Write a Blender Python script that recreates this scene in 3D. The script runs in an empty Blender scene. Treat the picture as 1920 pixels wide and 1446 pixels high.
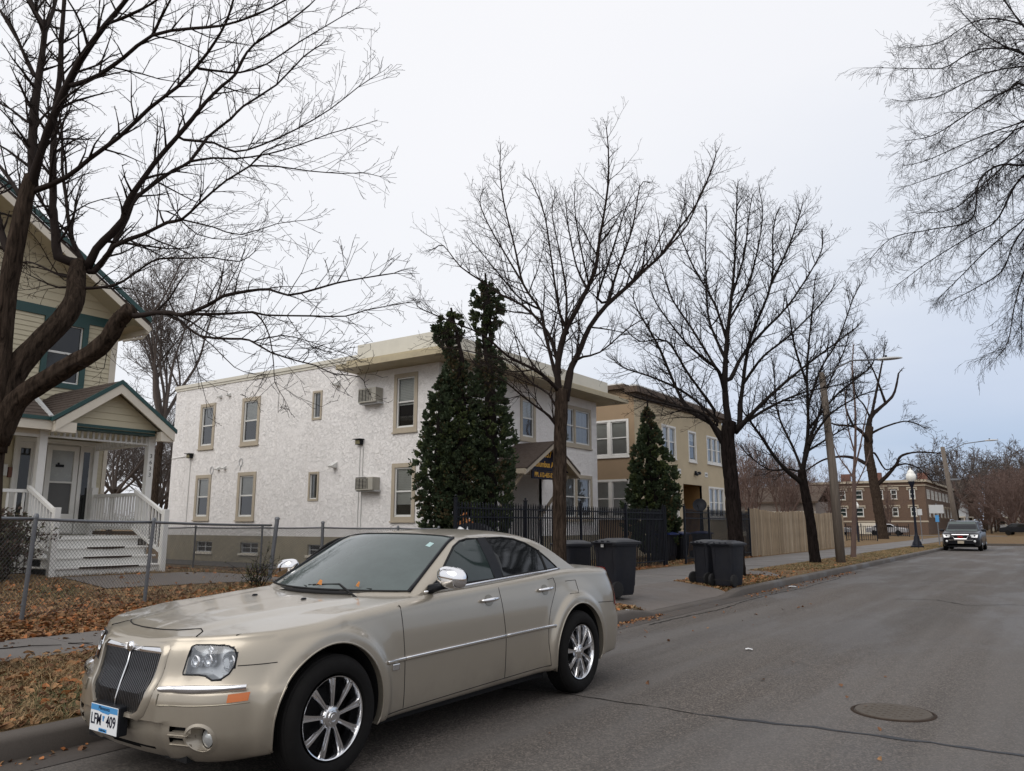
import bpy, bmesh, math, random
import numpy as np
from mathutils import Vector, Matrix
from mathutils.geometry import delaunay_2d_cdt
random.seed(7)
SC = bpy.context.scene
COL = SC.collection
R = math.radians
PI = math.pi

def tag(o, label=None, cat=None, group=None, kind=None):
    if label: o['label'] = label
    if cat: o['category'] = cat
    if group: o['group'] = group
    if kind: o['kind'] = kind
    return o

def empty(name, loc=(0, 0, 0), rz=0.0, label=None, cat=None, group=None):
    o = bpy.data.objects.new(name, None)
    COL.objects.link(o)
    o.location = loc
    o.rotation_euler = (0, 0, rz)
    o.empty_display_size = 0.2
    tag(o, label, cat, group)
    return o

def world_mat(o):
    m = Matrix.Translation(o.location) @ o.rotation_euler.to_matrix().to_4x4()
    if o.parent: m = world_mat(o.parent) @ o.matrix_parent_inverse @ m
    return m

def make_obj(name, me, parent=None, world=False):
    """world=True: mesh vertices are in world coordinates although parented"""
    o = bpy.data.objects.new(name, me)
    COL.objects.link(o)
    if parent:
        o.parent = parent
        if world: o.matrix_parent_inverse = world_mat(parent).inverted()
    return o

class MB:
    """mesh builder"""
    def __init__(s):
        s.v = []; s.f = []; s.m = []
        s.mi = 0
    def add(s, vs, fs):
        b = len(s.v)
        s.v.extend([tuple(p) for p in vs])
        for f in fs:
            s.f.append(tuple(i + b for i in f)); s.m.append(s.mi)
        return b
    def box(s, x0, x1, y0, y1, z0, z1):
        s.add([(x0,y0,z0),(x1,y0,z0),(x1,y1,z0),(x0,y1,z0),(x0,y0,z1),(x1,y0,z1),(x1,y1,z1),(x0,y1,z1)],
              [(0,3,2,1),(4,5,6,7),(0,1,5,4),(1,2,6,5),(2,3,7,6),(3,0,4,7)])
    def obox(s, c, ax, ay, az):
        """oriented box: centre c and three half vectors"""
        c = Vector(c); ax = Vector(ax); ay = Vector(ay); az = Vector(az)
        p = [c-ax-ay-az, c+ax-ay-az, c+ax+ay-az, c-ax+ay-az, c-ax-ay+az, c+ax-ay+az, c+ax+ay+az, c-ax+ay+az]
        s.add(p, [(0,3,2,1),(4,5,6,7),(0,1,5,4),(1,2,6,5),(2,3,7,6),(3,0,4,7)])
    def quad(s, a, b, c, d): s.add([a,b,c,d], [(0,1,2,3)])
    def poly(s, pts): s.add(pts, [tuple(range(len(pts)))])
    def prism(s, pts, d):
        """extrude planar polygon pts (3-D) by vector d, closed"""
        n = len(pts); d = Vector(d)
        a = [Vector(p) for p in pts]; b = [p + d for p in a]
        fs = [tuple(range(n-1, -1, -1)), tuple(range(n, 2*n))]
        for i in range(n):
            j = (i+1) % n; fs.append((i, j, n+j, n+i))
        s.add(a+b, fs)
    def tube(s, path, rad, n=6, cap=True, close=False):
        P = [Vector(p) for p in path]; k = len(P)
        if k < 2: return
        if not hasattr(rad, '__len__'): rad = [rad]*k
        b = len(s.v)
        t0 = (P[1]-P[0]).normalized()
        up = Vector((0,0,1)) if abs(t0.z) < .9 else Vector((1,0,0))
        u = t0.cross(up).normalized()
        for i in range(k):
            if close: t = (P[(i+1)%k]-P[i-1])
            else: t = P[min(i+1,k-1)] - P[max(i-1,0)]
            if t.length < 1e-9: t = t0
            t.normalize()
            u = (u - t*u.dot(t))
            if u.length < 1e-6: u = t.orthogonal()
            u.normalize()
            w = t.cross(u)
            for j in range(n):
                a = 2*PI*j/n
                s.v.append(tuple(P[i] + (u*math.cos(a) + w*math.sin(a))*rad[i]))
        m = k if close else k-1
        for i in range(m):
            i2 = (i+1) % k
            for j in range(n):
                j2 = (j+1) % n
                s.f.append((b+i*n+j, b+i*n+j2, b+i2*n+j2, b+i2*n+j)); s.m.append(s.mi)
        if cap and not close and n > 2:
            s.f.append(tuple(b+j for j in range(n-1,-1,-1))); s.m.append(s.mi)
            s.f.append(tuple(b+(k-1)*n+j for j in range(n))); s.m.append(s.mi)
    def lathe(s, prof, o=(0,0,0), axis='z', n=24, arc=2*PI, squash=(1,1)):
        """prof: list of (r, h)"""
        b = len(s.v); k = len(prof); full = abs(arc-2*PI) < 1e-6
        m = n if full else n+1
        for r, h in prof:
            for j in range(m):
                a = arc*j/n
                c = math.cos(a)*r*squash[0]; d = math.sin(a)*r*squash[1]
                p = (c,d,h) if axis=='z' else ((h,c,d) if axis=='x' else (d,h,c))
                s.v.append((o[0]+p[0], o[1]+p[1], o[2]+p[2]))
        for i in range(k-1):
            for j in range(n):
                j2 = (j+1) % m
                s.f.append((b+i*m+j, b+i*m+j2, b+(i+1)*m+j2, b+(i+1)*m+j)); s.m.append(s.mi)
    def grid(s, fn, nu, nv, closeu=False):
        b = len(s.v)
        for i in range(nu+(0 if closeu else 1)):
            for j in range(nv+1): s.v.append(tuple(fn(i/nu, j/nv)))
        mu = nu if closeu else nu+1
        for i in range(nu):
            i2 = (i+1) % mu
            for j in range(nv):
                s.f.append((b+i*(nv+1)+j, b+i2*(nv+1)+j, b+i2*(nv+1)+j+1, b+i*(nv+1)+j+1)); s.m.append(s.mi)
    def build(s, name, mat, parent=None, smooth=False, world=False, bevel=0, auto=None, solid=0, fixn=False):
        me = bpy.data.meshes.new(name)
        me.from_pydata(s.v, [], s.f)
        mats = mat if isinstance(mat, (list, tuple)) else [mat]
        for m in mats: me.materials.append(m)
        if len(mats) > 1: me.polygons.foreach_set('material_index', s.m)
        if fixn:
            bm = bmesh.new(); bm.from_mesh(me)
            bmesh.ops.recalc_face_normals(bm, faces=bm.faces); bm.to_mesh(me); bm.free()
        if smooth:
            me.polygons.foreach_set('use_smooth', [True]*len(me.polygons))
            if auto: me.set_sharp_from_angle(angle=R(auto))
        me.update()
        o = make_obj(name, me, parent, world)
        if solid:
            md = o.modifiers.new('Solidify', 'SOLIDIFY'); md.thickness = solid; md.offset = 0
        if bevel:
            md = o.modifiers.new('Bevel', 'BEVEL'); md.width = bevel; md.segments = 2; md.limit_method = 'ANGLE'
        return o

def np_mesh(name, verts, faces, mat, parent=None, world=False, smooth=False):
    """verts Nx3, faces MxK arrays"""
    me = bpy.data.meshes.new(name)
    n, k = faces.shape
    me.vertices.add(len(verts)); me.vertices.foreach_set('co', verts.astype(np.float32).ravel())
    me.loops.add(n*k); me.loops.foreach_set('vertex_index', faces.astype(np.int32).ravel())
    me.polygons.add(n); me.polygons.foreach_set('loop_start', np.arange(0, n*k, k, dtype=np.int32))
    if smooth: me.polygons.foreach_set('use_smooth', np.ones(n, dtype=bool))
    me.update(calc_edges=True)
    for m in (mat if isinstance(mat, (list, tuple)) else [mat]): me.materials.append(m)
    return make_obj(name, me, parent, world)

def dup(root, loc, rz=0.0, label=None, group=None, scale=None):
    def cp(o, par):
        c = o.copy(); COL.objects.link(c)
        if par is not None: c.parent = par
        for ch in o.children: cp(ch, c)
        return c
    c = cp(root, None)
    c.location = loc; c.rotation_euler = (0, 0, rz)
    if label: c['label'] = label
    if group: c['group'] = group
    if scale: c.scale = (scale,)*3
    return c

def text_mesh(name, txt, size, mat, parent, M, depth=0.002, world=False, bold=0.0, sx=1.0):
    """flat lettering: M maps text plane (x right, y up) into place"""
    cu = bpy.data.curves.new(name, 'FONT')
    cu.body = txt; cu.size = size; cu.align_x = 'CENTER'; cu.align_y = 'CENTER'; cu.extrude = depth; cu.offset = bold
    cu.resolution_u = 3
    ob = bpy.data.objects.new(name+'_tmp', cu); COL.objects.link(ob)
    dg = bpy.context.evaluated_depsgraph_get(); dg.update()
    me = bpy.data.meshes.new_from_object(ob.evaluated_get(dg))
    bpy.data.objects.remove(ob); bpy.data.curves.remove(cu)
    me.transform(M @ Matrix.Diagonal((sx, 1, 1, 1)))
    me.materials.clear(); me.materials.append(mat)
    me.name = name
    return make_obj(name, me, parent, world)

def frame_matrix(o, right, up):
    r = Vector(right).normalized(); u = Vector(up).normalized(); n = r.cross(u)
    m = Matrix((r, u, n)).transposed().to_4x4(); m.translation = Vector(o)
    return m

def patch(mb, poly, fn, step=0.04, holes=(), depth=None, dvec=None):
    """fill a 2-D polygon (with holes) with a fine triangulation mapped by fn(a,b)->3-D; optional skirt by dvec"""
    def dens(pl):
        out = []
        for i in range(len(pl)):
            a = Vector(pl[i]); b = Vector(pl[(i+1) % len(pl)])
            k = max(1, int((b-a).length/step))
            for j in range(k): out.append(a + (b-a)*j/k)
        return out
    loops = [dens(poly)] + [dens(h) for h in holes]
    vs = []; edges = []; faces = []
    for lp in loops:
        b = len(vs); vs += lp; n = len(lp)
        edges += [(b+i, b+(i+1) % n) for i in range(n)]
    def inside(p, pl):
        c = False; j = len(pl)-1
        for i in range(len(pl)):
            if (pl[i][1] > p[1]) != (pl[j][1] > p[1]) and p[0] < (pl[j][0]-pl[i][0])*(p[1]-pl[i][1])/(pl[j][1]-pl[i][1])+pl[i][0]: c = not c
            j = i
        return c
    xs = [p[0] for p in poly]; ys = [p[1] for p in poly]
    nb = len(vs)
    a = min(xs)+step*.5
    while a < max(xs):
        b = min(ys)+step*.5
        while b < max(ys):
            p = Vector((a, b))
            if inside(p, loops[0]) and not any(inside(p, h) for h in loops[1:]):
                if min((p-q).length for q in vs[:nb]) > step*.45: vs.append(p)
            b += step
        a += step
    r = delaunay_2d_cdt(vs, edges, [], 0, 1e-6)
    V = r[0]; keep = []
    for f in r[2]:
        c = sum((V[i] for i in f), Vector((0, 0)))/len(f)
        if inside(c, loops[0]) and not any(inside(c, h) for h in loops[1:]): keep.append(tuple(f))
    b0 = mb.add([fn(v[0], v[1]) for v in V], keep)
    if dvec is not None:
        for lp in loops:
            n = len(lp); dv = Vector(dvec)
            top = [Vector(fn(p[0], p[1])) for p in lp]
            mb.add(top + [p+dv for p in top], [(i, (i+1) % n, n+(i+1) % n, n+i) for i in range(n)])

def interp(tab, x):
    if x <= tab[0][0]: return tab[0][1]
    for i in range(len(tab)-1):
        a, b = tab[i], tab[i+1]
        if x <= b[0]:
            t = (x-a[0])/(b[0]-a[0])
            return a[1]+(b[1]-a[1])*t
    return tab[-1][1]
def spl(tab, x):
    """monotone-ish Catmull-Rom through (x,y) table"""
    n = len(tab)
    if x <= tab[0][0]: return tab[0][1]
    if x >= tab[-1][0]: return tab[-1][1]
    for i in range(n-1):
        if x <= tab[i+1][0]: break
    x0, y0 = tab[i]; x1, y1 = tab[i+1]; h = x1-x0; t = (x-x0)/h
    def sl(k):
        if k <= 0: return (tab[1][1]-tab[0][1])/(tab[1][0]-tab[0][0])
        if k >= n-1: return (tab[-1][1]-tab[-2][1])/(tab[-1][0]-tab[-2][0])
        a = (tab[k][1]-tab[k-1][1])/(tab[k][0]-tab[k-1][0]); b = (tab[k+1][1]-tab[k][1])/(tab[k+1][0]-tab[k][0])
        return 0 if a*b <= 0 else 2*a*b/(a+b)
    m0 = sl(i)*h; m1 = sl(i+1)*h
    return (2*t**3-3*t*t+1)*y0+(t**3-2*t*t+t)*m0+(-2*t**3+3*t*t)*y1+(t**3-t*t)*m1
def sstep(a, b, x):
    t = max(0.0, min(1.0, (x-a)/(b-a))); return t*t*(3-2*t)

# ---------------------------------------------------------------- materials
class NT:
    def __init__(s, name):
        s.m = bpy.data.materials.new(name); s.m.use_nodes = True
        s.t = s.m.node_tree; s.n = s.t.nodes; s.l = s.t.links
        s.b = s.n['Principled BSDF']; s.out = s.n['Material Output']
        s.tc = s.n.new('ShaderNodeTexCoord')
    def node(s, t, **kw):
        n = s.n.new(t)
        for k, v in kw.items(): setattr(n, k, v)
        return n
    def link(s, a, b): s.l.new(a, b)
    def mapping(s, scale=(1, 1, 1), rot=(0, 0, 0), coord='Object'):
        m = s.node('ShaderNodeMapping'); m.inputs['Scale'].default_value = scale; m.inputs['Rotation'].default_value = rot
        s.link(s.tc.outputs[coord], m.inputs['Vector']); return m.outputs[0]
    def noise(s, scale, detail=4, rough=.55, vec=None, dist=0):
        n = s.node('ShaderNodeTexNoise'); n.inputs['Scale'].default_value = scale; n.inputs['Detail'].default_value = detail
        n.inputs['Roughness'].default_value = rough; n.inputs['Distortion'].default_value = dist
        s.link(vec if vec is not None else s.tc.outputs['Object'], n.inputs['Vector']); return n.outputs['Fac']
    def voro(s, scale, feature='F1', vec=None, out='Distance', rnd=1):
        n = s.node('ShaderNodeTexVoronoi', feature=feature); n.inputs['Scale'].default_value = scale; n.inputs['Randomness'].default_value = rnd
        s.link(vec if vec is not None else s.tc.outputs['Object'], n.inputs['Vector']); return n.outputs[out]
    def ramp(s, fac, stops, interp='LINEAR'):
        n = s.node('ShaderNodeValToRGB'); n.color_ramp.interpolation = interp
        e = n.color_ramp.elements
        while len(e) < len(stops): e.new(.5)
        for i, (p, c) in enumerate(stops):
            e[i].position = p; e[i].color = (c, c, c, 1) if not hasattr(c, '__len__') else (*c, 1)
        s.link(fac, n.inputs[0]); return n.outputs[0]
    def mix(s, fac, a, b, mode='MIX'):
        n = s.node('ShaderNodeMix', data_type='RGBA', blend_type=mode)
        for sock, v in ((n.inputs[0], fac), (n.inputs[6], a), (n.inputs[7], b)):
            if hasattr(v, 'is_output'): s.link(v, sock)
            elif hasattr(v, '__len__'): sock.default_value = (*v, 1)
            else: sock.default_value = v if sock == n.inputs[0] else (v, v, v, 1)
        return n.outputs[2]
    def math(s, op, a, b=0, c=None):
        n = s.node('ShaderNodeMath', operation=op)
        for i, v in enumerate((a, b) if c is None else (a, b, c)):
            if hasattr(v, 'is_output'): s.link(v, n.inputs[i])
            else: n.inputs[i].default_value = v
        return n.outputs[0]
    def bump(s, h, strength=.5, dist=.01, prev=None):
        n = s.node('ShaderNodeBump'); n.inputs['Strength'].default_value = strength; n.inputs['Distance'].default_value = dist
        s.link(h, n.inputs['Height'])
        if prev is not None: s.link(prev, n.inputs['Normal'])
        return n.outputs[0]
    def set(s, **kw):
        names = dict(col='Base Color', rough='Roughness', metal='Metallic', spec='Specular IOR Level', coat='Coat Weight',
                     coatr='Coat Roughness', ior='IOR', normal='Normal', alpha='Alpha', sheen='Sheen Weight', trans='Transmission Weight',
                     em='Emission Color', emS='Emission Strength', sss='Subsurface Weight')
        for k, v in kw.items():
            i = s.b.inputs[names[k]]
            if hasattr(v, 'is_output'): s.link(v, i)
            elif hasattr(v, '__len__'): i.default_value = (*v, 1) if len(v) == 3 else v
            else: i.default_value = v
        return s

def simple(name, col, rough=.6, metal=0.0, var=.12, vs=4, bump=0, bs=60, bd=.003, spec=.5, coat=0, dirt=0):
    t = NT(name)
    if metal == 0 and max(col) < .05 and spec == .5 and coat == 0: spec = .16
    n = t.noise(vs, 5, .6)
    c = t.mix(n, tuple(max(0, x*(1-var)) for x in col), tuple(min(1, x*(1+var)) for x in col))
    if dirt:
        d = t.ramp(t.noise(1.3, 8, .7), [(.42, 0.0), (.72, 1.0)])
        c = t.mix(t.math('MULTIPLY', d, dirt), c, (.08, .07, .055))
    r = t.math('ADD', t.math('MULTIPLY', t.noise(vs*3, 3), .16), rough-.08)
    t.set(col=c, rough=r, metal=metal, spec=spec, coat=coat)
    if bump: t.set(normal=t.bump(t.noise(bs, 5, .6), bump, bd))
    return t.m
M = {}
M['white'] = simple('white_paint', (.68,.67,.64), .5, var=.06, dirt=.15, bump=.15, bs=40)
M['cream_trim'] = simple('cream_trim_paint', (.62,.57,.48), .55, var=.06, dirt=.12)
M['teal'] = simple('teal_paint', (.014,.056,.054), .5, var=.15)
M['beige_trim'] = simple('beige_trim_paint', (.40,.345,.265), .6, var=.08, dirt=.15)
M['khaki'] = simple('khaki_stucco', (.27,.225,.155), .85, var=.14, vs=1.2, bump=.35, bs=30, bd=.01, dirt=.1)
M['basement'] = simple('painted_block', (.27,.235,.165), .85, var=.12, vs=1.5, bump=.4, bs=18, bd=.01, dirt=.3)
M['parapet'] = simple('parapet_metal', (.60,.575,.50), .55, var=.05, dirt=.12)
M['fascia'] = simple('eave_fascia', (.42,.36,.24), .6, var=.1, dirt=.3)
M['dark'] = simple('dark_void', (.012,.012,.013), .8)
M['rubber'] = simple('black_rubber', (.018,.018,.019), .75, var=.2, vs=12, bump=.2, bs=90)
M['tyre'] = simple('tyre_rubber', (.008,.0075,.0075), .85, var=.35, vs=9, bump=.4, bs=60, bd=.002)
M['chrome'] = simple('chrome', (.82,.82,.84), .09, 1.0, var=.03)
M['chrome_dull'] = simple('rim_chrome', (.72,.72,.73), .13, 1.0, var=.12)
M['slat'] = simple('grille_chrome', (.24,.24,.25), .3, 1.0, var=.1)
M['galv'] = simple('galvanised_steel', (.15,.157,.17), .5, .5, var=.2, vs=25)
M['wire'] = simple('galvanised_wire', (.085,.088,.092), .6, .3, var=.2, vs=25)
M['iron'] = simple('black_iron', (.007,.008,.012), .5, .0, var=.3)
M['bin'] = simple('charcoal_bin_plastic', (.013,.014,.019), .5, var=.25, vs=6, bump=.15, bs=120, dirt=.12)
M['bin_lid'] = simple('bin_lid_plastic', (.022,.023,.028), .42, var=.25, vs=6, bump=.15, bs=120, dirt=.25)
M['blackpaint'] = simple('black_paint', (.012,.013,.016), .4, var=.2)
M['ac'] = simple('air_conditioner_metal', (.36,.345,.30), .55, var=.12, dirt=.2)
M['vent'] = simple('white_vent_plastic', (.62,.62,.60), .5)
M['blind'] = simple('window_blind', (.66,.66,.63), .8, var=.06)
M['curtain'] = simple('grey_curtain', (.36,.36,.37), .9, var=.2, vs=8)
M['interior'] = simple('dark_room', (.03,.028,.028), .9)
M['plastic_white'] = simple('white_bag_plastic', (.72,.72,.74), .35, var=.05)
M['paper'] = simple('brown_paper_leaf_bag', (.10,.055,.035), .9, var=.35, vs=30, bump=.6, bs=30, bd=.02)
M['leafA'] = simple('dry_leaf_tan', (.27,.145,.062), .75, var=.45, vs=9)
M['leafB'] = simple('dry_leaf_brown', (.140,.062,.026), .75, var=.45, vs=9)
M['leafC'] = simple('dry_leaf_orange', (.34,.125,.036), .7, var=.4, vs=9)
M['straw'] = simple('dry_grass_blade', (.30,.205,.10), .85, var=.4, vs=7)
M['straw_dark'] = simple('dry_grass_brown', (.18,.11,.05), .85, var=.4, vs=7)
M['green_blade'] = simple('green_grass_blade', (.080,.088,.030), .8, var=.4, vs=7)
M['orange'] = simple('amber_lens', (.50,.12,.008), .2, var=.1, spec=.6, coat=.5)
M['red'] = simple('red_lens', (.32,.008,.008), .15, var=.1, coat=.6)
M['bluebin'] = simple('blue_plastic', (.012,.025,.11), .5)
M['tan_door'] = simple('tan_recess', (.22,.125,.045), .8, var=.12)
M['number'] = simple('black_number', (.02,.02,.02), .5)
M['gold'] = simple('gold_letter', (.62,.33,.02), .5)
M['navy'] = simple('navy_sign', (.008,.008,.022), .5)
M['sign_back'] = simple('sign_back_aluminium', (.48,.49,.50), .5, .3, var=.08)
M['globe'] = simple('white_lamp_globe', (.80,.80,.76), .35, var=.03)
M['lamp_iron'] = simple('dark_blue_cast_iron', (.009,.011,.019), .5, var=.2)
M['brickred'] = simple('chimney_brick', (.16,.075,.055), .85, var=.3, vs=14, bump=.4)
M['redwhite'] = simple('flag_red', (.35,.04,.03), .8)
M['tag'] = simple('plate_white', (.72,.74,.76), .35, var=.03)
M['plateblue'] = simple('plate_blue', (.07,.27,.55), .35, var=.05)
M['plateink'] = simple('plate_ink', (.012,.014,.03), .4)

def mat_paint(name, col, metal=.55, rough=.34, coat=.7):
    t = NT(name)
    n = t.noise(900, 2, .5)
    c = t.mix(n, tuple(x*.93 for x in col), tuple(min(1, x*1.07) for x in col))
    d = t.ramp(t.noise(2.4, 5, .6), [(.45, 0.0), (.8, 1.0)])
    sep = t.node('ShaderNodeSeparateXYZ'); t.link(t.tc.outputs['Object'], sep.inputs[0])
    low = t.ramp(sep.outputs[2], [(.18, .55), (.5, .03)])
    c = t.mix(t.math('MULTIPLY', d, low), c, (.07,.06,.05))
    t.set(col=c, metal=metal, rough=t.math('ADD', t.math('MULTIPLY', t.noise(2.5, 3), .06), rough-.03), coat=coat, coatr=.06, spec=.5 if coat > .5 else .2)
    return t.m
M['flood'] = simple('flood_lens', (.22,.20,.12), .3)
M['carpaint'] = mat_paint('champagne_metallic_paint', (.372,.332,.272), .6, .33)
M['suvpaint'] = mat_paint('dark_grey_metallic_paint', (.008,.009,.012), .2, .3, .25)
M['farpaint'] = mat_paint('silver_metallic_paint', (.38,.38,.40), .5, .35)

def mat_glass(name, tint=(.05,.06,.062), base=.55, rough=.03):
    """thin pane: see-through tinted layer plus mirror-like reflection"""
    t = NT(name)
    tr = t.node('ShaderNodeBsdfTransparent'); tr.inputs[0].default_value = (*tint, 1)
    gl = t.node('ShaderNodeBsdfGlossy'); gl.inputs['Roughness'].default_value = rough; gl.inputs[0].default_value = (.95,.97,1,1)
    fr = t.node('ShaderNodeFresnel'); fr.inputs[0].default_value = 1.52
    wav = t.bump(t.noise(1.3, 1), .06, .05); t.link(wav, gl.inputs['Normal'])
    f = t.math('MAXIMUM', t.math('MULTIPLY', fr.outputs[0], 1.6), base*.12)
    mx = t.node('ShaderNodeMixShader'); t.link(f, mx.inputs[0]); t.link(tr.outputs[0], mx.inputs[1]); t.link(gl.outputs[0], mx.inputs[2])
    t.link(mx.outputs[0], t.out.inputs[0]); return t.m
M['pane'] = mat_glass('window_glass', (.80,.82,.82), .6)
M['lens'] = mat_glass('headlamp_lens', (.86,.88,.9), .6, .06)
def mat_carglass(name, col, rough=.04):
    t = NT(name)
    d = t.mix(t.ramp(t.noise(3.0, 8, .7), [(.4, 0.0), (.8, 1.0)]), col, tuple(x*1.35+.004 for x in col))
    t.set(col=d, rough=rough, spec=.5, ior=1.5); return t.m
M['windshield'] = mat_carglass('windshield_glass', (.060,.078,.076))
M['sideglass'] = mat_carglass('side_window_glass', (.020,.030,.029))
M['darkglass'] = mat_carglass('tinted_window_glass', (.007,.008,.009))

def mat_stucco():
    t = NT('white_skip_trowel_stucco')
    v = t.mapping((1, 1, 1.25))
    a = t.noise(8.5, 4, .55, v, dist=1.2)
    ridge = t.math('ABSOLUTE', t.math('SUBTRACT', a, .5))
    r1 = t.ramp(ridge, [(0.0, 1.0), (.018, .8), (.045, .1), (.2, 0.0)])
    b = t.ramp(t.noise(2.6, 3, .5, v, dist=.6), [(.38, 0.0), (.6, 1.0)])
    h = t.math('MULTIPLY', r1, t.math('ADD', t.math('MULTIPLY', b, .35), .65))
    h = t.math('ADD', h, t.math('MULTIPLY', t.noise(40, 4), .10))
    stain = t.ramp(t.noise(.7, 7, .7, t.mapping((1, 1, .35))), [(.45, 0.0), (.75, 1.0)])
    c = t.mix(t.math('MULTIPLY', stain, .30), (.83,.81,.80), (.74,.71,.69))
    stk = t.ramp(t.noise(1.0, 6, .65, t.mapping((3.2, 3.2, .22))), [(.56, 0.0), (.74, 1.0)])
    c = t.mix(t.math('MULTIPLY', stk, .22), c, (.52,.47,.43))
    c = t.mix(t.math('MULTIPLY', h, .05), c, (.50,.48,.47))
    t.set(col=c, rough=.85, spec=.25, normal=t.bump(h, 1.0, .010)); return t.m
M['stucco'] = mat_stucco()

def mat_siding(name, col):
    t = NT(name)
    c = t.mix(t.noise(2.2, 6, .65, t.mapping((1, 1, 6))), tuple(x*.9 for x in col), tuple(x*1.08 for x in col))
    t.set(col=c, rough=.5, spec=.35, normal=t.bump(t.noise(9, 3, .5, t.mapping((1, 1, 14))), .15, .004)); return t.m
M['siding'] = mat_siding('cream_vinyl_siding', (.50,.45,.325))

def mat_asphalt():
    t = NT('worn_asphalt')
    fine = t.voro(85, 'F1', out='Color')
    bw = t.node('ShaderNodeRGBToBW'); t.link(fine, bw.inputs[0])
    sp = t.ramp(bw.outputs[0], [(.15, .0), (.55, .35), (.86, 1.0)])
    c = t.mix(sp, (.030,.0245,.0205), (.190,.160,.137))
    c = t.mix(t.math('MULTIPLY', t.ramp(t.noise(420, 2), [(.5, 0.0), (.8, 1.0)]), .5), c, (.30,.285,.27))
    big = t.noise(.35, 5, .6, t.mapping((1.6, .28, 1)))
    c = t.mix(t.ramp(big, [(.35, .55), (.7, 0.0)]), c, (.066,.062,.059))
    # pale wheel tracks that run along the street
    tr = t.noise(.9, 4, .55, t.mapping((1.5, .05, 1)))
    c = t.mix(t.ramp(tr, [(.46, 0.0), (.62, .45)]), c, (.142,.132,.125))
    sep = t.node('ShaderNodeSeparateXYZ'); t.link(t.tc.outputs['Object'], sep.inputs[0])
    gx = t.math('ADD', sep.outputs[0], t.math('MULTIPLY', t.noise(.8, 6, .65), 2.6))
    gut = t.ramp(t.math('MULTIPLY', t.math('ADD', gx, 6.0), .25), [(.22, 1.0), (.62, 0.0)])
    c = t.mix(t.math('MULTIPLY', gut, .45), c, (.060,.052,.046))
    wet = t.ramp(t.noise(.55, 6, .6, t.mapping((1.2, .35, 1), (0, 0, .3))), [(.46, 0.0), (.6, 1.0)])
    rough = t.math('SUBTRACT', .86, t.math('MULTIPLY', wet, .30))
    c = t.mix(t.math('MULTIPLY', wet, .25), c, (.062,.058,.056))
    t.set(col=c, rough=rough, spec=.28, normal=t.bump(bw.outputs[0], .6, .005)); return t.m
M['asphalt'] = mat_asphalt()

def mat_concrete(name, col, joint=None):
    t = NT(name)
    c = t.mix(t.noise(1.1, 8, .7), tuple(x*.72 for x in col), tuple(x*1.2 for x in col))
    c = t.mix(t.math('MULTIPLY', t.ramp(t.noise(95, 3), [(.45, 0.0), (.75, 1.0)]), .35), c, tuple(x*.5 for x in col))
    wet = t.ramp(t.noise(.8, 5, .6), [(.48, 0.0), (.62, 1.0)])
    c = t.mix(t.math('MULTIPLY', wet, .35), c, tuple(x*.55 for x in col))
    t.set(col=c, rough=t.math('SUBTRACT', .85, t.math('MULTIPLY', wet, .3)), spec=.4, normal=t.bump(t.noise(60, 5), .35, .004)); return t.m
M['concrete'] = mat_concrete('sidewalk_concrete', (.145,.133,.125))
M['curb'] = mat_concrete('curb_concrete', (.090,.077,.067))
M['gutter'] = mat_concrete('gutter_grime', (.070,.058,.050))
M['driveway'] = mat_concrete('driveway_concrete', (.130,.113,.102))

def mat_soil():
    t = NT('dormant_lawn')
    c = t.mix(t.ramp(t.noise(2.2, 8, .7), [(.35, 0.0), (.65, 1.0)]), (.135,.080,.040), (.200,.135,.065))
    c = t.mix(t.ramp(t.noise(38, 5, .7), [(.4, .0), (.7, .8)]), c, (.075,.043,.024))
    g = t.ramp(t.noise(.5, 5, .6), [(.5, 0.0), (.7, .5)])
    c = t.mix(g, c, (.095,.095,.035))
    t.set(col=c, rough=.95, spec=.2, normal=t.bump(t.noise(45, 6, .7), .9, .02)); return t.m
M['lawn'] = mat_soil()

def mat_bark(name, col, k=1.0):
    t = NT(name)
    v = t.mapping((22*k, 22*k, 3.6*k))
    rid = t.noise(1.0, 8, .72, v, dist=.9)
    c = t.mix(t.ramp(rid, [(.35, 0.0), (.65, 1.0)]), tuple(x*.22 for x in col), tuple(x*1.55 for x in col))
    c = t.mix(t.ramp(t.noise(2.5, 5, .7), [(.55, 0.0), (.75, .30)]), c, tuple(x*1.7 for x in col))
    t.set(col=c, rough=.97, spec=.04, normal=t.bump(rid, 1.0, .035)); return t.m
M['bark'] = mat_bark('maple_bark', (.048,.035,.027))
M['barkdark'] = mat_bark('wet_dark_bark', (.017,.013,.012))
M['twig'] = simple('bare_twig_bark', (.020,.014,.012), .9, var=.3, vs=3)
M['twigdark'] = simple('dark_twig_bark', (.014,.011,.010), .9, var=.3, vs=3)
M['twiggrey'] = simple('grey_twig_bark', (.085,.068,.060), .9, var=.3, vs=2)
M['twigred'] = simple('reddish_twig_bark', (.12,.078,.065), .9, var=.3, vs=2)
M['sucker'] = simple('tan_sucker_bark', (.26,.17,.09), .8, var=.2)

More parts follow.
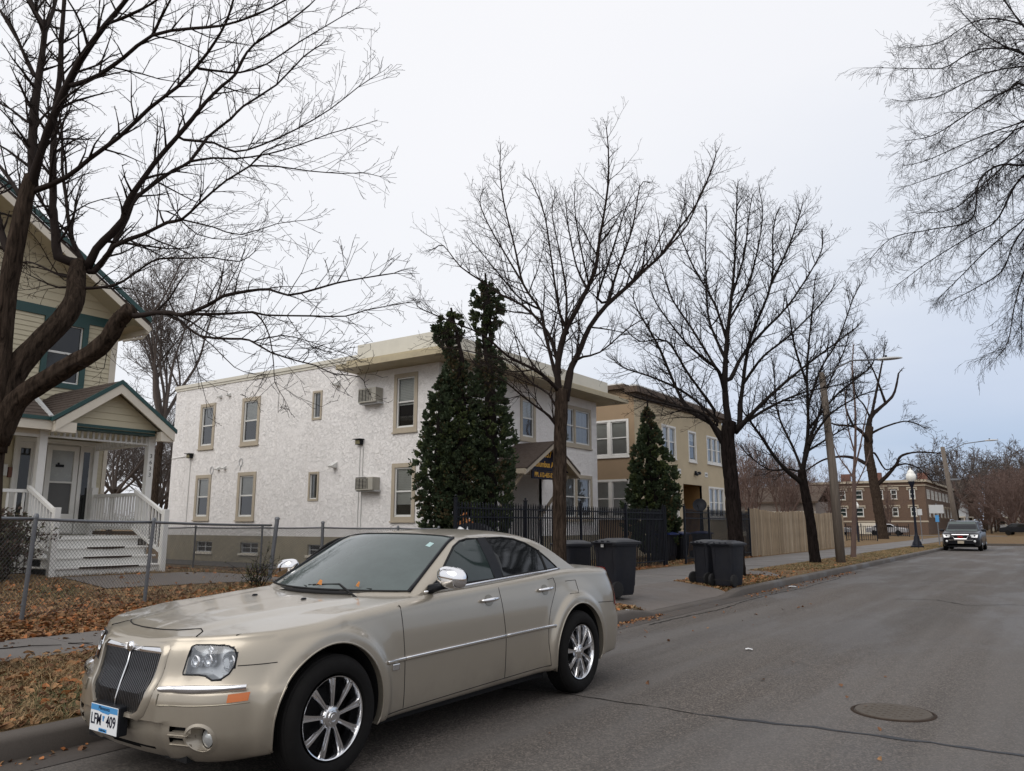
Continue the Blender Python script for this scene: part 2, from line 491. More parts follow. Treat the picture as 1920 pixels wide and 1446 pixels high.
def mat_shingle():
    t = NT('brown_asphalt_shingles')
    br = t.node('ShaderNodeTexBrick'); br.inputs['Scale'].default_value = 1.0
    br.inputs['Brick Width'].default_value = .22; br.inputs['Row Height'].default_value = .13; br.inputs['Mortar Size'].default_value = .006
    br.inputs['Color1'].default_value = (.075,.058,.048,1); br.inputs['Color2'].default_value = (.115,.092,.078,1); br.inputs['Mortar'].default_value = (.02,.017,.015,1)
    t.link(t.tc.outputs['UV'], br.inputs['Vector'])
    c = t.mix(t.noise(120, 4), br.outputs[0], (.10,.085,.075)); t.n[c.node.name].inputs[0].default_value = .4
    t.set(col=br.outputs[0], rough=.95, spec=.2, normal=t.bump(t.noise(150, 3), .5, .004)); return t.m
M['shingle'] = simple('brown_asphalt_shingles', (.075,.060,.052), .95, var=.45, vs=9, bump=.6, bs=120, bd=.004)

def mat_wood(name, col):
    t = NT(name)
    g = t.noise(1, 6, .6, t.mapping((30, 30, 1.2)), dist=.3)
    big = t.noise(1, 3, .6, t.mapping((7, 7, .5)))
    c = t.mix(t.ramp(g, [(.3, 0.0), (.7, 1.0)]), tuple(x*.62 for x in col), tuple(x*1.15 for x in col))
    c = t.mix(t.ramp(big, [(.4, 0.0), (.7, .45)]), c, tuple(x*.5 for x in col))
    t.set(col=c, rough=.85, spec=.25, normal=t.bump(g, .4, .005)); return t.m
M['fencewood'] = [mat_wood('cedar_fence_boards_%d' % i, c) for i, c in enumerate(((.36,.275,.185), (.30,.23,.155), (.42,.335,.24)))]
M['pole'] = mat_wood('weathered_pole_wood', (.185,.155,.13))

def mat_brick():
    t = NT('brown_brick')
    br = t.node('ShaderNodeTexBrick'); br.inputs['Scale'].default_value = 4.0
    br.inputs['Color1'].default_value = (.11,.07,.05,1); br.inputs['Color2'].default_value = (.16,.105,.075,1); br.inputs['Mortar'].default_value = (.12,.10,.085,1)
    rot = t.mapping((1, 1, 1), (R(90), 0, 0)); t.link(rot, br.inputs['Vector'])
    c = t.mix(.5, br.outputs[0], t.mix(t.noise(.8, 6, .7), (.10,.064,.048), (.15,.10,.072)))
    t.set(col=c, rough=.9, spec=.2); return t.m
M['brick'] = mat_brick()
M['foliage'] = [simple('thuja_foliage_%s' % n, c, .7, var=.4, vs=4) for n, c in (('deep', (.034,.053,.022)), ('mid', (.075,.098,.032)), ('rusty', (.085,.062,.025)))]
M['shrubleaf'] = [simple('shrub_leaf_%s' % n, c, .8, var=.35, vs=6) for n, c in (('purple', (.060,.036,.026)), ('olive', (.050,.052,.022)))]

# ---------------------------------------------------------------- camera, light, sky
cam = bpy.data.cameras.new('camera'); camo = bpy.data.objects.new('camera', cam); COL.objects.link(camo)
camo.location = (0, 0, 1.52); camo.rotation_euler = (R(90+10.235), 0, R(35.01))
cam.sensor_width = 36; cam.lens = 27.0; cam.clip_start = .1; cam.clip_end = 2500
SC.camera = camo
SUN_EL, SUN_AZ = 42, 188     # azimuth: degrees clockwise from +Y
sun = bpy.data.lights.new('sun', 'SUN'); sun.energy = 1.5; sun.angle = R(50); sun.color = (1, .96, .9)
suno = bpy.data.objects.new('sun', sun); COL.objects.link(suno)
sd = Vector((math.sin(R(SUN_AZ))*math.cos(R(SUN_EL)), math.cos(R(SUN_AZ))*math.cos(R(SUN_EL)), math.sin(R(SUN_EL))))
suno.rotation_euler = sd.to_track_quat('Z', 'Y').to_euler(); suno.location = (0, -20, 60)

W = bpy.data.worlds.new('World'); SC.world = W; W.use_nodes = True
wt = W.node_tree; wn = wt.nodes; wl = wt.links
bg = wn['Background']
sky = wn.new('ShaderNodeTexSky'); sky.sky_type = 'NISHITA'; sky.sun_disc = False
sky.sun_elevation = R(SUN_EL); sky.sun_rotation = R(SUN_AZ); sky.air_density = 1.2; sky.dust_density = 2.0
tc = wn.new('ShaderNodeTexCoord')
sep = wn.new('ShaderNodeSeparateXYZ'); wl.new(tc.outputs['Generated'], sep.inputs[0])
def wmath(op, a, b=0.0):
    n = wn.new('ShaderNodeMath'); n.operation = op
    for i, v in enumerate((a, b)):
        if hasattr(v, 'is_output'): wl.new(v, n.inputs[i])
        else: n.inputs[i].default_value = v
    return n.outputs[0]
def wramp(f, stops):
    n = wn.new('ShaderNodeValToRGB'); e = n.color_ramp.elements
    while len(e) < len(stops): e.new(.5)
    for i, (p, c) in enumerate(stops): e[i].position = p; e[i].color = (*c, 1)
    wl.new(f, n.inputs[0]); return n.outputs[0]
def wmix(f, a, b):
    n = wn.new('ShaderNodeMix'); n.data_type = 'RGBA'
    for s_, v in ((n.inputs[0], f), (n.inputs[6], a), (n.inputs[7], b)):
        if hasattr(v, 'is_output'): wl.new(v, s_)
        elif hasattr(v, '__len__'): s_.default_value = (*v, 1)
        else: s_.default_value = v
    return n.outputs[2]
mp = wn.new('ShaderNodeMapping'); mp.inputs['Scale'].default_value = (1.0, 1.0, 3.2); wl.new(tc.outputs['Generated'], mp.inputs[0])
nz = wn.new('ShaderNodeTexNoise'); nz.inputs['Scale'].default_value = 1.6; nz.inputs['Detail'].default_value = 5; nz.inputs['Roughness'].default_value = .5
wl.new(mp.outputs[0], nz.inputs[0])
# elevation of the cloud deck, thinner and bluer low down the street
el = wmath('ADD', sep.outputs[2], wmath('MULTIPLY', wmath('SUBTRACT', nz.outputs[0], .5), .26))
street = wmath('MULTIPLY', wmath('ADD', sep.outputs[1], wmath('MULTIPLY', sep.outputs[0], .35)), 1.0)
deck = wramp(el, [(0.0, (.52,.60,.74)), (.10, (.42,.52,.69)), (.20, (.53,.60,.74)), (.34, (.68,.72,.80)), (.50, (.82,.83,.87)), (1.0, (.88,.88,.90))])
bright = wramp(el, [(0.0, (.76,.78,.84)), (.25, (.84,.85,.885)), (.5, (.88,.88,.905)), (1.0, (.90,.895,.91))])
sf = wramp(street, [(.55, (0, 0, 0)), (.97, (1, 1, 1))])
cloud = wmix(sf, bright, deck)
skyd = wn.new('ShaderNodeVectorMath'); skyd.operation = 'SCALE'; skyd.inputs['Scale'].default_value = .10; wl.new(sky.outputs[0], skyd.inputs[0])
fin = wmix(.92, skyd.outputs[0], cloud)
wl.new(fin, bg.inputs[0]); bg.inputs[1].default_value = 1.14
SC.render.engine = 'CYCLES'
SC.view_settings.view_transform = 'Standard'; SC.view_settings.look = 'None'
SC.view_settings.exposure = 0; SC.view_settings.gamma = 1
SC.cycles.max_bounces = 8; SC.cycles.transparent_max_bounces = 24
# ---------------------------------------------------------------- ground, road, walks
CURB = -5.75
def G(x, y):
    """height of the ground on the house side of the street"""
    if x > CURB: return .15
    flat = .15 + .05*sstep(-9, -30, x)*0
    rise = interp([(-30, .62), (-15.3, .60), (-14.2, .54), (-12.5, .40), (-10.6, .34), (-9.5, .27), (-8.2, .25), (-5.9, .15)], x)
    k = 1 - sstep(9.0, 13.8, y)
    dip = (sstep(12.0, 12.7, y)-sstep(16.5, 17.3, y))*max(0.0, min(1.0, (x+7.9)/1.9))*.14 if x > -7.9 else 0
    return flat*(1-k) + rise*k - dip
def axis_pts(segs):
    out = [segs[0][0]]
    for a, b, n in segs:
        for i in range(1, n+1): out.append(a+(b-a)*i/n)
    return out
def sheet(mb, xs, ys, zf, dz=0.0, keep=None):
    b = len(mb.v); ny = len(ys)
    for x in xs:
        for y in ys: mb.v.append((x, y, zf(x, y)+dz))
    for i in range(len(xs)-1):
        for j in range(len(ys)-1):
            if keep and not keep(.5*(xs[i]+xs[i+1]), .5*(ys[j]+ys[j+1])): continue
            mb.f.append((b+i*ny+j, b+(i+1)*ny+j, b+(i+1)*ny+j+1, b+i*ny+j+1)); mb.m.append(mb.mi)
g = MB()
sheet(g, axis_pts([(-700, -60, 4), (-60, -20, 10), (-20, -5.92, 47)]), axis_pts([(-60, -6, 6), (-6, 16, 55), (16, 70, 10), (70, 900, 4)]), G)
sheet(g, [-5.92, 4.8, 60, 700], [65.8, 120, 900], lambda x, y: .15)
sheet(g, [4.8, 60, 700], [-60, 0, 56.8], lambda x, y: .15)
g.quad((-5.92,-60,-.02),(4.8,-60,-.02),(4.8,-30.1,-.02),(-5.92,-30.1,-.02))
tag(g.build('ground', M['lawn'], smooth=True), kind='structure')
r = MB()
sheet(r, [-5.75, -3, 0, 4.6], axis_pts([(-30, 65.65, 12)]), lambda x, y: 0)
sheet(r, [4.6, 80], [57, 65.65], lambda x, y: 0)
road = tag(r.build('road', M['asphalt']), kind='structure')
# curb: real step with rounded nose, lowered along the driveway
def curb_h(y):
    return .15 - .105*(sstep(11.6, 12.6, y) - sstep(15.9, 16.8, y))
c = MB()
ys = axis_pts([(-30, 0, 10), (0, 24, 60), (24, 65.65, 20)])
prof = lambda h: [(-5.735, -.01), (-5.745, h-.03), (-5.765, h-.006), (-5.80, h+.006), (-5.93, h+.004), (-5.945, h-.05)]
b = 0
for y in ys:
    w = .006*math.sin(y*3.1)+.004*math.sin(y*7.7)
    for (x, z) in prof(curb_h(y)): c.v.append((x+w, y, z))
for i in range(len(ys)-1):
    for j in range(5): c.f.append((i*6+j, (i+1)*6+j, (i+1)*6+j+1, i*6+j+1)); c.m.append(0)
c.box(-5.93, 4.6, 65.65, 65.85, -.01, .155); c.box(4.6, 80, 65.65, 65.85, -.01, .155)
c.box(4.6, 4.78, -30, 56.8, -.01, .155); c.box(4.6, 80, 56.8, 57.0, -.01, .155)
tag(c.build('curb', M['curb'], smooth=True, auto=50), kind='structure')
gu = MB()
sheet(gu, [-5.735, -5.42], ys, lambda x, y: .004 if x > -5.5 else .008)
tag(gu.build('gutter', M['gutter']), kind='structure')
# sidewalk slabs with joints between them
s = MB()
def slab(x0, x1, y0, y1, th=.014, g_=.010, skew=0, mbx=None):
    mbx = mbx or s
    n = max(1, int((x1-x0)/.4)); m = max(1, int((y1-y0)/.5))
    xs = [x0+g_+(x1-x0-2*g_)*i/n for i in range(n+1)]; yy = [y0+g_+(y1-y0-2*g_)*i/m for i in range(m+1)]
    b0 = len(mbx.v)
    sheet(mbx, xs, yy, G, th)
    for (a0, a1, b0_, b1_) in ((xs[0], xs[-1], yy[0], yy[0]), (xs[-1], xs[-1], yy[0], yy[-1])):
        mbx.quad((a0, b0_, G(a0, b0_)-.02), (a1, b1_, G(a1, b1_)-.02), (a1, b1_, G(a1, b1_)+th), (a0, b0_, G(a0, b0_)+th))
y = -10.0; rnd = random.Random(3)
while y < 64:
    k = sstep(9, 12, y)
    x0, x1 = -9.42-.98*k, -8.15+.35*k
    step = 1.3 if y < 11 else 1.55
    slab(x0, x1, y, min(y+step, 64), .014+rnd.random()*.006)
    if y > 11: pass
    y += step
tag(s.build('sidewalk', M['concrete']), kind='structure')
d = MB()
def flatpoly(mbx, pts, z): mbx.poly([(x, y, z) for x, y in pts])
# driveway apron between the two planting strips, dropping to the lowered curb
def apron(u, v):
    y0 = 13.25-(v)*1.0; y1 = 17.95-v*1.6
    x = -7.79+v*1.87
    yy = y0+(y1-y0)*u
    z = .172 - .11*v*v*(1 if True else 0)
    if v > 0: z = .172 - (.172-curb_h(yy)-.008)*v
    return (x, yy, z)
d.grid(apron, 16, 8)
d.poly([(-7.79, 21.6, .168), (-6.95, 21.6, .168), (-5.94, 20.2, .164), (-5.94, 20.95, .164), (-7.1, 23.1, .168), (-7.79, 23.3, .168)])
d.poly([(-7.79, 37.3, .168), (-5.94, 33.4, .164), (-5.94, 34.4, .164), (-7.79, 39.0, .168)])
tag(d.build('driveway', M['driveway']), kind='structure')
p = MB()
# walk from the porch steps to the gate, and the paved strip along the white building
for i in range(10):
    y0 = 7.0+i*.42
def walk(u, v):
    x = -14.75 + u*1.6 + v*0; y = 6.95+v*5.2
    return (x+v*.55, y, G(x+v*.55, y)+.014)
p.grid(walk, 6, 22)
tag(p.build('path', M['driveway']), kind='structure')
p = MB()
p.box(-34, -12.5, 15.6, 17.55, .0, .17)
tag(p.build('side_path', M['asphalt']), kind='structure')
p = MB(); p.quad((-60,104,.17),(-5,104,.17),(-5,108,.17),(-60,108,.17)); p.quad((-10.4,64.0,.165),(-7.8,64.0,.165),(-7.8,104,.165),(-10.4,104,.165))
tag(p.build('far_road', M['concrete']), kind='structure')
# tar seams and cracks on the road (thin sheets)
rs = random.Random(11)
def seam(pts, w, z=.004, name='tar_seam', mat='blackpaint'):
    mb = MB(); P = []
    for i in range(len(pts)-1):
        a, b_ = Vector(pts[i]), Vector(pts[i+1]); n = max(2, int((b_-a).length/.12))
        for k in range(n): P.append(a+(b_-a)*k/n)
    P.append(Vector(pts[-1]))
    L = []
    for i, q in enumerate(P):
        t = (P[min(i+1, len(P)-1)]-P[max(i-1, 0)]).normalized(); nrm = Vector((-t.y, t.x))
        q = q+nrm*(rs.gauss(0, .010)+.03*math.sin(i*.21)*math.sin(i*.053)); ww = w*(.25+rs.random()*.9+.5*math.sin(i*.4)**2)*.5
        L.append((q+nrm*ww, q-nrm*ww))
    for i in range(len(L)-1):
        a, b_ = L[i]; c_, d_ = L[i+1]
        mb.quad((a.x, a.y, z), (b_.x, b_.y, z), (d_.x, d_.y, z), (c_.x, c_.y, z))
    mb.build(name, M[mat], road)
M['tar'] = simple('road_tar', (.030,.030,.034), .5, var=.3, vs=5)
M['crackm'] = simple('road_crack', (.022,.019,.017), .9)
seam([(-3.9, 6.33), (-3.34, 6.31), (-2.6, 6.27)], .018, mat='crackm')
seam([(-2.6, 6.27), (-2.1, 6.33), (-1.4, 6.39), (-.9, 6.42), (-.41, 6.44), (.6, 6.5)], .05, mat='tar')
seam([(-3.9, 6.33), (-4.4, 6.2), (-5.4, 6.25)], .015, mat='crackm')
seam([(-2.9, 17.9), (-2.2, 18.2), (-1.6, 17.3), (-.9, 18.0), (.4, 17.6)], .03, mat='crackm')
seam([(-5.3, 11.2), (-5.2, 14.0), (-5.35, 17.3), (-5.2, 19.7), (-5.3, 24.0)], .03, mat='crackm')
seam([(-3.4, 24.0), (-1.9, 24.2), (-1.6, 24.1)], .03, mat='crackm')
# manhole
mh = MB(); cx, cy = -1.27, 7.26
mh.lathe([(.0, .010), (.29, .010), (.295, .004)], (cx, cy, 0), n=48)
mo = empty('manhole_cover', (cx, cy, 0), label='round iron manhole cover set flush in the grey asphalt in the foreground', cat='manhole cover')
M['manhole'] = simple('worn_manhole_iron', (.078,.064,.051), .9, var=.3, vs=20, bump=.7, bs=90, bd=.006)
mh2 = MB()
mh2.lathe([(.0, .012), (.285, .012), (.29, .002)], (0, 0, 0), n=48)
for k in range(-6, 7):
    for q in range(-6, 7):
        if k*k+q*q < 34 and (k+q) % 2 == 0: mh2.box(k*.042-.012, k*.042+.012, q*.042-.012, q*.042+.012, .012, .015)
mh2.build('cover_plate', M['manhole'], mo)
mh3 = MB(); mh3.lathe([(.294, .003), (.297, .008), (.308, .008), (.322, .002)], (0, 0, 0), n=48)
M['rust'] = simple('rusty_ring', (.034,.023,.017), .9, var=.4, vs=20, bump=.5)
mh3.build('rim_ring', M['rust'], mo)
# ---------------------------------------------------------------- building helpers
class Face:
    """a vertical wall plane: o origin, u direction along the wall (seen from outside, left to right), n outward"""
    def __init__(s, o, u, n):
        s.o = Vector(o); s.u = Vector(u); s.n = Vector(n)
    def p(s, a, z, d=0.0): return s.o + s.u*a + s.n*d + Vector((0, 0, z))
    def box(s, mb, a0, a1, z0, z1, d0, d1):
        c = s.p((a0+a1)/2, (z0+z1)/2, (d0+d1)/2)
        mb.obox(c, s.u*abs(a1-a0)/2, s.n*abs(d1-d0)/2, Vector((0, 0, abs(z1-z0)/2)))
def wall(mb, F, a0, a1, z0, z1, holes, reveal=.12, sub=None):
    """wall face with rectangular openings and their reveals"""
    A = sorted({a0, a1, *[h[0] for h in holes], *[h[1] for h in holes]}); Z = sorted({z0, z1, *[h[2] for h in holes], *[h[3] for h in holes]})
    for i in range(len(A)-1):
        for j in range(len(Z)-1):
            ca, cz = (A[i]+A[i+1])/2, (Z[j]+Z[j+1])/2
            if any(h[0] < ca < h[1] and h[2] < cz < h[3] for h in holes): continue
            mb.quad(F.p(A[i], Z[j]), F.p(A[i+1], Z[j]), F.p(A[i+1], Z[j+1]), F.p(A[i], Z[j+1]))
    for h in holes:
        for (p, q) in (((h[0], h[2]), (h[1], h[2])), ((h[1], h[2]), (h[1], h[3])), ((h[1], h[3]), (h[0], h[3])), ((h[0], h[3]), (h[0], h[2]))):
            mb.quad(F.p(*p), F.p(*p, -reveal), F.p(*q, -reveal), F.p(*q))
def ring(mb, F, a0, a1, z0, z1, w, d0, d1, wb=None, wt=None):
    wb = w if wb is None else wb; wt = w if wt is None else wt
    F.box(mb, a0, a0+w, z0+wb, z1-wt, d0, d1); F.box(mb, a1-w, a1, z0+wb, z1-wt, d0, d1)
    F.box(mb, a0, a1, z0, z0+wb, d0, d1-.001); F.box(mb, a0, a1, z1-wt, z1, d0, d1+.001)
rw = random.Random(5)
def window(root, F, a0, a1, z0, z1, trim=.13, trimmat='beige_trim', sash=.045, double=True, n=1, mull=.09, blind=(.5, 'blind'), depth=.10, name='window', sill=True, curtain=None, proud=.03, pane='pane', sashmat=None):
    """outer rectangle a0..a1,z0..z1 is the casing; opening inside"""
    t = MB(); ring(t, F, a0, a1, z0, z1, trim, .0+.001, proud)
    if sill: F.box(t, a0-.03, a1+.03, z0-.045, z0, .001, proud+.03)
    ia0, ia1, iz0, iz1 = a0+trim, a1-trim, z0+trim, z1-trim
    w = (ia1-ia0-(n-1)*mull)/n
    for k in range(1, n):
        x = ia0+k*w+(k-1)*mull; F.box(t, x, x+mull, iz0, iz1, -.05, proud-.004)
    wo = t.build(name, M[trimmat], root, world=True)
    s_ = MB(); g_ = MB(); bl = MB(); dk = MB()
    for k in range(n):
        b0 = ia0+k*(w+mull); b1 = b0+w; zm = (iz0+iz1)/2+.02
        ring(s_, F, b0+.002, b1-.002, iz0+.002, iz1-.002, sash, -.06, -.012)
        if double:
            F.box(s_, b0+sash, b1-sash, zm-.025, zm+.025, -.055, -.016)
            F.box(s_, b0+sash, b1-sash, iz0+sash, iz0+sash+.02, -.058, -.030)
        g_.quad(F.p(b0+sash, iz0+sash, -.045), F.p(b1-sash, iz0+sash, -.045), F.p(b1-sash, iz1-sash, -.045), F.p(b0+sash, iz1-sash, -.045))
        fr, bm_ = blind
        if fr > 0:
            zb = iz1-(iz1-iz0)*fr
            m_ = max(2, int((iz1-zb)/.05)) if bm_ == 'blind' else 1
            if bm_ == 'blind':
                for q in range(m_):
                    za = zb+(iz1-zb)*q/m_; zc = zb+(iz1-zb)*(q+1)/m_
                    bl.quad(F.p(b0, za, -.075), F.p(b1, za, -.075), F.p(b1, zc, -.095), F.p(b0, zc, -.095))
            else:
                pass
        if curtain or (fr > 0 and bm_ != 'blind'):
            z0c = iz0 if curtain else zb
            m_ = 14
            for q in range(m_):
                xa = b0+(b1-b0)*q/m_; xb = b0+(b1-b0)*(q+1)/m_
                da = -.09-.015*math.sin(q*1.9); db = -.09-.015*math.sin((q+1)*1.9)
                if curtain and .42 < (q+.5)/m_ < .58 and curtain == 'gap': continue
                bl.quad(F.p(xa, z0c, da), F.p(xb, z0c, db), F.p(xb, iz1, db), F.p(xa, iz1, da))
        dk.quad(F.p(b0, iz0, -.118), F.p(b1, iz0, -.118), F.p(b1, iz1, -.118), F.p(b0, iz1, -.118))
    s_.build('sash', M[sashmat or 'vent'], wo, world=True)
    g_.build('pane', M[pane], wo, world=True)
    if bl.v: bl.build('blind' if blind[1] == 'blind' and not curtain else 'curtain', M[blind[1] if not curtain else 'curtain'], wo, world=True)
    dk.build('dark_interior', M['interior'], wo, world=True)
    return wo
def hole(a0, a1, z0, z1, trim=.13): return (a0+trim, a1-trim, z0+trim, z1-trim)

# ---------------------------------------------------------------- white stucco apartment building
X0, X1, Y0, Y1 = -29.15, -15.05, 17.6, 27.5
wb = empty('white_apartment_building', (-22, 22, .14), label='two storey white stucco apartment building with beige window trim and a flat roof', cat='building')
FS = Face((0, Y0, 0), (1, 0, 0), (0, -1, 0)); FF = Face((X1, 0, 0), (0, 1, 0), (1, 0, 0))
side = [(-27.36,-26.38,4.40,6.18), (-24.70,-23.64,4.40,6.18), (-27.35,-26.36,1.68,3.39), (-24.70,-23.64,1.66,3.40), (-16.90,-15.90,4.36,6.22), (-16.90,-15.92,1.61,3.38)]
slim = [(-20.76,-20.28,5.05,6.06), (-20.78,-20.27,2.29,3.27)]
front = [(21.98,22.95,4.42,5.98), (24.45,27.02,4.47,6.06), (24.55,27.02,1.66,3.40)]
mb = MB()
wall(mb, FS, X0, X1, 1.11, 6.95, [hole(*h) for h in side]+[hole(*h, .07) for h in slim])
entry = (21.05, 23.35, .45, 3.25)
wall(mb, FF, Y0, Y1, 1.11, 6.6, [hole(*h) for h in front]+[(entry[0], entry[1], 1.11, entry[3])], )
mb.quad((X0,Y0,1.11),(X0,Y1,1.11),(X0,Y1,6.95),(X0,Y0,6.95)); mb.quad((X0,Y1,1.11),(X1,Y1,1.11),(X1,Y1,6.95),(X0,Y1,6.95))
# entry recess
mb.quad((X1,21.05,.5),(X1-1.3,21.05,.5),(X1-1.3,21.05,3.25),(X1,21.05,3.25)); mb.quad((X1-1.3,23.35,.5),(X1,23.35,.5),(X1,23.35,3.25),(X1-1.3,23.35,3.25))
mb.quad((X1-1.3,21.05,.5),(X1-1.3,23.35,.5),(X1-1.3,23.35,3.25),(X1-1.3,21.05,3.25)); mb.quad((X1,21.05,3.25),(X1-1.3,21.05,3.25),(X1-1.3,23.35,3.25),(X1,23.35,3.25))
mb.build('wall', M['stucco'], wb, world=True)
mb = MB()
basew = [(-27.06,-26.03,.50,.88), (-24.32,-23.30,.50,.87), (-20.68,-19.6,.50,.85)]
FB = Face((0, Y0-.015, 0), (1, 0, 0), (0, -1, 0))
wall(mb, FB, X0-.015, X1+.015, .0, 1.11, basew, .15)
FFb = Face((X1+.015, 0, 0), (0, 1, 0), (1, 0, 0))
wall(mb, FFb, Y0-.015, Y1, 0, 1.11, [(entry[0], entry[1], .5, 1.11)], .1)
mb.quad((X0-.015,Y0-.015,1.11),(X1+.015,Y0-.015,1.11),(X1+.015,Y0+.02,1.112),(X0-.015,Y0+.02,1.112))
mb.quad((X1-1.3,21.05,.5),(X1,21.05,.5),(X1,23.35,.5),(X1-1.3,23.35,.5))
mb.build('basement_wall', M['basement'], wb, world=True)
for a0, a1, z0, z1 in basew:
    t = MB(); ring(t, FB, a0, a1, z0, z1, .03, -.12, -.06); FB.box(t, (a0+a1)/2-.012, (a0+a1)/2+.012, z0, z1, -.11, -.07); FB.box(t, a0, a1, (z0+z1)/2-.01, (z0+z1)/2+.01, -.11, -.07)
    w_ = t.build('basement_window', M['sign_back'], wb, world=True)
    t = MB(); t.quad(FB.p(a0,z0,-.14),FB.p(a1,z0,-.14),FB.p(a1,z1,-.14),FB.p(a0,z1,-.14)); t.build('pane', M['darkglass'], w_, world=True)
    t = MB(); FB.box(t, a0-.06, a1+.06, z0-.08, z0, .0, .05); t.build('sill', M['cream_trim'], w_, world=True)
window(wb, FS, *side[0], blind=(.52, 'curtain')); window(wb, FS, *side[1], blind=(.5, 'blind')); window(wb, FS, *side[2], blind=(.48, 'blind'), curtain=None)
window(wb, FS, *side[3], blind=(.5, 'blind')); window(wb, FS, *side[4], blind=(.55, 'blind')); window(wb, FS, *side[5], blind=(.75, 'blind'))
for h in slim: window(wb, FS, *h, trim=.07, trimmat='beige_trim', sash=.03, double=False, blind=(.0, 'blind'), sill=False, curtain='gap')
window(wb, FF, *front[0], blind=(.45, 'blind')); window(wb, FF, *front[1], n=2, mull=.13, blind=(.5, 'curtain'), curtain='full'); window(wb, FF, *front[2], n=2, mull=.13, blind=(.5, 'curtain'), curtain='full')
# roof: parapets, projecting eave round the street front, coping along the side
mb = MB()
mb.box(-18.2, -14.72, Y0-.42, Y1+.42, 6.72, 7.28); mb.build('parapet', M['parapet'], wb, world=True)
mb = MB()
mb.box(-18.62, -14.05, Y0-.95, Y1+.95, 6.42, 6.58); mb.box(-18.4, -14.35, Y0-.70, Y1+.70, 6.58, 6.72)
mb.build('eave', M['fascia'], wb, world=True)
mb = MB(); mb.box(X0-.06, -18.2, Y0-.06, Y0+.25, 6.95, 7.08); mb.box(X0-.06, X0+.25, Y0+.25, Y1+.05, 6.95, 7.08); mb.box(X0-.03, -18.2, Y0-.03, Y0+.22, 6.86, 6.949)
mb.build('coping', M['parapet'], wb, world=True)
mb = MB(); mb.box(X0+.1, X1-.1, Y0+.15, Y1-.1, 6.80, 6.86); mb.build('roof', M['rubber'], wb, world=True)
mb = MB(); mb.box(-19.9, -19.2, 19.5, 20.2, 6.8, 7.55); ch = mb.build('chimney', M['brickred'], wb, world=True)
mb = MB(); mb.box(-19.98, -19.12, 19.42, 20.28, 7.55, 7.65); mb.lathe([(.16, 7.65), (.16, 7.85), (.2, 7.87), (.2, 7.9), (.0, 7.9)], (-19.5, 19.8, 0), n=12); mb.build('chimney_cap', M['brickred'], ch, world=True)
# window air conditioners
for (a0, a1, z0, z1) in ((-18.19, -17.40, 5.37, 5.84), (-18.19, -17.42, 2.57, 2.98)):
    mb = MB(); FS.box(mb, a0, a1, z0, z1, 0, .33)
    ac = mb.build('air_conditioner', M['ac'], wb, world=True, bevel=.012)
    mb = MB()
    for k in range(9): FS.box(mb, a0+.03, a0+.50, z0+.06+k*.042, z0+.075+k*.042, .3305, .337)
    for k in range(4): FS.box(mb, a0+.03+k*.155, a0+.045+k*.155, z0+.05, z1-.05, .3305, .340)
    FS.box(mb, a1-.22, a1-.21, z0+.04, z1-.04, .3305, .340)
    mb.build('grille', M['dark'], ac, world=True)
    mb = MB(); FS.box(mb, a0-.04, a1+.04, z0-.04, z0-.001, .0, .25); mb.build('bracket', M['sign_back'], ac, world=True)
# dryer and bath vents
for (a, z) in ((-26.10, 6.40), (-25.54, 6.42), (-25.93, 3.61), (-25.54, 3.62), (-19.50, 6.22), (-19.50, 3.46)):
    sc_ = 1.0 if a < -20 else 1.5
    mb = MB()
    w_ = .065*sc_
    p = [FS.p(a-w_, z+w_, 0), FS.p(a+w_, z+w_, 0), FS.p(a+w_, z-w_*.4, .16*sc_), FS.p(a-w_, z-w_*.4, .16*sc_), FS.p(a-w_, z-w_, 0), FS.p(a+w_, z-w_, 0), FS.p(a+w_, z-w_, .14*sc_), FS.p(a-w_, z-w_, .14*sc_)]
    mb.add(p, [(0,1,2,3),(3,2,6,7),(0,3,7,4),(1,5,6,2),(4,7,6,5)])
    mb.build('wall_vent', M['vent'], wb, world=True)
# flood lights with their conduit
for (a, z, zb) in ((-18.34, 4.16, 1.3), (-27.80, 4.18, 1.4)):
    mb = MB(); FS.box(mb, a-.12, a+.12, z-.10, z+.06, .0, .14); FS.box(mb, a-.17, a+.17, z+.06, z+.085, .0, .22)
    fl = mb.build('flood_light', M['blackpaint'], wb, world=True, bevel=.01)
    mb = MB(); mb.quad(FS.p(a-.10, z-.08, .142), FS.p(a+.10, z-.08, .142), FS.p(a+.10, z+.04, .16), FS.p(a-.10, z+.04, .16)); mb.build('lens', M['flood'], fl, world=True)
    mb = MB(); mb.tube([FS.p(a, z-.1, .02), FS.p(a-.02, zb, .02)], .014, 6)
    if a > -20: mb.tube([FS.p(a+.14, z-.1, .02), FS.p(a+.12, zb, .02)], .014, 6)
    else: mb.tube([FS.p(a-.1, z, .03), FS.p(a-.8, z-.03, .02), FS.p(-29.15, z-.06, .02)], .012, 6)
    mb.build('conduit', M['vent'], fl, world=True)
for (a, z) in ((-26.36, 3.55), (-24.58, 3.78)):
    mb = MB(); mb.tube([FS.p(a+.10*math.cos(q*PI/8), z+.14*math.sin(q*PI/8), .02) for q in range(16)], .012, 5, close=True)
    mb.tube([FS.p(a, z-.14, .02), FS.p(a-.03, z-.3, .02)], .012, 5); mb.build('cable_loop', M['sign_back'], wb, world=True)
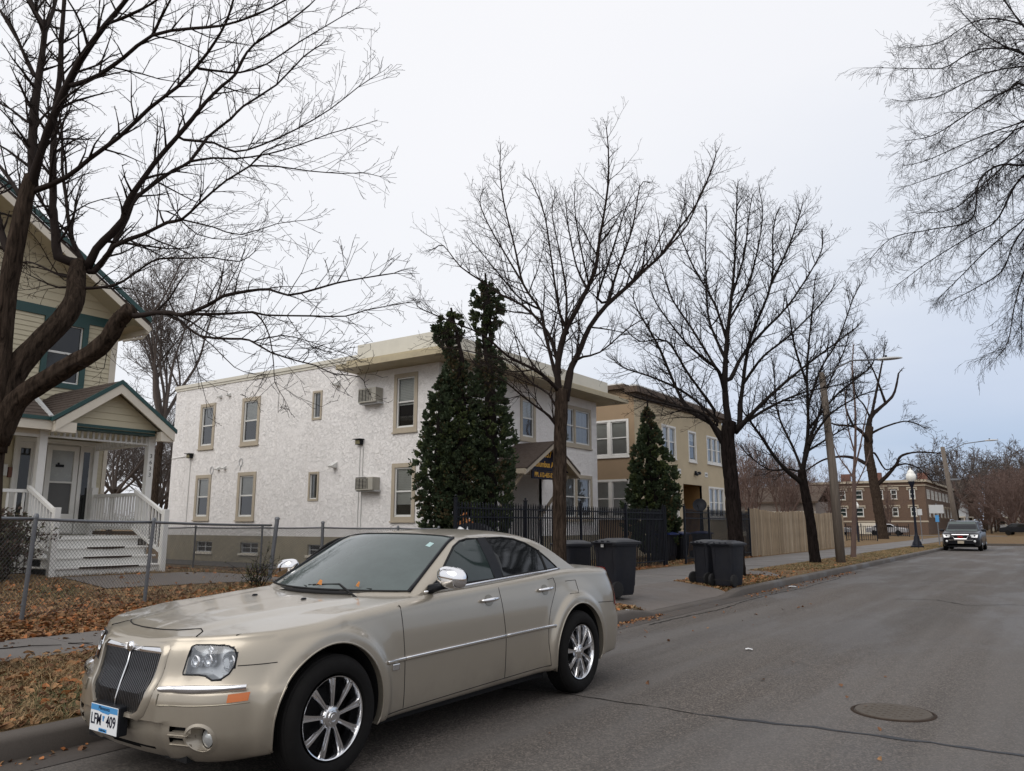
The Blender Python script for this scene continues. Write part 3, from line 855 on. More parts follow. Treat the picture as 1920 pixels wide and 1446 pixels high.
# entrance canopy: small gabled roof on braces
cx0, cx1, cyA, cyM, cyB, ze, zp = X1, -13.55, 20.05, 21.72, 23.4, 3.22, 4.18
mb = MB()
th = .07
for (ya, yb) in ((cyA, cyM), (cyB, cyM)):
    mb.prism([(cx0, ya, ze), (cx1+.08, ya, ze), (cx1+.08, yb, zp), (cx0, yb, zp)], (0, 0, th))
cr = mb.build('canopy_roof', M['shingle'], wb, world=True)
mb = MB()
for (ya, yb) in ((cyA-.03, cyM), (cyB+.03, cyM)):
    mb.prism([(cx1, ya, ze-.16), (cx1, ya, ze), (cx1, yb, zp+.02), (cx1, yb, zp-.16)], (.06, 0, 0))
mb.box(cx0, cx1, cyA-.04, cyA, ze-.13, ze+.03); mb.box(cx0, cx1, cyB, cyB+.04, ze-.13, ze+.03)
mb.build('fascia', M['beige_trim'], cr, world=True)
mb = MB()
for (ya, yb) in ((cyA, cyM), (cyB, cyM)): mb.quad((cx0, ya, ze-.02), (cx1, ya, ze-.02), (cx1, yb, zp-.03), (cx0, yb, zp-.03))
mb.build('soffit', M['fascia'], cr, world=True)
mb = MB()
for y_ in (cyA+.3, cyB-.3):
    mb.tube([(cx0+.02, y_, 1.7), (cx1-.25, y_, ze-.05)], .055, 6)
mb.build('brace', M['beige_trim'], wb, world=True)
mb = MB(); xs_ = -13.74
mb.prism([(xs_, cyA+.35, 3.26), (xs_, cyB-.35, 3.26), (xs_, cyM, 4.08)], (-.04, 0, 0)); sg = mb.build('address_sign', M['navy'], wb, world=True)
mb = MB(); mb.box(xs_-.04, xs_, 20.75, 22.35, 2.98, 3.24); mb.build('phone_board', M['navy'], sg, world=True)
FM = lambda y, z: frame_matrix((xs_+.004, y, z), (0, 1, 0), (0, 0, 1))
text_mesh('lettering', '3637', .30, M['gold'], sg, FM(21.62, 3.80), world=True, bold=.008)
text_mesh('lettering', 'Columbus Avenue', .27, M['gold'], sg, FM(21.72, 3.46), world=True, bold=.008, sx=.92)
text_mesh('lettering', 'PPL 612-455-5200', .21, M['gold'], sg, FM(21.55, 3.11), world=True, bold=.006, sx=.85)
mb = MB(); mb.box(X1-1.28, X1-1.22, 21.7, 22.7, .5, 2.6); dr_ = mb.build('door', M['blackpaint'], wb, world=True)
mb = MB(); mb.box(X1-1.22, X1-1.17, 22.55, 22.62, 1.5, 1.62); mb.build('handle', M['chrome_dull'], dr_, world=True)
mb = MB()
for k in range(3): mb.box(X1-.0, X1+.35*(3-k), 21.1, 23.3, .14+k*.12-.002*k, .26+k*.12)
mb.build('stoop', M['concrete'], wb, world=True)

# ---------------------------------------------------------------- tan building
tb = empty('tan_apartment_building', (-19, 37, .15), label='two storey tan stucco building with white framed windows and a dark roof edge', cat='building')
TX, TY0, TY1 = -15.1, 31.1, 42.3
TS = Face((0, TY0, 0), (1, 0, 0), (0, -1, 0)); TF = Face((TX, 0, 0), (0, 1, 0), (1, 0, 0))
A = [(34.0,35.66,4.66,6.26), (37.25,38.3,4.66,6.26), (39.8,42.1,4.72,6.24), (34.3,35.75,1.8,3.5), (39.8,42.1,1.8,3.5)]
S = [(-17.45,-15.12+.0,4.5,6.2), (-17.45,-15.3,1.75,3.5)]
S = [(-17.35,-15.38,4.5,6.2), (-17.35,-15.38,1.75,3.5)]
mb = MB()
wall(mb, TF, TY0, TY1, 0, 7.35, [hole(*h, .09) for h in A]+[(36.4, 38.85, .15, 3.5)])
mb.quad((-32,TY1,0),(TX,TY1,0),(TX,TY1,7.35),(-32,TY1,7.35))
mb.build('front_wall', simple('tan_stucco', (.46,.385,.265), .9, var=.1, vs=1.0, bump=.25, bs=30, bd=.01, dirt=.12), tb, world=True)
mb = MB(); wall(mb, TS, -32, TX, 0, 7.55, [hole(*h, .09) for h in S]); mb.build('side_wall', simple('shaded_tan_stucco', (.30,.215,.135), .9, var=.1, vs=1.0, dirt=.1), tb, world=True)  # shade on this side is put into a darker, browner copy of the tan
M['umber'] = simple('umber_eave', (.085,.058,.040), .8, var=.2)
mb = MB(); mb.box(TX-.3, TX+.32, TY0-.3, TY1+.3, 7.35, 7.62); mb.box(TX-.0, TX+.12, TY0-.12, TY1+.1, 7.15, 7.349); mb.box(-32, TX-.3, TY0-.3, TY0+.3, 7.55, 7.75)
mb.build('eave', M['umber'], tb, world=True)
mb = MB(); mb.box(TX-.6, TX+.05, TY0+.2, TY1, 7.62, 7.78); mb.box(-32, TX-.6, TY0+.1, TY0+.5, 7.75, 7.88); mb.build('coping', M['vent'], tb, world=True)
mb = MB(); mb.box(-32, TX-.01, TY0+.05, TY1-.05, 7.3, 7.4); mb.build('roof', M['rubber'], tb, world=True)
window(tb, TF, *A[0], trim=.09, trimmat='white', n=2, mull=.1, blind=(.45, 'blind'), curtain=None)
window(tb, TF, *A[1], trim=.09, trimmat='white', blind=(.3, 'blind')); window(tb, TF, *A[2], trim=.09, trimmat='white', n=3, mull=.08, blind=(.4, 'curtain'), curtain='gap')
window(tb, TF, *A[3], trim=.09, trimmat='white', n=2, blind=(.4, 'blind')); window(tb, TF, *A[4], trim=.09, trimmat='white', n=3, mull=.08, blind=(.4, 'curtain'), curtain='gap')
for h in S: window(tb, TS, *h, trim=.09, trimmat='white', n=2, mull=.16, blind=(1.0, 'blind'))
mb = MB()
mb.quad((TX,36.4,.15),(TX-1.2,36.4,.15),(TX-1.2,36.4,3.5),(TX,36.4,3.5)); mb.quad((TX-1.2,38.85,.15),(TX,38.85,.15),(TX,38.85,3.5),(TX-1.2,38.85,3.5))
mb.quad((TX-1.2,36.4,.15),(TX-1.2,38.85,.15),(TX-1.2,38.85,3.5),(TX-1.2,36.4,3.5)); mb.quad((TX,36.4,3.5),(TX-1.2,36.4,3.5),(TX-1.2,38.85,3.5),(TX,38.85,3.5))
mb.build('entry_recess', M['tan_door'], tb, world=True)
mb = MB(); TF.box(mb, 37.95, 38.1, 4.02, 4.22, 0, .08); mb.lathe([(.0, 0), (.075, 0), (.09, .16), (.0, .16)], (TX+.12, 38.2, 4.12), 'y', 10); mb.lathe([(.0, 0), (.075, 0), (.09, .16), (.0, .16)], (TX+.12, 37.85, 4.05), 'y', 10)
mb.build('flood_light', M['blackpaint'], tb, world=True)
for y_ in (35.95, 39.55):
    mb = MB(); TF.box(mb, y_-.2, y_+.2, 3.98, 4.22, 0, .02); nb = mb.build('number_board', M['vent'], tb, world=True)
    text_mesh('lettering', '3643' if y_ < 37 else '3645', .15, M['number'], nb, frame_matrix((TX+.023, y_, 4.1), (0, 1, 0), (0, 0, 1)), world=True)

# ---------------------------------------------------------------- cream clapboard house with porch
M['vent2'] = simple('door_pane', (.33,.34,.33), .25)
M['screen'] = simple('door_screen', (.11,.11,.11), .7)
M['shingle'].node_tree.nodes['Principled BSDF'].inputs['Specular IOR Level'].default_value = .05
hs = empty('cream_clapboard_house', (-21, 7, .6), label='cream clapboard house with teal trim, gabled roof and white front porch', cat='house')
HX = -18.6; HY1 = 9.52; HYc = 5.3    # front wall plane, right corner, ridge
HF = Face((HX, 0, 0), (0, 1, 0), (1, 0, 0)); HR = Face((0, HY1, 0), (1, 0, 0), (0, 1, 0))
def siding(mb, F, a0, a1, z0, z1, row=.115, top=None):
    """lapped boards; top(z)->(a0,a1) clips a gable"""
    z = z0
    while z < z1-.01:
        zb = min(z+row, z1); l, r_ = (a0, a1) if top is None else top(z)
        l2, r2 = (a0, a1) if top is None else top(zb)
        l = max(a0, l); r_ = min(a1, r_); l2 = max(a0, l2); r2 = min(a1, r2)
        if r_-l > .02:
            mb.quad(F.p(l, z, .020), F.p(r_, z, .020), F.p(max(r2, l2+.01), zb, .004), F.p(l2, zb, .004))
            mb.quad(F.p(l, z, .0), F.p(r_, z, .0), F.p(r_, z, .020), F.p(l, z, .020))
        z = zb
YL = 1.0
sl = (8.72-6.42)/(9.84-6.36)   # gable slope
mb = MB()
win = (7.84, 8.83, 4.62, 6.24)
siding(mb, HF, 8.83, HY1-.12, 3.4, 6.24); siding(mb, HF, 7.10, 7.82, 3.4, 6.24); siding(mb, HF, 7.82, 8.83, 3.4, 4.62); siding(mb, HF, YL, 7.0, 3.4, 6.24)
gz_ = lambda z: (HYc-(10.05-6.42-(z-6.42)+.0)/sl*1.0, 9.84-(z-6.25)/sl)
siding(mb, HF, 1.0, HY1+.3, 6.45, 10.2, .19, lambda z: (2*HYc-(9.70-(z-6.42)/sl), 9.70-(z-6.42)/sl))
siding(mb, HR, -30, HX-.12, .9, 6.3)
# porch back wall either side of the door
siding(mb, HF, 9.32, HY1-.02, 1.33, 3.4); siding(mb, HF, YL, 7.48, 1.33, 3.4)
wall(mb, Face((HX-.001, 0, 0), (0, 1, 0), (1, 0, 0)), YL, HY1-.001, .3, 6.3, [hole(*win, .12)])
mb.quad((-30,HY1-.001,.3),(HX-.001,HY1-.001,.3),(HX-.001,HY1-.001,6.3),(-30,HY1-.001,6.3)); mb.quad((-30,YL,.3),(HX-.001,YL,.3),(HX-.001,YL,6.3),(-30,YL,6.3))
mb.prism([(HX-.002, 2*HYc-9.7, 6.3), (HX-.002, 9.7, 6.3), (HX-.002, HYc, 6.3+(9.7-HYc)*sl)], (-11, 0, 0))
mb.build('wall', M['siding'], hs, world=True)
mb = MB(); mb.box(HX-.02, HX+.035, HY1-.12, HY1+.03, 3.4, 6.24); mb.box(HX-.12, HX-.021, HY1+.0, HY1+.03, .8, 6.24); mb.box(HX-.02, HX+.035, HY1-.06, HY1+.03, 1.3, 3.399)
mb.build('corner_board', M['cream_trim'], hs, world=True)
mb = MB(); HF.box(mb, YL, HY1+.03, 6.24, 6.46, .0, .045); HF.box(mb, 7.0, 7.10, 3.6, 6.239, 0, .035)
mb.build('teal_band', M['teal'], hs, world=True)
wo = window(hs, HF, *win, trim=.12, trimmat='teal', sash=.022, blind=(.0, 'blind'), sill=False, proud=.05, depth=.1, pane='darkglass')
# roof planes with overhang, rake boards and soffit
ov = .75; xr = HX+ov
mb = MB()
zr = lambda y, off=0: 6.42+ (9.9-y)*sl + off
for sgn in (1, -1):
    ya = HYc+sgn*(9.9-HYc); 
    mb.prism([(xr, ya, 6.40), (-30, ya, 6.40), (-30, HYc, zr(HYc)-.02), (xr, HYc, zr(HYc)-.02)], (0, 0, .10))
rf = mb.build('roof', M['shingle'], hs, world=True)
mb = MB()
for sgn in (1, -1):
    ya = HYc+sgn*(9.9-HYc)
    mb.prism([(xr+.002, ya, 6.24), (xr+.002, ya, 6.405), (xr+.002, HYc, zr(HYc)-.015), (xr+.002, HYc, zr(HYc)-.19)], (.035, 0, 0))
mb.box(-30, xr, 9.87, 9.93, 6.22, 6.42)
mb.build('rake_board', M['cream_trim'], rf, world=True)
rf.location.z -= .09
mb = MB()
for sgn in (1, -1):
    ya = HYc+sgn*(9.93-HYc)
    mb.prism([(xr+.004, ya, 6.40), (xr+.004, ya, 6.53), (xr+.004, HYc, zr(HYc)+.11), (xr+.004, HYc, zr(HYc)-.012)], (.05, 0, 0))
mb.build('drip_edge', M['teal'], rf, world=True)
mb = MB()
for sgn in (1, -1):
    ya = HYc+sgn*(9.86-HYc)
    mb.quad((HX, ya, 6.30), (xr, ya, 6.30), (xr, HYc, zr(HYc)-.14), (HX, HYc, zr(HYc)-.14))
mb.quad((-30, 9.5, 6.25), (xr, 9.5, 6.25), (xr, 9.87, 6.25), (-30, 9.87, 6.25))
mb.build('soffit', M['siding'], rf, world=True)
mb = MB(); mb.tube([(xr-.1, 9.98, 6.28), (-30, 9.98, 6.24)], .055, 8); mb.tube([(xr-.12, 9.98, 6.24), (xr-.25, 9.9, 6.05), (xr-.62, 9.62, 5.98)], .035, 8)
mb.build('gutter_pipe', M['cream_trim'], rf, world=True)
# ---- porch: floor, posts, beams, frieze, roof
PF = -16.2; PL, PR = 7.03, 9.25; FZ = 1.28
pc = MB(); pc.box(HX, -16.1, 4.2, PR+.09, FZ-.05, FZ)
pf = pc.build('porch_floor', M['white'], hs, world=True)
mb = MB()
for k in range(22): mb.box(-16.14, -16.105, 4.2+k*.13, 4.2+k*.13+.09, .62, FZ-.051)
mb.build('skirting', M['white'], pf, world=True); mb = MB()
for k in range(19): mb.box(HX+k*.13, HX+k*.13+.10, PR+.07, PR+.085, .5, FZ-.05)
mb.build('skirting', M['white'], pf, world=True)
for y_ in (PL, PR, 4.6):
    mb = MB(); mb.box(PF-.07, PF+.07, y_-.07, y_+.07, FZ, 3.46); mb.box(PF-.085, PF+.085, y_-.085, y_+.085, 3.30, 3.459); mb.box(PF-.085, PF+.085, y_-.085, y_+.085, FZ+.001, FZ+.12)
    po = mb.build('porch_post', M['white'], hs, world=True)
    if y_ == PR:
        for i, ch_ in enumerate('3633'):
            text_mesh('number', ch_, .125, M['number'], po, frame_matrix((PF+.073, y_, 2.98-i*.135), (0, 1, 0), (0, 0, 1)), world=True)
mb = MB(); mb.box(HX+.02, HX+.12, PR-.05, PR+.05, FZ, 3.4); mb.build('half_post', M['white'], hs, world=True)
mb = MB()
mb.box(PF-.03, PF+.03, PL+.07, PR-.07, 3.22, 3.255); mb.box(PF-.03, PF+.03, 4.6, PL-.07, 3.20, 3.255); mb.box(HX+.12, PF-.07, PR-.03, PR+.03, 3.22, 3.255)
k = 0
while PL+.15+k*.115 < PR-.1: mb.box(PF-.02, PF+.02, PL+.15+k*.115, PL+.19+k*.115, 3.255, 3.40); k += 1
k = 0
while HX+.2+k*.115 < PF-.1: mb.box(HX+.2+k*.115, HX+.24+k*.115, PR-.02, PR+.02, 3.255, 3.40); k += 1
mb.build('frieze', M['white'], hs, world=True)
mb = MB(); mb.box(PF-.02, PF+.02, 4.2, PL-.07, 3.255, 3.40); mb.build('frieze_panel', M['cream_trim'], hs, world=True)
mb = MB(); mb.box(PF-.06, -15.92, PL+.30, PR-.07, 3.40, 3.52); mb.build('teal_beam', M['teal'], hs, world=True)
# porch gable roof (peak toward the street) joined to a hipped part on the left
GP = 8.24; zt = 4.40; ye0, ye1 = 7.02, 9.50; xg = -15.72; zeav = 3.50
mb = MB()
mb.prism([(xg, ye1, zeav), (HX, ye1, zeav), (HX, GP, zt), (xg, GP, zt)], (0, 0, .07))
mb.prism([(xg, ye0, zeav), (HX, ye0, zeav), (HX, GP, zt), (xg, GP, zt)], (0, 0, .07))
mb.prism([(-15.85, ye0+.02, 3.50), (-15.85, 3.6, 3.50), (HX, 4.3, 4.52), (HX, 7.6, 4.52)], (0, 0, .06))
# shingle courses: thin raised edges
for k in range(1, 10):
    t_ = k/10
    for (ya,) in ((ye0,), (ye1,)):
        y_ = ya+(GP-ya)*t_; z_ = zeav+(zt-zeav)*t_+.07
        mb.box(HX, xg, y_-.008, y_+.008, z_-.006, z_+.010)
    z_ = 3.5+1.02*t_+.06; x_ = -15.85+(HX+15.85)*t_
    mb.box(x_-.008, x_+.008, 3.6+.7*t_, ye0+.02+.58*t_, z_-.006, z_+.010)
pr = mb.build('porch_roof', M['shingle'], hs, world=True)
mb = MB(); mb.tube([(-15.95, 7.05, 3.57), (HX+.3, 7.5, 4.5)], [.06, .05], 6); mb.build('valley_flashing', M['sign_back'], pr, world=True)
mb = MB()
for sg_ in (1, -1):
    ya = GP+sg_*(1.26 if sg_ > 0 else 1.22)
    mb.prism([(xg+.002, ya, 3.30), (xg+.002, ya, 3.50), (xg+.002, GP, zt-.01), (xg+.002, GP, zt-.20)], (.035, 0, 0))
mb.box(-15.9, xg, ye1-.30, ye1, 3.29, 3.49)
mb.box(-15.9, xg+.02, ye0-.01, ye0+.40, 3.29, 3.49)
mb.box(-15.85, -15.80, 3.6, ye0-.01, 3.32, 3.50)
mb.build('rake_board', M['cream_trim'], pr, world=True)
mb = MB()
for sg_ in (1, -1):
    ya = GP+sg_*1.30
    mb.prism([(xg+.004, ya, 3.475), (xg+.004, ya, 3.56), (xg+.004, GP, zt+.085), (xg+.004, GP, zt-.008)], (.05, 0, 0))
mb.box(-15.80, -15.76, 3.6, ye0-.03, 3.50, 3.57)
mb.build('drip_edge', M['teal'], pr, world=True)
mb = MB()
GF = Face((-15.98, 0, 0), (0, 1, 0), (1, 0, 0))
gs = (zt-zeav)/(ye1-GP)
siding(mb, GF, ye0, ye1, 3.52, zt-.1, .14, lambda z: (GP-(zt-.12-z)/gs, GP+(zt-.12-z)/gs))
for sg_ in (1, -1):
    ya = GP+sg_*1.24
    mb.quad((-16.2, ya, 3.44), (xg, ya, 3.44), (xg, GP, zt-.08), (-16.2, GP, zt-.08))
mb.quad((HX, 4.0, 3.45), (-15.85, 4.0, 3.45), (-15.85, ye1, 3.45), (HX, ye1, 3.45))
mb.build('gable_board', M['siding'], pr, world=True)
# ---- door with sidelights
mb = MB()
DY0, DY1 = 8.17, 8.90
HF.box(mb, 7.50, 9.32, 3.32, 3.42, .03, .09); HF.box(mb, 7.50, 7.58, 1.30, 3.319, .03, .085); HF.box(mb, 9.24, 9.32, 1.30, 3.319, .03, .085)
HF.box(mb, 7.58, 9.24, 1.30, 3.319, .022, .04)
for y_ in (7.92, 8.08, 8.93): HF.box(mb, y_-.035, y_+.035, 1.30, 3.318, .041, .083)
df = mb.build('door_frame', M['white'], hs, world=True)
mb = MB(); ring(mb, HF, DY0, DY1-.04, 1.33, 3.28, .10, .045, .10, wb=.42, wt=.10); HF.box(mb, DY0+.10, DY1-.14, 2.44, 2.48, .05, .095)
do = mb.build('storm_door', M['white'], hs, world=True)
mb = MB(); mb.quad(HF.p(DY0+.1, 1.75, .065), HF.p(DY1-.14, 1.75, .065), HF.p(DY1-.14, 2.44, .065), HF.p(DY0+.1, 2.44, .065)); mb.build('screen', M['screen'], do, world=True)
mb = MB(); mb.quad(HF.p(DY0+.1, 2.48, .065), HF.p(DY1-.14, 2.48, .065), HF.p(DY1-.14, 3.18, .065), HF.p(DY0+.1, 3.18, .065)); mb.build('pane', M['vent2'], do, world=True)
mb = MB(); HF.box(mb, 8.38, 8.56, 2.80, 2.86, .07, .08); HF.box(mb, 8.42, 8.46, 2.86, 2.90, .07, .08); mb.build('door_plaque', M['blackpaint'], do, world=True)
for (a0, a1) in ((7.64, 7.84), (9.00, 9.14)):
    mb = MB(); mb.quad(HF.p(a0, 1.62, .042), HF.p(a1, 1.62, .042), HF.p(a1, 3.18, .042), HF.p(a0, 3.18, .042)); sl_ = mb.build('sidelight', M['darkglass'], df, world=True)
mb = MB(); HF.box(mb, 7.30, 7.40, 2.55, 2.80, .02, .09); mb.build('mailbox', M['vent'], hs, world=True, bevel=.008)
mb = MB(); HF.box(mb, 7.42, 7.49, 2.52, 2.74, .02, .10); mb.build('porch_lamp', M['brickred'], hs, world=True, bevel=.008)
# ---- railings
def rail(y0, y1, x, nm='railing'):
    mb = MB(); mb.box(x-.035, x+.035, y0, y1, 2.12, 2.18); mb.box(x-.02, x+.02, y0, y1, 1.42, 1.47)
    n_ = int((y1-y0)/.13)
    for k in range(n_):
        yy = y0+.06+k*(y1-y0-.08)/max(1, n_-1) ; mb.box(x-.018, x+.018, yy-.018, yy+.018, 1.47, 2.12)
    return mb.build(nm, M['white'], hs, world=True)
rail(4.67, PL-.07, PF)
mb = MB(); y_ = PR
mb.box(HX+.12, PF-.07, y_-.035, y_+.035, 2.13, 2.20); mb.box(HX+.12, PF-.07, y_-.03, y_+.03, 1.40, 1.47)
for k in range(19): mb.box(HX+.2+k*.113, HX+.235+k*.113, y_-.018, y_+.018, 1.47, 2.13)
mb.box(HX+.10, HX+.22, y_-.07, y_+.07, FZ, 2.36)
mb.build('railing', M['white'], hs, world=True)
mb = MB(); mb.box(HX+.3, PF-.15, y_-.02, y_+.02, FZ+.01, FZ+.09); mb.build('door_mat_roll', M['umber'], hs, world=True)
# steps
mb = MB(); SX = -14.95
for k in range(4):
    x1 = SX-.0-k*.29; mb.box(-16.1, x1-.02, 6.95, 8.95, .45, .74+k*.172-.035); mb.box(-16.1, x1+.02, 6.90, 9.0, .74+k*.172-.035, .74+k*.172)
st_ = mb.build('porch_steps', M['white'], hs, world=True, bevel=.006)
mb = MB()
rr = random.Random(2)
for k in range(3):
    z_ = .74+k*.172; x_ = SX-k*.29-.015; a = 7.35+.2*k; b_ = 8.5
    n_ = 14; 
    P = [(x_+.036, a+(b_-a)*i/n_, z_-.035-.012*math.sin(PI*i/n_)*rr.uniform(.6, 1.4)) for i in range(n_+1)]
    for i in range(n_): mb.quad(P[i], P[i+1], (x_+.036, P[i+1][1], z_-.002), (x_+.036, P[i][1], z_-.002))
mb.build('worn_edge', M['rust'], st_, world=True)
for y_ in (6.86, 8.98):
    mb = MB(); mb.box(SX-.05, SX+.06, y_-.055, y_+.055, .5, 1.82); nw = mb.build('newel_post', M['white'], hs, world=True, bevel=.006)
    mb = MB()
    a = Vector((SX, y_, 1.72)); b_ = Vector((PF+.05, y_, 2.22)); dv = (b_-a).normalized()
    mb.obox((a+b_)/2, (b_-a)/2, (0, .035, 0), (-.0, 0, .035)); mb.obox((a+b_)/2-Vector((0, 0, .78)), (b_-a)/2, (0, .025, 0), (0, 0, .03))
    for k in range(9):
        q = a+(b_-a)*(k+.8)/9.6; mb.box(q.x-.017, q.x+.017, y_-.017, y_+.017, q.z-.76, q.z-.03)
    mb.build('stair_railing', M['white'], nw, world=True)

# ---------------------------------------------------------------- brown brick apartments far down the street
bk = empty('brick_apartment_building', (-22, 125, .15), label='long brown brick two storey apartment block with cream window heads, far down the street', cat='building')
BX1, BY = -14.0, 115.0
BF = Face((0, BY, 0), (1, 0, 0), (0, -1, 0)); BR = Face((BX1, 0, 0), (0, 1, 0), (1, 0, 0))
cols = [(-27.9,-27.15), (-24.9,-23.9), (-22.75,-21.7), (-19.85,-19.1), (-18.15,-17.4), (-15.9,-15.2)]
mb = MB(); hl = []
for a0, a1 in cols: hl += [(a0, a1, 4.85, 6.1), (a0, a1, 2.55, 3.75)]
wall(mb, BF, -28.6, BX1, 0, 7.3, hl, .12)
hr = []
for k in range(9): hr += [(116.5+k*4.2, 117.6+k*4.2, 4.85, 6.1), (118.0+k*4.2, 119.1+k*4.2, 4.85, 6.1), (117+k*4.2, 118.3+k*4.2, 2.5, 3.8)]
wall(mb, BR, BY, 155, 0, 7.3, hr, .12)
mb.build('wall', M['brick'], bk, world=True)
def simple_window(F, a0, a1, z0, z1, head=True, par=None):
    t = MB(); ring(t, F, a0, a1, z0, z1, .10, -.10, .03); F.box(t, a0+.1, a1-.1, (z0+z1)/2-.04, (z0+z1)/2+.04, -.08, .02)
    w_ = t.build('window', M['vent'], par, world=True)
    t = MB(); t.quad(F.p(a0, z0, -.09), F.p(a1, z0, -.09), F.p(a1, z1, -.09), F.p(a0, z1, -.09)); t.build('pane', M['sideglass'], w_, world=True)
    if head:
        t = MB(); F.box(t, a0-.28, a1+.28, z1+.12, z1+.30, 0, .18); F.box(t, a0-.30, a0-.10, z1-.12, z1+.12, 0, .12); F.box(t, a1+.10, a1+.30, z1-.12, z1+.12, 0, .12)
        t.build('window_head', M['beige_trim'], w_, world=True); t = MB(); F.box(t, a0-.06, a1+.06, z0-.12, z0, 0, .10); t.build('sill', M['beige_trim'], w_, world=True)
for h in hl: simple_window(BF, *h, par=bk)
for h in hr: simple_window(BR, *h, par=bk, head=h[2] < 3)
mb = MB(); BF.box(mb, -28.8, BX1+.3, 7.05, 7.35, 0, .3); BR.box(mb, BY, 155, 7.05, 7.35, 0, .3); BF.box(mb, -28.8, BX1+.15, 6.55, 6.66, 0, .12); BR.box(mb, BY, 155, 6.55, 6.66, 0, .12); BF.box(mb, -28.8, BX1+.1, 1.78, 1.98, 0, .06)
mb.build('cornice', M['beige_trim'], bk, world=True)
mb = MB(); mb.box(-28.6, BX1, BY+.2, 155, 7.2, 7.3); mb.build('roof', M['rubber'], bk, world=True)
for (x, y_) in ((-20.2, 118), (-15.0, 122), (-24.5, 119)):
    mb = MB(); mb.box(x-.6, x+.6, y_-.4, y_+.4, 7.2, 8.6); mb.build('chimney', M['brickred'], bk, world=True)
mb = MB(); BF.box(mb, -22.5, -20.3, .2, 1.7, 0, .05); mb.build('garage_door', M['cream_trim'], bk, world=True)
# houses beyond it
def far_house(x, y, w, dpt, h, rh, mat, label, roofm='umber', ridge='x'):
    o = empty('far_house', (x, y, .15), label=label, cat='house', group='houses beyond the junction')
    mb = MB(); mb.box(-w/2, w/2, -dpt/2, dpt/2, 0, h)
    if ridge == 'x': mb.prism([(-w/2, -dpt/2+.01, h), (w/2, -dpt/2+.01, h), (0, -dpt/2+.01, h+rh)], (0, dpt-.02, 0))
    mb.build('wall', mat, o)
    mb = MB()
    for s_ in (1, -1):
        if ridge == 'x': mb.prism([(s_*(w/2+.4), -dpt/2-.5, h-.2), (0, -dpt/2-.5, h+rh), (0, dpt/2+.5, h+rh), (s_*(w/2+.4), dpt/2+.5, h-.2)], (0, 0, .2))
        else: mb.prism([(-w/2-.4, s_*(dpt/2+.5), h-.2), (w/2+.4, s_*(dpt/2+.5), h-.2), (w/2+.4, 0, h+rh), (-w/2-.4, 0, h+rh)], (0, 0, .2))
    mb.build('roof', M[roofm], o)
    F = Face((0, -dpt/2, 0), (1, 0, 0), (0, -1, 0))
    for (a, z) in ((-w/4, 1.2), (w/4, 1.2), (-w/4, 4.2), (w/4, 4.2)):
        if z+1.4 < h+rh*.4:
            t = MB(); ring(t, F, a-.55, a+.55, z, z+1.5, .1, -.02, .05); w_ = t.build('window', M['vent'], o)
            t = MB(); t.quad(F.p(a-.5, z, .01), F.p(a+.5, z, .01), F.p(a+.5, z+1.5, .01), F.p(a-.5, z+1.5, .01)); t.build('pane', M['sideglass'], w_)
    t = MB(); F.box(t, -w/2, w/2, 0, .5, 0, 1.8); F.box(t, -w/2, w/2, 2.6, 2.85, 0, 1.9)
    for k in range(4): F.box(t, -w/2+.1+k*(w-.35)/3, -w/2+.25+k*(w-.35)/3, .5, 2.6, 1.6, 1.8)
    t.build('porch', M['cream_trim'], o)
far_house(-17.2, 178, 5.5, 10, 5.4, 2.6, simple('pale_siding', (.50,.52,.54), .6), 'pale grey gabled house directly above the parked SUV, beyond the brick block')
far_house(-18, 185, 9, 12, 6.0, 4.2, M['umber'], 'dark brown steep roofed house rising behind the brick block roof', ridge='y')
far_house(-7.5, 190, 7, 10, 5.0, 2.4, simple('white_siding', (.62,.63,.66), .6), 'white gabled house half hidden behind far bare trees at the right')
far_house(-44, 52, 9, 9, 4.2, 2.0, simple('green_white_siding', (.52,.55,.48), .6), 'small pale green house glimpsed under the porch roof between house and white building', roofm='teal', ridge='y')
far_house(-27.5, 99, 9, 9, 4.0, 1.8, simple('dull_siding', (.20,.17,.15), .7), 'low brown roofed house behind the wooden fence, left of the brick block', roofm='umber', ridge='y')
# ---------------------------------------------------------------- champagne sedan parked at the kerb
# local frame: s = distance from the nose, x = lateral (+ towards the street), z = up
M['rcs_shade'] = mat_paint('recess_shade_paint', (.20,.176,.131))  # darker copy of the body paint: shade of hollows and creases as colour
M['bowl'] = simple('headlamp_bowl', (.66,.67,.68), .30, .35, var=.2, vs=14)
M['bowl2'] = simple('reflector_bowl', (.80,.81,.83), .22, .75, var=.15, vs=30)
M['lampglass'] = simple('fog_glass', (.40,.41,.41), .15, .4, var=.3, vs=30)
NX, NY = -4.71, 2.60
car = empty('sedan', (NX, NY+2.5, 0), label='champagne gold four door sedan with chrome wheels parked at the kerb in the foreground', cat='car')
def L2(s, x, z): return (x, s-2.5, z)
HUBF, HUBR, AZ, AR = .845, 3.86, .372, .425
def s0(z): return spl([(.18,.145),(.26,.08),(.36,.045),(.50,.045),(.575,.057),(.60,.072),(.66,.095),(.80,.125),(.87,.17),(.95,.34)], z)
def s1(z): return spl([(.18,4.90),(.30,4.96),(.50,4.985),(.62,4.98),(.66,4.95),(.85,4.92),(1.0,4.86),(1.12,4.80)], z)
def Wz(z): return spl([(.18,.86),(.24,.905),(.30,.925),(.45,.938),(.60,.943),(.75,.938),(.88,.925),(.98,.905),(1.06,.888),(1.15,.87)], z)
def flare(s, z):
    f = 0
    for hc in (HUBF, HUBR):
        d = math.hypot(s-hc, z-AZ)
        if d < .70:
            if z > AZ-.15: f = max(f, .030*(1-sstep(AR+.055, AR+.11, d)) + .012*(1-sstep(AR+.08, AR+.25, d)))
    return f
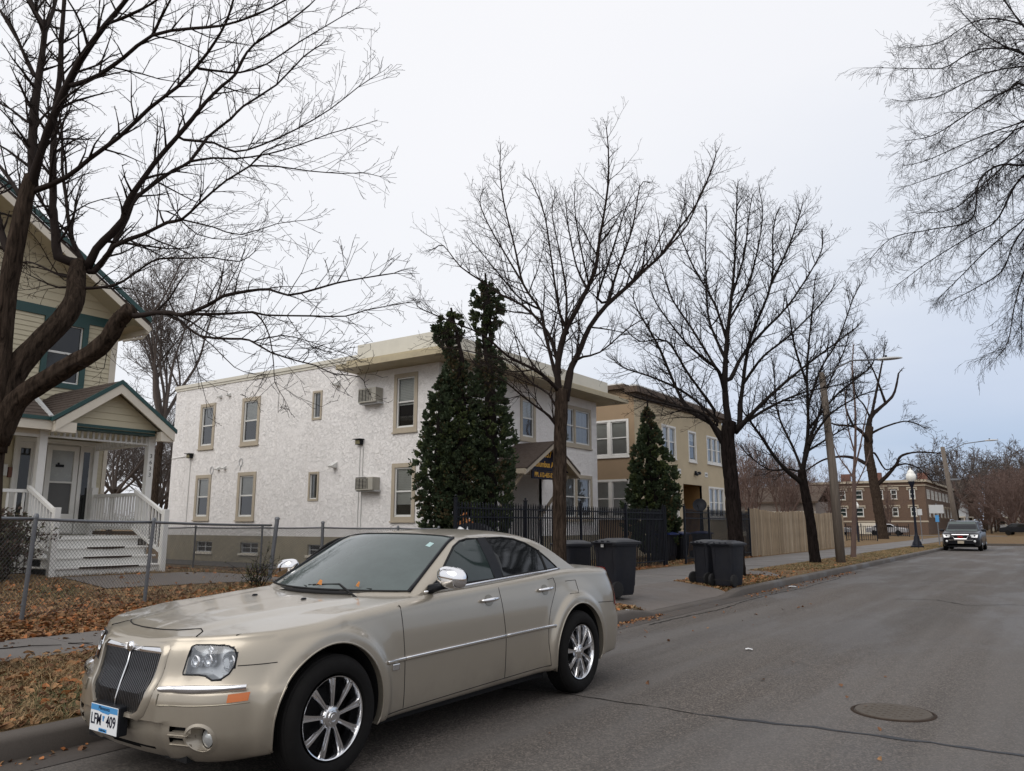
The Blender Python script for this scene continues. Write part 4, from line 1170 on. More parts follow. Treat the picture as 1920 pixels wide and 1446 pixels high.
def bumperstep(z, x=1): return sstep(.36, .43, x)* .022*(1-sstep(.585, .605, z))
NF, NR = 2.7, 3.2
LF, LR = .70, .55
def plan(t, z):
    """t in [0,1]: front corner 0-.30, side .30-.80, rear corner .80-1"""
    a0 = s0(z); a1 = s1(z)
    if t < .30:
        th = (t/.30)*PI/2; X = math.sin(th)**(2/NF); S = 1-math.cos(th)**(2/NF)
        x = Wz(z)*X; s = a0+LF*S-bumperstep(z, x)
        # the nose pushes forward round the grille
        if z > .40: s -= .036*(1-sstep(.38, .47, x))*sstep(.28, .38, z)*(1-sstep(.80, .90, z))
        s += .05*X*X*(1-X)*0
    elif t > .80:
        th = ((1-t)/.20)*PI/2; X = math.sin(th)**(2/NR); S = 1-math.cos(th)**(2/NR)
        x = Wz(z)*X; s = a1-LR*S
    else:
        q = (t-.30)/.50; s = (a0+LF)+(a1-LR-a0-LF)*q; x = Wz(z)
        x += bumperstep(z)*.4*(1-sstep(.30, .36, t))
    x += flare(s, z)*min(1, x/.8)
    # hips: slight waist in the doors
    if 1.3 < s < 3.4: x -= .010*math.sin(PI*(s-1.3)/2.1)*(1-sstep(.3, .9, z)*.3)
    if z > .9 and s > 1.0: x -= 0
    return x, s
def zt(s): return spl([(.07,.80),(.14,.848),(.24,.880),(.47,.915),(.9,.955),(1.3,.985),(1.6,1.01),(2.0,1.03),(3.0,1.07),(3.8,1.105),(4.2,1.112),(4.6,1.105),(4.80,1.09),(4.88,1.06),(4.95,1.0)], s)
def drop(s): return spl([(.0,.02),(.3,.035),(.8,.030),(1.4,.022),(2.0,.01),(3.6,.0),(4.2,.030),(4.9,.06)], s)
def Htop(x, s):
    z = zt(s) - drop(s)*(abs(x)/.93)**3.5
    if s < 1.7:
        k = sstep(.05, .35, s)*(1-sstep(1.2, 1.65, s))
        c = .30+.17*s
        z += .016*k*(1-sstep(c, c+.10, abs(x)))       # raised centre of the bonnet
        z += .004*k*max(0, 1-abs(x)/.02)
    return z
def ze_of(t):
    z = .85
    for _ in range(6):
        x, s = plan(t, min(z, 1.12)); z = Htop(x*.96, s)
    return z
RF = .065
def zbot(s): return spl([(0,.20),(.15,.185),(.35,.20),(1.3,.235),(2.3,.24),(3.4,.25),(4.3,.26),(4.8,.26),(5,.28)], s)
NV = 44; NK = 6; NTOP = 14
def row(t):
    ze = ze_of(t); _, sm = plan(t, .5); zb = zbot(sm); pts = []
    rf = RF*(.55 if t < .22 else 1)
    for j in range(NV+1):
        z = zb+(ze-rf-zb)*j/NV
        x, s = plan(t, z)
        if j == 0: x -= .03*min(1, x/.5)
        pts.append((s, x, z))
    # outward normal in plan
    x1_, s1_ = plan(min(1, t+.004), ze-rf); x0_, s0_ = plan(max(0, t-.004), ze-rf)
    tx, ts = x1_-x0_, s1_-s0_; l = math.hypot(tx, ts) or 1; nx, ns = ts/l, -tx/l
    xb, sb = plan(t, ze-rf)
    for k in range(1, NK+1):
        ph = k/NK*PI/2; ins = rf*(1-math.cos(ph))
        x, s = xb-nx*ins, sb-ns*ins
        x = max(0, x)
        z = ze-rf+rf*math.sin(ph)
        pts.append((s, x, z))
    s_in, x_in = pts[-1][0], pts[-1][1]; dz = ze-Htop(x_in, s_in)
    for k in range(1, NTOP+1):
        f = 1-k/NTOP; x = x_in*f; s = s_in
        pts.append((s, x, Htop(x, s)+dz*f*f))
    return pts
TS_ = [0]
n1 = 34
for i in range(1, n1+1): TS_.append(.30*(i/n1))
sA = plan(.30, .5)[1]; sB = plan(.80, .5)[1]
nmid = int((sB-sA)/.022)
for i in range(1, nmid+1): TS_.append(.30+.50*i/nmid)
for i in range(1, 23): TS_.append(.80+.20*i/22)
rows = [row(t) for t in TS_]
NP = NV+1+NK+NTOP
# features removed from the skin (front openings); polygons in (x,z), s<.9
GR = [(-.31,.822),(.31,.822),(.345,.79),(.335,.65),(.31,.52),(.27,.445),(.22,.415),(-.22,.415),(-.27,.445),(-.31,.52),(-.335,.65),(-.345,.79)]
HLp = [(.478,.812),(.50,.824),(.60,.828),(.69,.824),(.728,.805),(.746,.77),(.745,.72),(.728,.675),(.695,.645),(.655,.640),(.612,.662),(.57,.666),(.468,.662),(.464,.675)]
def inpoly(a, b, pl):
    c = False; j = len(pl)-1
    for i in range(len(pl)):
        if (pl[i][1] > b) != (pl[j][1] > b) and a < (pl[j][0]-pl[i][0])*(b-pl[i][1])/(pl[j][1]-pl[i][1])+pl[i][0]: c = not c
        j = i
    return c
FOG = (.652, .335, .074)
SLOTS = [(.47,.362,.395), (.47,.308,.336)]
def front_cut(s, x, z):
    if s > .85: return False
    ax = abs(x)
    if inpoly(ax, z, GR) and s < .2: return True
    if inpoly(ax, z, HLp): return True
    if math.hypot(ax-FOG[0], z-FOG[1]) < FOG[2]*.9 and s < .4: return True
    for a, z0_, z1_ in SLOTS:
        if a < ax < .585 and z0_ < z < z1_ and s < .4: return True
    if ax < .50 and .215 < z < .25 and s < .1: return True
    return False
def arch_fix(s, z):
    for hc in (HUBF, HUBR):
        d = math.hypot(s-hc, z-AZ)
        if d < AR+.0: return hc, d
    return None
V = []; Fc = []; idx = {}
for i, rw_ in enumerate(rows):
    for j, (s, x, z) in enumerate(rw_):
        V.append([s, x, z])
nrow = len(rows)
def vid(i, j): return i*NP+j
inside = {}
for i in range(nrow):
    for j in range(NV+1):
        s, x, z = V[vid(i, j)]
        a = arch_fix(s, z)
        if a and x > .5: inside[vid(i, j)] = a
cells = []
for i in range(nrow-1):
    for j in range(NP-1):
        q = (vid(i, j), vid(i+1, j), vid(i+1, j+1), vid(i, j+1))
        ni = sum(k in inside for k in q)
        if ni == 4: continue
        c = [sum(V[k][m] for k in q)/4 for m in range(3)]
        if ni >= 3: continue
        if front_cut(*c): continue
        cells.append(q)
used = set(k for q in cells for k in q)
for k in used:
    if k in inside:
        hc, d = inside[k]; s, x, z = V[k]
        f = AR/max(d, .01); V[k][0] = hc+(s-hc)*f; V[k][2] = max(AZ+(z-AZ)*f, min(z, .25))
# snap outside-neighbours of removed cells to the circle as well
for i in range(nrow-1):
    for j in range(NV):
        q = (vid(i, j), vid(i+1, j), vid(i+1, j+1), vid(i, j+1))
        ni = sum(k in inside for k in q)
        if ni == 3:
            for k in q:
                if k not in inside and k in used:
                    s, x, z = V[k]
                    for hc in (HUBF, HUBR):
                        d = math.hypot(s-hc, z-AZ)
                        if d < AR+.03: f = AR/d; V[k][0] = hc+(s-hc)*f; V[k][2] = AZ+(z-AZ)*f
vs = [L2(*v) for v in V]; nV = len(vs); vs += [(-p[0], p[1], p[2]) for p in vs]
fs = [tuple(q) for q in cells] + [tuple(reversed([k+nV for k in q])) for q in cells]
mb = MB(); mb.add(vs, fs)
me = bpy.data.meshes.new('body'); me.from_pydata(mb.v, [], mb.f); me.materials.append(M['carpaint'])
bm = bmesh.new(); bm.from_mesh(me)
bmesh.ops.remove_doubles(bm, verts=bm.verts, dist=.0006)
bmesh.ops.delete(bm, geom=[v for v in bm.verts if not v.link_faces], context='VERTS')
bmesh.ops.recalc_face_normals(bm, faces=bm.faces)
bm.to_mesh(me); bm.free()
me.polygons.foreach_set('use_smooth', [True]*len(me.polygons)); me.set_sharp_from_angle(angle=R(50))
body = make_obj('body', me, car)
# --- lookup helpers
def front_s(x, z):
    """s of the fascia at lateral x and height z"""
    ax = abs(x); lo, hi = 0.0, .30
    for _ in range(26):
        m = (lo+hi)/2
        if plan(m, z)[0] < ax: lo = m
        else: hi = m
    return plan(lo, z)[1]
def side_x(s, z):
    lo, hi = .12, .94
    for _ in range(26):
        m = (lo+hi)/2
        if plan(m, z)[1] < s: lo = m
        else: hi = m
    return plan(lo, z)[0]
def FP(x, z, out=0.0): return L2(front_s(x, z)-out, x, z)
# wheel arch lips and liners
for sg in (1, -1):
    for hc in (HUBF, HUBR):
        mb = MB(); P = []
        for k in range(41):
            a = R(-22+224*k/40); s_, z_ = hc+AR*math.cos(a), AZ+AR*math.sin(a)
            z_ = max(z_, .24)
            xx = side_x(s_, max(.24, z_))
            P.append((s_, xx, z_))
        for k in range(40):
            (a1, b1, c1), (a2, b2, c2) = P[k], P[k+1]
            mb.quad(L2(a1, sg*(b1+.002), c1), L2(a2, sg*(b2+.002), c2), L2(a2, sg*(b2-.05), c2), L2(a1, sg*(b1-.05), c1))
        mb.tube([L2(a, sg*(b_-.002), c) for a, b_, c in P], .007, 6)
        mb.build('arch_lip', M['carpaint'], body, smooth=True)
        mb = MB()
        for k in range(40):
            (a1, b1, c1), (a2, b2, c2) = P[k], P[k+1]
            mb.quad(L2(a1, sg*(b1-.05), c1), L2(a2, sg*(b2-.05), c2), L2(a2, sg*.55, c2), L2(a1, sg*.55, c1))
        mb.quad(L2(hc-.45, sg*.55, .15), L2(hc+.45, sg*.55, .15), L2(hc+.45, sg*.55, .85), L2(hc-.45, sg*.55, .85))
        mb.build('wheel_well', M['dark'], body)
mb = MB(); mb.box(-.84, .84, -1.15+.0, 0.9, .20, .30); mb.box(-.54, .54, -2.35, 2.3, .19, .32); mb.box(-.80, .80, 1.85, 2.3, .26, .35)
mb.box(-.45, .45, -2.22, -1.2, .21, .70)
mb.build('underbody', M['dark'], car)
# --- cabin
def belt(s): return spl([(1.5,1.015),(1.9,1.030),(2.6,1.062),(3.4,1.095),(3.9,1.115),(4.4,1.12)], s)
def zroof(s): return spl([(2.0,1.418),(2.35,1.452),(2.7,1.472),(3.0,1.478),(3.3,1.468),(3.6,1.435),(3.9,1.37)], s)
def Cx(z, s):
    u = (z-1.03)/.40
    xb = spl([(1.4,.79),(1.8,.835),(2.4,.862),(3.3,.862),(3.9,.825),(4.4,.77)], s)
    u = max(0, u)
    return xb-.105*u-.075*u*u
def top_ws(x, s): return 1.005+(s-1.42-.27*(x/.8)**2)*.51
def top_bl(x, s): return 1.10+(4.26-.17*(x/.75)**2-s)*.46
def smin(a, b, k=.05):
    h = max(0, min(1, .5+.5*(b-a)/k)); return b*(1-h)+a*h-k*h*(1-h)
def ctop(x, s):
    rf = zroof(s)-.045*(x/.66)**2-.02*(abs(x)/.66)**6
    return smin(smin(rf, top_ws(x, s), .035), top_bl(x, s), .06)
SS = [1.50+2.76*i/92 for i in range(93)]
crow = []
for s in SS:
    zb = belt(s)-.035; lo, hi = zb, 1.5
    for _ in range(30):
        m = (lo+hi)/2
        if ctop(Cx(m, s), s) > m: lo = m
        else: hi = m
    ze = lo; pts = []
    if ze <= zb+.001: ze = zb+.001
    rr_ = min(.035, (ze-zb)*.45)
    for j in range(13): z = zb+(ze-rr_-zb)*j/12; pts.append((s, Cx(z, s), z))
    xe = Cx(ze, s)
    xi = xe-.035
    # rounded cant rail
    p0 = pts[-1]; p2 = (s, xi, ctop(xi, s) if ze > zb+.01 else ze)
    for k in (1, 2, 3, 4):
        t = k/5; pc_ = (xe, ze+.002)
        xx = (1-t)**2*p0[1]+2*t*(1-t)*pc_[0]+t*t*p2[1]; zz = (1-t)**2*p0[2]+2*t*(1-t)*pc_[1]+t*t*p2[2]; pts.append((s, xx, zz))
    for k in range(15): x = xi*(1-k/14); pts.append((s, x, max(ctop(x, s), Htop(x, s)-.04)))
    crow.append(pts)
mb = MB(); n_ = len(crow[0]); b = 0
for rw_ in crow:
    for p in rw_: mb.v.append(L2(*p))
off = len(mb.v)
mb.v += [(-p[0], p[1], p[2]) for p in mb.v]
for i in range(len(crow)-1):
    for j in range(n_-1):
        q = (i*n_+j, i*n_+j+1, (i+1)*n_+j+1, (i+1)*n_+j); mb.f.append(q); mb.m.append(0); mb.f.append(tuple(k+off for k in reversed(q))); mb.m.append(0)
cab = mb.build('roof', M['carpaint'], car, smooth=True, auto=45, fixn=True)
# glass
EPS = .004
mb = MB()
def wsfn(x, s): return L2(s, x, ctop(x, s)+EPS)
# windscreen outline in plan (x, s)
wsb = lambda x: 1.475+.27*(x/.8)**2
wst = lambda x: 2.285+.13*(x/.6)**2
pl = [(x, wsb(x)) for x in [-.755+1.51*i/20 for i in range(21)]]+[(x, wst(x)) for x in [.595-1.19*i/16 for i in range(17)]]
patch(mb, pl, wsfn, .05)
wsg = mb.build('windshield', M['windshield'], car, smooth=True)
def ribbon(mb, pts3, w, nrm=None, out=.001):
    P = [Vector(p) for p in pts3]
    for i in range(len(P)-1):
        pass
    mb.tube(P, w, 6)
mb = MB(); ribbon(mb, [wsfn(*p) for p in pl+[pl[0]]], .008); mb.build('rubber_seal', M['rubber'], wsg, smooth=True)
for sg in (1, -1):
    mb = MB(); P = []
    for k in range(12):
        t = k/11; x = .755+(.595-.755)*t; s = wsb(.755)+(wst(.595)-wsb(.755))*t
        P.append(wsfn(sg*(x+.012), s))
    mb.tube(P, .013, 6); mb.build('pillar_moulding', M['blackpaint'], wsg, smooth=True)
bl_ = lambda x: 4.20-.17*(x/.75)**2; bt_ = lambda x: 3.56-.08*(x/.6)**2
pl2 = [(x, bt_(x)) for x in [-.50+1.0*i/12 for i in range(13)]]+[(x, bl_(x)) for x in [.60-1.2*i/14 for i in range(15)]]
mb = MB(); patch(mb, pl2, wsfn, .06); mb.build('rear_window', M['darkglass'], car, smooth=True)
# side glass outlines (s, z)
def sf(sg, out=EPS): return lambda s, z: L2(s, sg*(Cx(z, s)+out), z)
FW = [(1.92,1.052),(2.30,1.068),(2.66,1.078),(2.60,1.402),(2.46,1.400),(2.36,1.385),(2.26,1.345),(2.10,1.225)]
RW = [(2.78,1.084),(3.10,1.100),(3.52,1.112),(3.68,1.122),(3.56,1.205),(3.42,1.290),(3.28,1.350),(3.12,1.390),(2.95,1.405),(2.73,1.405)]
BPIL = [(2.655,1.062),(2.79,1.068),(2.735,1.412),(2.595,1.408)]
for sg in (1, -1):
    for nm, pg, mt in (('front_side_window', FW, 'sideglass'), ('rear_side_window', RW, 'darkglass')):
        mb = MB(); patch(mb, pg, sf(sg), .05); sw = mb.build(nm, M[mt], car, smooth=True)
        mb = MB(); mb.tube([sf(sg)(*p) for p in pg+[pg[0]]], .009, 6); mb.build('rubber_seal', M['rubber'], sw)
        if nm == 'rear_side_window':
            mb = MB(); mb.tube([sf(sg)(3.47, 1.11), sf(sg)(3.44, 1.285)], .014, 6); mb.build('divider_bar', M['rubber'], sw)
    mb = MB(); patch(mb, BPIL, sf(sg, .007), .06); mb.build('pillar_cover', M['blackpaint'], car)
    mb = MB(); patch(mb, [(1.80,1.030),(1.925,1.050),(2.02,1.14)], sf(sg, .008), .06); mb.build('mirror_gusset', M['blackpaint'], car)
    # chrome strip at the belt line
    P = [L2(s, sg*(Cx(belt(s)+.003, s)+.006), belt(s)+.003) for s in [1.80+1.93*i/30 for i in range(31)]]
    mb = MB(); mb.tube(P, .010, 6); mb.build('belt_moulding', M['chrome'], car, smooth=True)
    # side moulding
    def bs(z_, a, b_, n_, o): return [L2(a+(b_-a)*i/n_, sg*(side_x(a+(b_-a)*i/n_, z_(a+(b_-a)*i/n_))+o), z_(a+(b_-a)*i/n_)) for i in range(n_+1)]
    zm = lambda s: .608+.012*(s-1.3)
    mo = None
    for (a, b_) in ((1.315, 1.50), (1.505, 2.70), (2.712, 3.42)):
        mb = MB(); mb.tube(bs(zm, a, b_, 20, .004), .013, 6); mm = mb.build('side_moulding', M['carpaint'], car, smooth=True)
        mb = MB(); mb.tube(bs(lambda s: zm(s)+.008, a, b_, 20, .011), .0075, 6); mb.build('chrome_insert', M['chrome'], mm, smooth=True)
    mb = MB(); c_ = Vector(L2(1.40, sg*(side_x(1.40, .575)+.006), .572)); mb.obox(c_, (0, .035, 0), (sg*.006, 0, 0), (0, 0, .022)); mb.build('fender_badge', M['chrome_dull'], car, bevel=.006)
    # handles
    for hs_, hz in ((2.50, .925), (3.33, .952)):
        mb = MB(); c_ = []
        for k in range(13):
            t = k/12; s = hs_-.11+.22*t; o = .012+.030*math.sin(PI*t)**.5; c_.append(L2(s, sg*(side_x(s, hz)+o), hz+.008*t))
        mb.tube(c_, [.010+.008*math.sin(PI*k/12) for k in range(13)], 8); ha = mb.build('door_handle', M['chrome'], car, smooth=True)
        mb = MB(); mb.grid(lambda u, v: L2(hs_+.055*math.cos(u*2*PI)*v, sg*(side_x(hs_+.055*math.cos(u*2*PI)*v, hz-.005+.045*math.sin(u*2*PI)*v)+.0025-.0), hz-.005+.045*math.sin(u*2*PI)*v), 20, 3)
        mb.build('handle_recess_shade', M['rcs_shade'], ha, smooth=True)  # disc lying on the skin; the hollow's shade is in its darker colour
    # shut lines
    mb = MB()
    def line(pts, w=.0028, o=.0006):
        mb.tube([L2(s, sg*(side_x(s, z)+o), z) for s, z in pts], w, 4)
    def seq(p, q, n_=12): return [(p[0]+(q[0]-p[0])*i/n_, p[1]+(q[1]-p[1])*i/n_) for i in range(n_+1)]
    line(seq((1.475, .955), (1.50, .62))+seq((1.50, .62), (1.515, .285)))
    line(seq((2.655, 1.01), (2.705, .62))+seq((2.705, .62), (2.71, .30)))
    line(seq((1.30, .275), (2.0, .285))+seq((2.0, .285), (3.36, .305), 24))
    line([(3.40+.02*math.sin(k*.5), 1.03-.0*k) for k in range(1)]+[(3.50, 1.04), (3.52, .99), (3.50, .93), (3.44, .86), (3.385, .78), (3.345, .68), (3.33, .60), (3.33, .50), (3.345, .40), (3.36, .305)])
    line(seq((.290, .718), (.46, .728), 10)); line(seq((4.25, .77), (4.78, .74), 10))
    line(seq((1.475,.955),(1.46,.968),3))
    line([(3.70,1.0),(3.88,1.0),(3.885,.90),(3.86,.885),(3.72,.885)])
    mb.build('shut_line', M['dark'], body)
    # mirror
    mb = MB(); mc = Vector(L2(1.90 if sg > 0 else 2.04, sg*(1.025 if sg > 0 else .99), 1.135))
    def mir(u, v):
        a = u*2*PI; b_ = (v-.5)*PI
        f = lambda c, e: math.copysign(abs(c)**e, c)
        X = f(math.cos(b_), .7)*f(math.cos(a), .8); Y = f(math.cos(b_), .7)*f(math.sin(a), .8); Z = f(math.sin(b_), .8)
        return (mc.x+.125*X*sg, mc.y+(.085 if Y < 0 else .045)*Y-.0, mc.z+.078*Z-.012*X)
    mb.grid(mir, 28, 16); mi = mb.build('mirror', M['chrome'], car, smooth=True)
    mb = MB(); ms_ = 0 if sg > 0 else .13; mb.tube([L2(1.86+ms_, sg*.84, 1.045), L2(1.88+ms_, sg*.93, 1.07), L2(1.90+ms_, sg*.98, 1.085)], [.035, .028, .03], 8); mb.build('mirror_stalk', M['blackpaint'], mi, smooth=True)
    mb = MB(); mb.grid(lambda u, v: (mc.x+sg*.108*math.cos(u*2*PI)*v, mc.y+.047, mc.z+.062*math.sin(u*2*PI)*v), 20, 2); mb.build('mirror_glass', M['darkglass'], mi)
    # tail lamp wraps the rear corner
    mb = MB()
    def tail(u, v):
        z = .72+.36*v; t = .86+u*.075-.03*(1-v)
        x, s = plan(min(t, .95), z); l = 1.004
        return L2(s+.006, sg*(x+.006), z)
    mb.grid(tail, 10, 8); mb.build('tail_lamp', M['red'], car, smooth=True)
    # fog lamp with a round bezel, air slots beside it
    fx, fz, fr_ = FOG
    mb = MB(); nb_ = 32
    ringp = lambda r, o: [FP(sg*(fx+r*math.cos(2*PI*k/nb_)), fz+r*math.sin(2*PI*k/nb_), o) for k in range(nb_)]
    r1, r2, = ringp(fr_+.012, .001), ringp(fr_-.004, .006)
    cxf = L2(front_s(fx, fz)+.05, sg*(fx+.012), fz)
    r3 = [(cxf[0]+(fr_-.018)*math.cos(2*PI*k/nb_)*sg, cxf[1], cxf[2]+(fr_-.018)*math.sin(2*PI*k/nb_)) for k in range(nb_)]
    bb = mb.add(r1+r2+r3, [(k, (k+1) % nb_, nb_+(k+1) % nb_, nb_+k) for k in range(nb_)]+[(nb_+k, nb_+(k+1) % nb_, 2*nb_+(k+1) % nb_, 2*nb_+k) for k in range(nb_)])
    fo = mb.build('fog_lamp', M['carpaint'], car, smooth=True, auto=40)
    mb = MB(); mb.grid(lambda u, v: (cxf[0]+.050*math.cos(u*2*PI)*v*sg, cxf[1]-.022*(1-v*v), cxf[2]+.050*math.sin(u*2*PI)*v), 24, 6); mb.build('fog_lens', M['lampglass'] if 'lampglass' in M else M['chrome_dull'], fo, smooth=True)
    for a, z0_, z1_ in SLOTS:
        mb = MB(); n_ = 8
        for k in range(n_):
            xa = a+(.595-a)*k/n_; xb = a+(.595-a)*(k+1)/n_
            for (zz0, zz1, o0, o1) in ((z0_-.012, z0_+.008, .008, -.03), ):
                mb.quad(FP(sg*xa, zz0, o0), FP(sg*xb, zz0, o0), FP(sg*xb, zz1, o1), FP(sg*xa, zz1, o1))
                mb.quad(FP(sg*xa, zz0-.012, -.002), FP(sg*xb, zz0-.012, -.002), FP(sg*xb, zz0, o0), FP(sg*xa, zz0, o0))
            mb.quad(FP(sg*xa, z1_-.005, -.035), FP(sg*xb, z1_-.005, -.035), FP(sg*xb, z1_+.01, .001), FP(sg*xa, z1_+.01, .001))
        mb.build('bumper_slot', M['carpaint'], car)
        mb = MB(); mb.quad(FP(sg*a, z0_-.02, -.04), FP(sg*.60, z0_-.02, -.04), FP(sg*.60, z1_+.02, -.04), FP(sg*a, z1_+.02, -.04)); mb.build('slot_void', M['dark'], car)
    # chrome strip along the top of the bumper with the amber marker below its outer end
    mb = MB()
    def chr_(u, v):
        x = .40+(.84-.40)*u; h = .016+.008*math.sin(PI*min(1, u*1.2)); a = v*PI
        z = .585+.022*u*u; s = front_s(min(x, .935), .56)-.004
        return L2(s-.020*math.sin(a)*(1-.3*u)+.012, sg*(x+.012*math.sin(a)*u*u), z+h*math.cos(a)+.006)
    mb.grid(chr_, 28, 8); 
    mb.build('bumper_chrome', M['chrome'], car, smooth=True)
    mb = MB()
    def amb(u, v):
        x = .775+(.855-.775)*u; z = .530+.045*v+.010*u
        return L2(front_s(x, z)-.006, sg*(x+.003), z)
    mb.grid(amb, 8, 3); mb.build('turn_signal', M['orange'], car, smooth=True)
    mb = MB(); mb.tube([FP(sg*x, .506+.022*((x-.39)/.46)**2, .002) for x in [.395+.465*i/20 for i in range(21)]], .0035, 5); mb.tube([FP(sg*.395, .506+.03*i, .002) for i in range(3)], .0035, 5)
    mb.build('bumper_crease', M['rcs_shade'] if 'rcs_shade' in M else M['dark'], body)  # crease drawn as a line, its shade put into the darker paint
    # headlamp: bezel, bowl with two reflectors, clear lens
    mb = MB(); P = [FP(sg*x, z, .003) for x, z in HLp]; Q = None
    def dense(pl_, st=.02):
        out = []
        for i in range(len(pl_)):
            a = Vector(pl_[i]); b_ = Vector(pl_[(i+1) % len(pl_)]); n_ = max(1, int((b_-a).length/st))
            out += [a+(b_-a)*k/n_ for k in range(n_)]
        return out
    D = dense(HLp)
    mb.tube([FP(sg*p[0], p[1], .000) for p in D], .0055, 6, close=True)
    hl = mb.build('headlight', M['blackpaint'], car, smooth=True)
    mb = MB(); patch(mb, HLp, lambda x, z: L2(front_s(x, z)+.055+.05*max(0, (x-.45))*.6, sg*(x-.01), z), .04)
    for p, q in zip(D, D[1:]+D[:1]):
        mb.quad(FP(sg*p[0], p[1], .0), FP(sg*q[0], q[1], .0), L2(front_s(q[0], q[1])+.055+.05*max(0, q[0]-.45), sg*(q[0]-.01), q[1]), L2(front_s(p[0], p[1])+.055+.05*max(0, p[0]-.45), sg*(p[0]-.01), p[1]))
    mb.build('reflector', M['bowl'], hl, smooth=True, auto=40)
    for (bx, bz, br_, dp) in ((.690, .735, .052, .035), (.594, .742, .036, .015), (.60, .798, .022, .006), (.525, .735, .034, .004)):
        mb = MB(); c_ = L2(front_s(bx, bz)+dp+.01, sg*bx, bz)
        mb.lathe([(br_*math.sin(k/8*PI/2), -.010+.022*math.cos(k/8*PI/2)) for k in range(9)], (c_[0], c_[1], c_[2]), 'y', 24)
        mb.lathe([(br_*.97, -.012), (br_, -.016), (br_*1.05, -.010), (br_*1.06, .02)], (c_[0], c_[1], c_[2]), 'y', 24)
        mb.lathe([(.0, -.004), (br_*.2, .0), (br_*.25, .012)], (c_[0], c_[1], c_[2]), 'y', 16)
        mb.build('lamp_bowl', M['bowl2'], hl, smooth=True)
    mb = MB(); patch(mb, HLp, lambda x, z: FP(sg*x, z, .003), .03); mb.build('lens', M['lens'], hl, smooth=True)
# --- grille
def GP_(x, z, o=0.0): return L2(.028+.055*abs(x/.33)**2+.10*max(0, z-.42)-o-.055+ .012, x, z)
mb = MB()
D = []
for i in range(len(GR)):
    a = Vector(GR[i]); b_ = Vector(GR[(i+1) % len(GR)]); n_ = max(1, int((b_-a).length/.03)); D += [a+(b_-a)*k/n_ for k in range(n_)]
gc = Vector((0, .62))
def off(p, d): 
    v = (p-gc); return p+v.normalized()*d
O1 = [FP(off(p, .020)[0], off(p, .020)[1], .0015) for p in D]; O2 = [FP(p[0], p[1], .018) for p in D]; O3 = [FP(off(p, -.028)[0], off(p, -.028)[1], .014) for p in D]; O4 = [Vector(FP(off(p, -.034)[0], off(p, -.034)[1], -.03)) for p in D]
n_ = len(D)
mb.add(O1+O2+O3+O4, [(k, (k+1) % n_, n_+(k+1) % n_, n_+k) for k in range(n_)]+[(n_+k, n_+(k+1) % n_, 2*n_+(k+1) % n_, 2*n_+k) for k in range(n_)]+[(2*n_+k, 2*n_+(k+1) % n_, 3*n_+(k+1) % n_, 3*n_+k) for k in range(n_)])
gr = mb.build('grille', M['carpaint'], car, smooth=True, auto=60)
mb = MB(); patch(mb, GR, lambda x, z: FP(x, z, -.035), .05); mb.build('grille_void', M['dark'], gr)
mb = MB()
def edge_z(x):
    """top and bottom of the grille opening at x"""
    zs = []
    for i in range(len(GR)):
        a, b_ = off(Vector(GR[i]), -.02), off(Vector(GR[(i+1) % len(GR)]), -.02)
        if (a.x-x)*(b_.x-x) <= 0 and abs(a.x-b_.x) > 1e-6: zs.append(a.y+(b_.y-a.y)*(x-a.x)/(b_.x-a.x))
    return (min(zs), max(zs)) if len(zs) > 1 else None
NS = 36
for k in range(NS+1):
    if k == NS//2+1: mb.build('grille_slat', M['slat'], gr); mb = MB()
    x = -.320+.640*k/NS
    e = edge_z(x)
    if not e or abs(x) < .008: continue
    z0_, z1_ = e[0]+.004, min(e[1], .775); ns_ = 6
    lean = .0
    for q in range(ns_):
        za = z0_+(z1_-z0_)*q/ns_; zb_ = z0_+(z1_-z0_)*(q+1)/ns_
        A_ = [FP(x-.0017, za, .000), FP(x+.0017, za, .000), FP(x+.0026, za, -.006), FP(x-.0026, za, -.006)]; B_ = [FP(x-.0017, zb_, .000), FP(x+.0017, zb_, .000), FP(x+.0026, zb_, -.006), FP(x-.0026, zb_, -.006)]
        mb.add(A_+B_, [(0,1,5,4),(1,2,6,5),(3,0,4,7)])
mb.build('grille_slat', M['slat'], gr)
mb = MB(); mb.tube([FP(0, z, .004) for z in (.42, .5, .6, .7, .775)], .0065, 6); 
mb.grid(lambda u, v: FP(-.325+.65*u, .768+.040*v, .004+.003*math.sin(PI*v)), 20, 4); mb.build('chrome_header', M['chrome_dull'], gr, smooth=True)
mb = MB(); c_ = FP(0, .788, .012)
mb.lathe([(.0, -.012), (.018, -.011), (.020, -.006), (.026, -.010), (.031, -.004), (.031, .012)], c_, 'y', 28)
for sg in (1, -1):
    for q in range(5):
        z_ = .803-q*.007; ln = .125-q*.018
        a = FP(sg*.03, z_-.002, .012); b_ = FP(sg*(.03+ln), z_+.002-q*.001, .010); mb.tube([a, b_], [.0032, .0018], 5)
mb.build('badge', M['chrome'], gr, smooth=True)
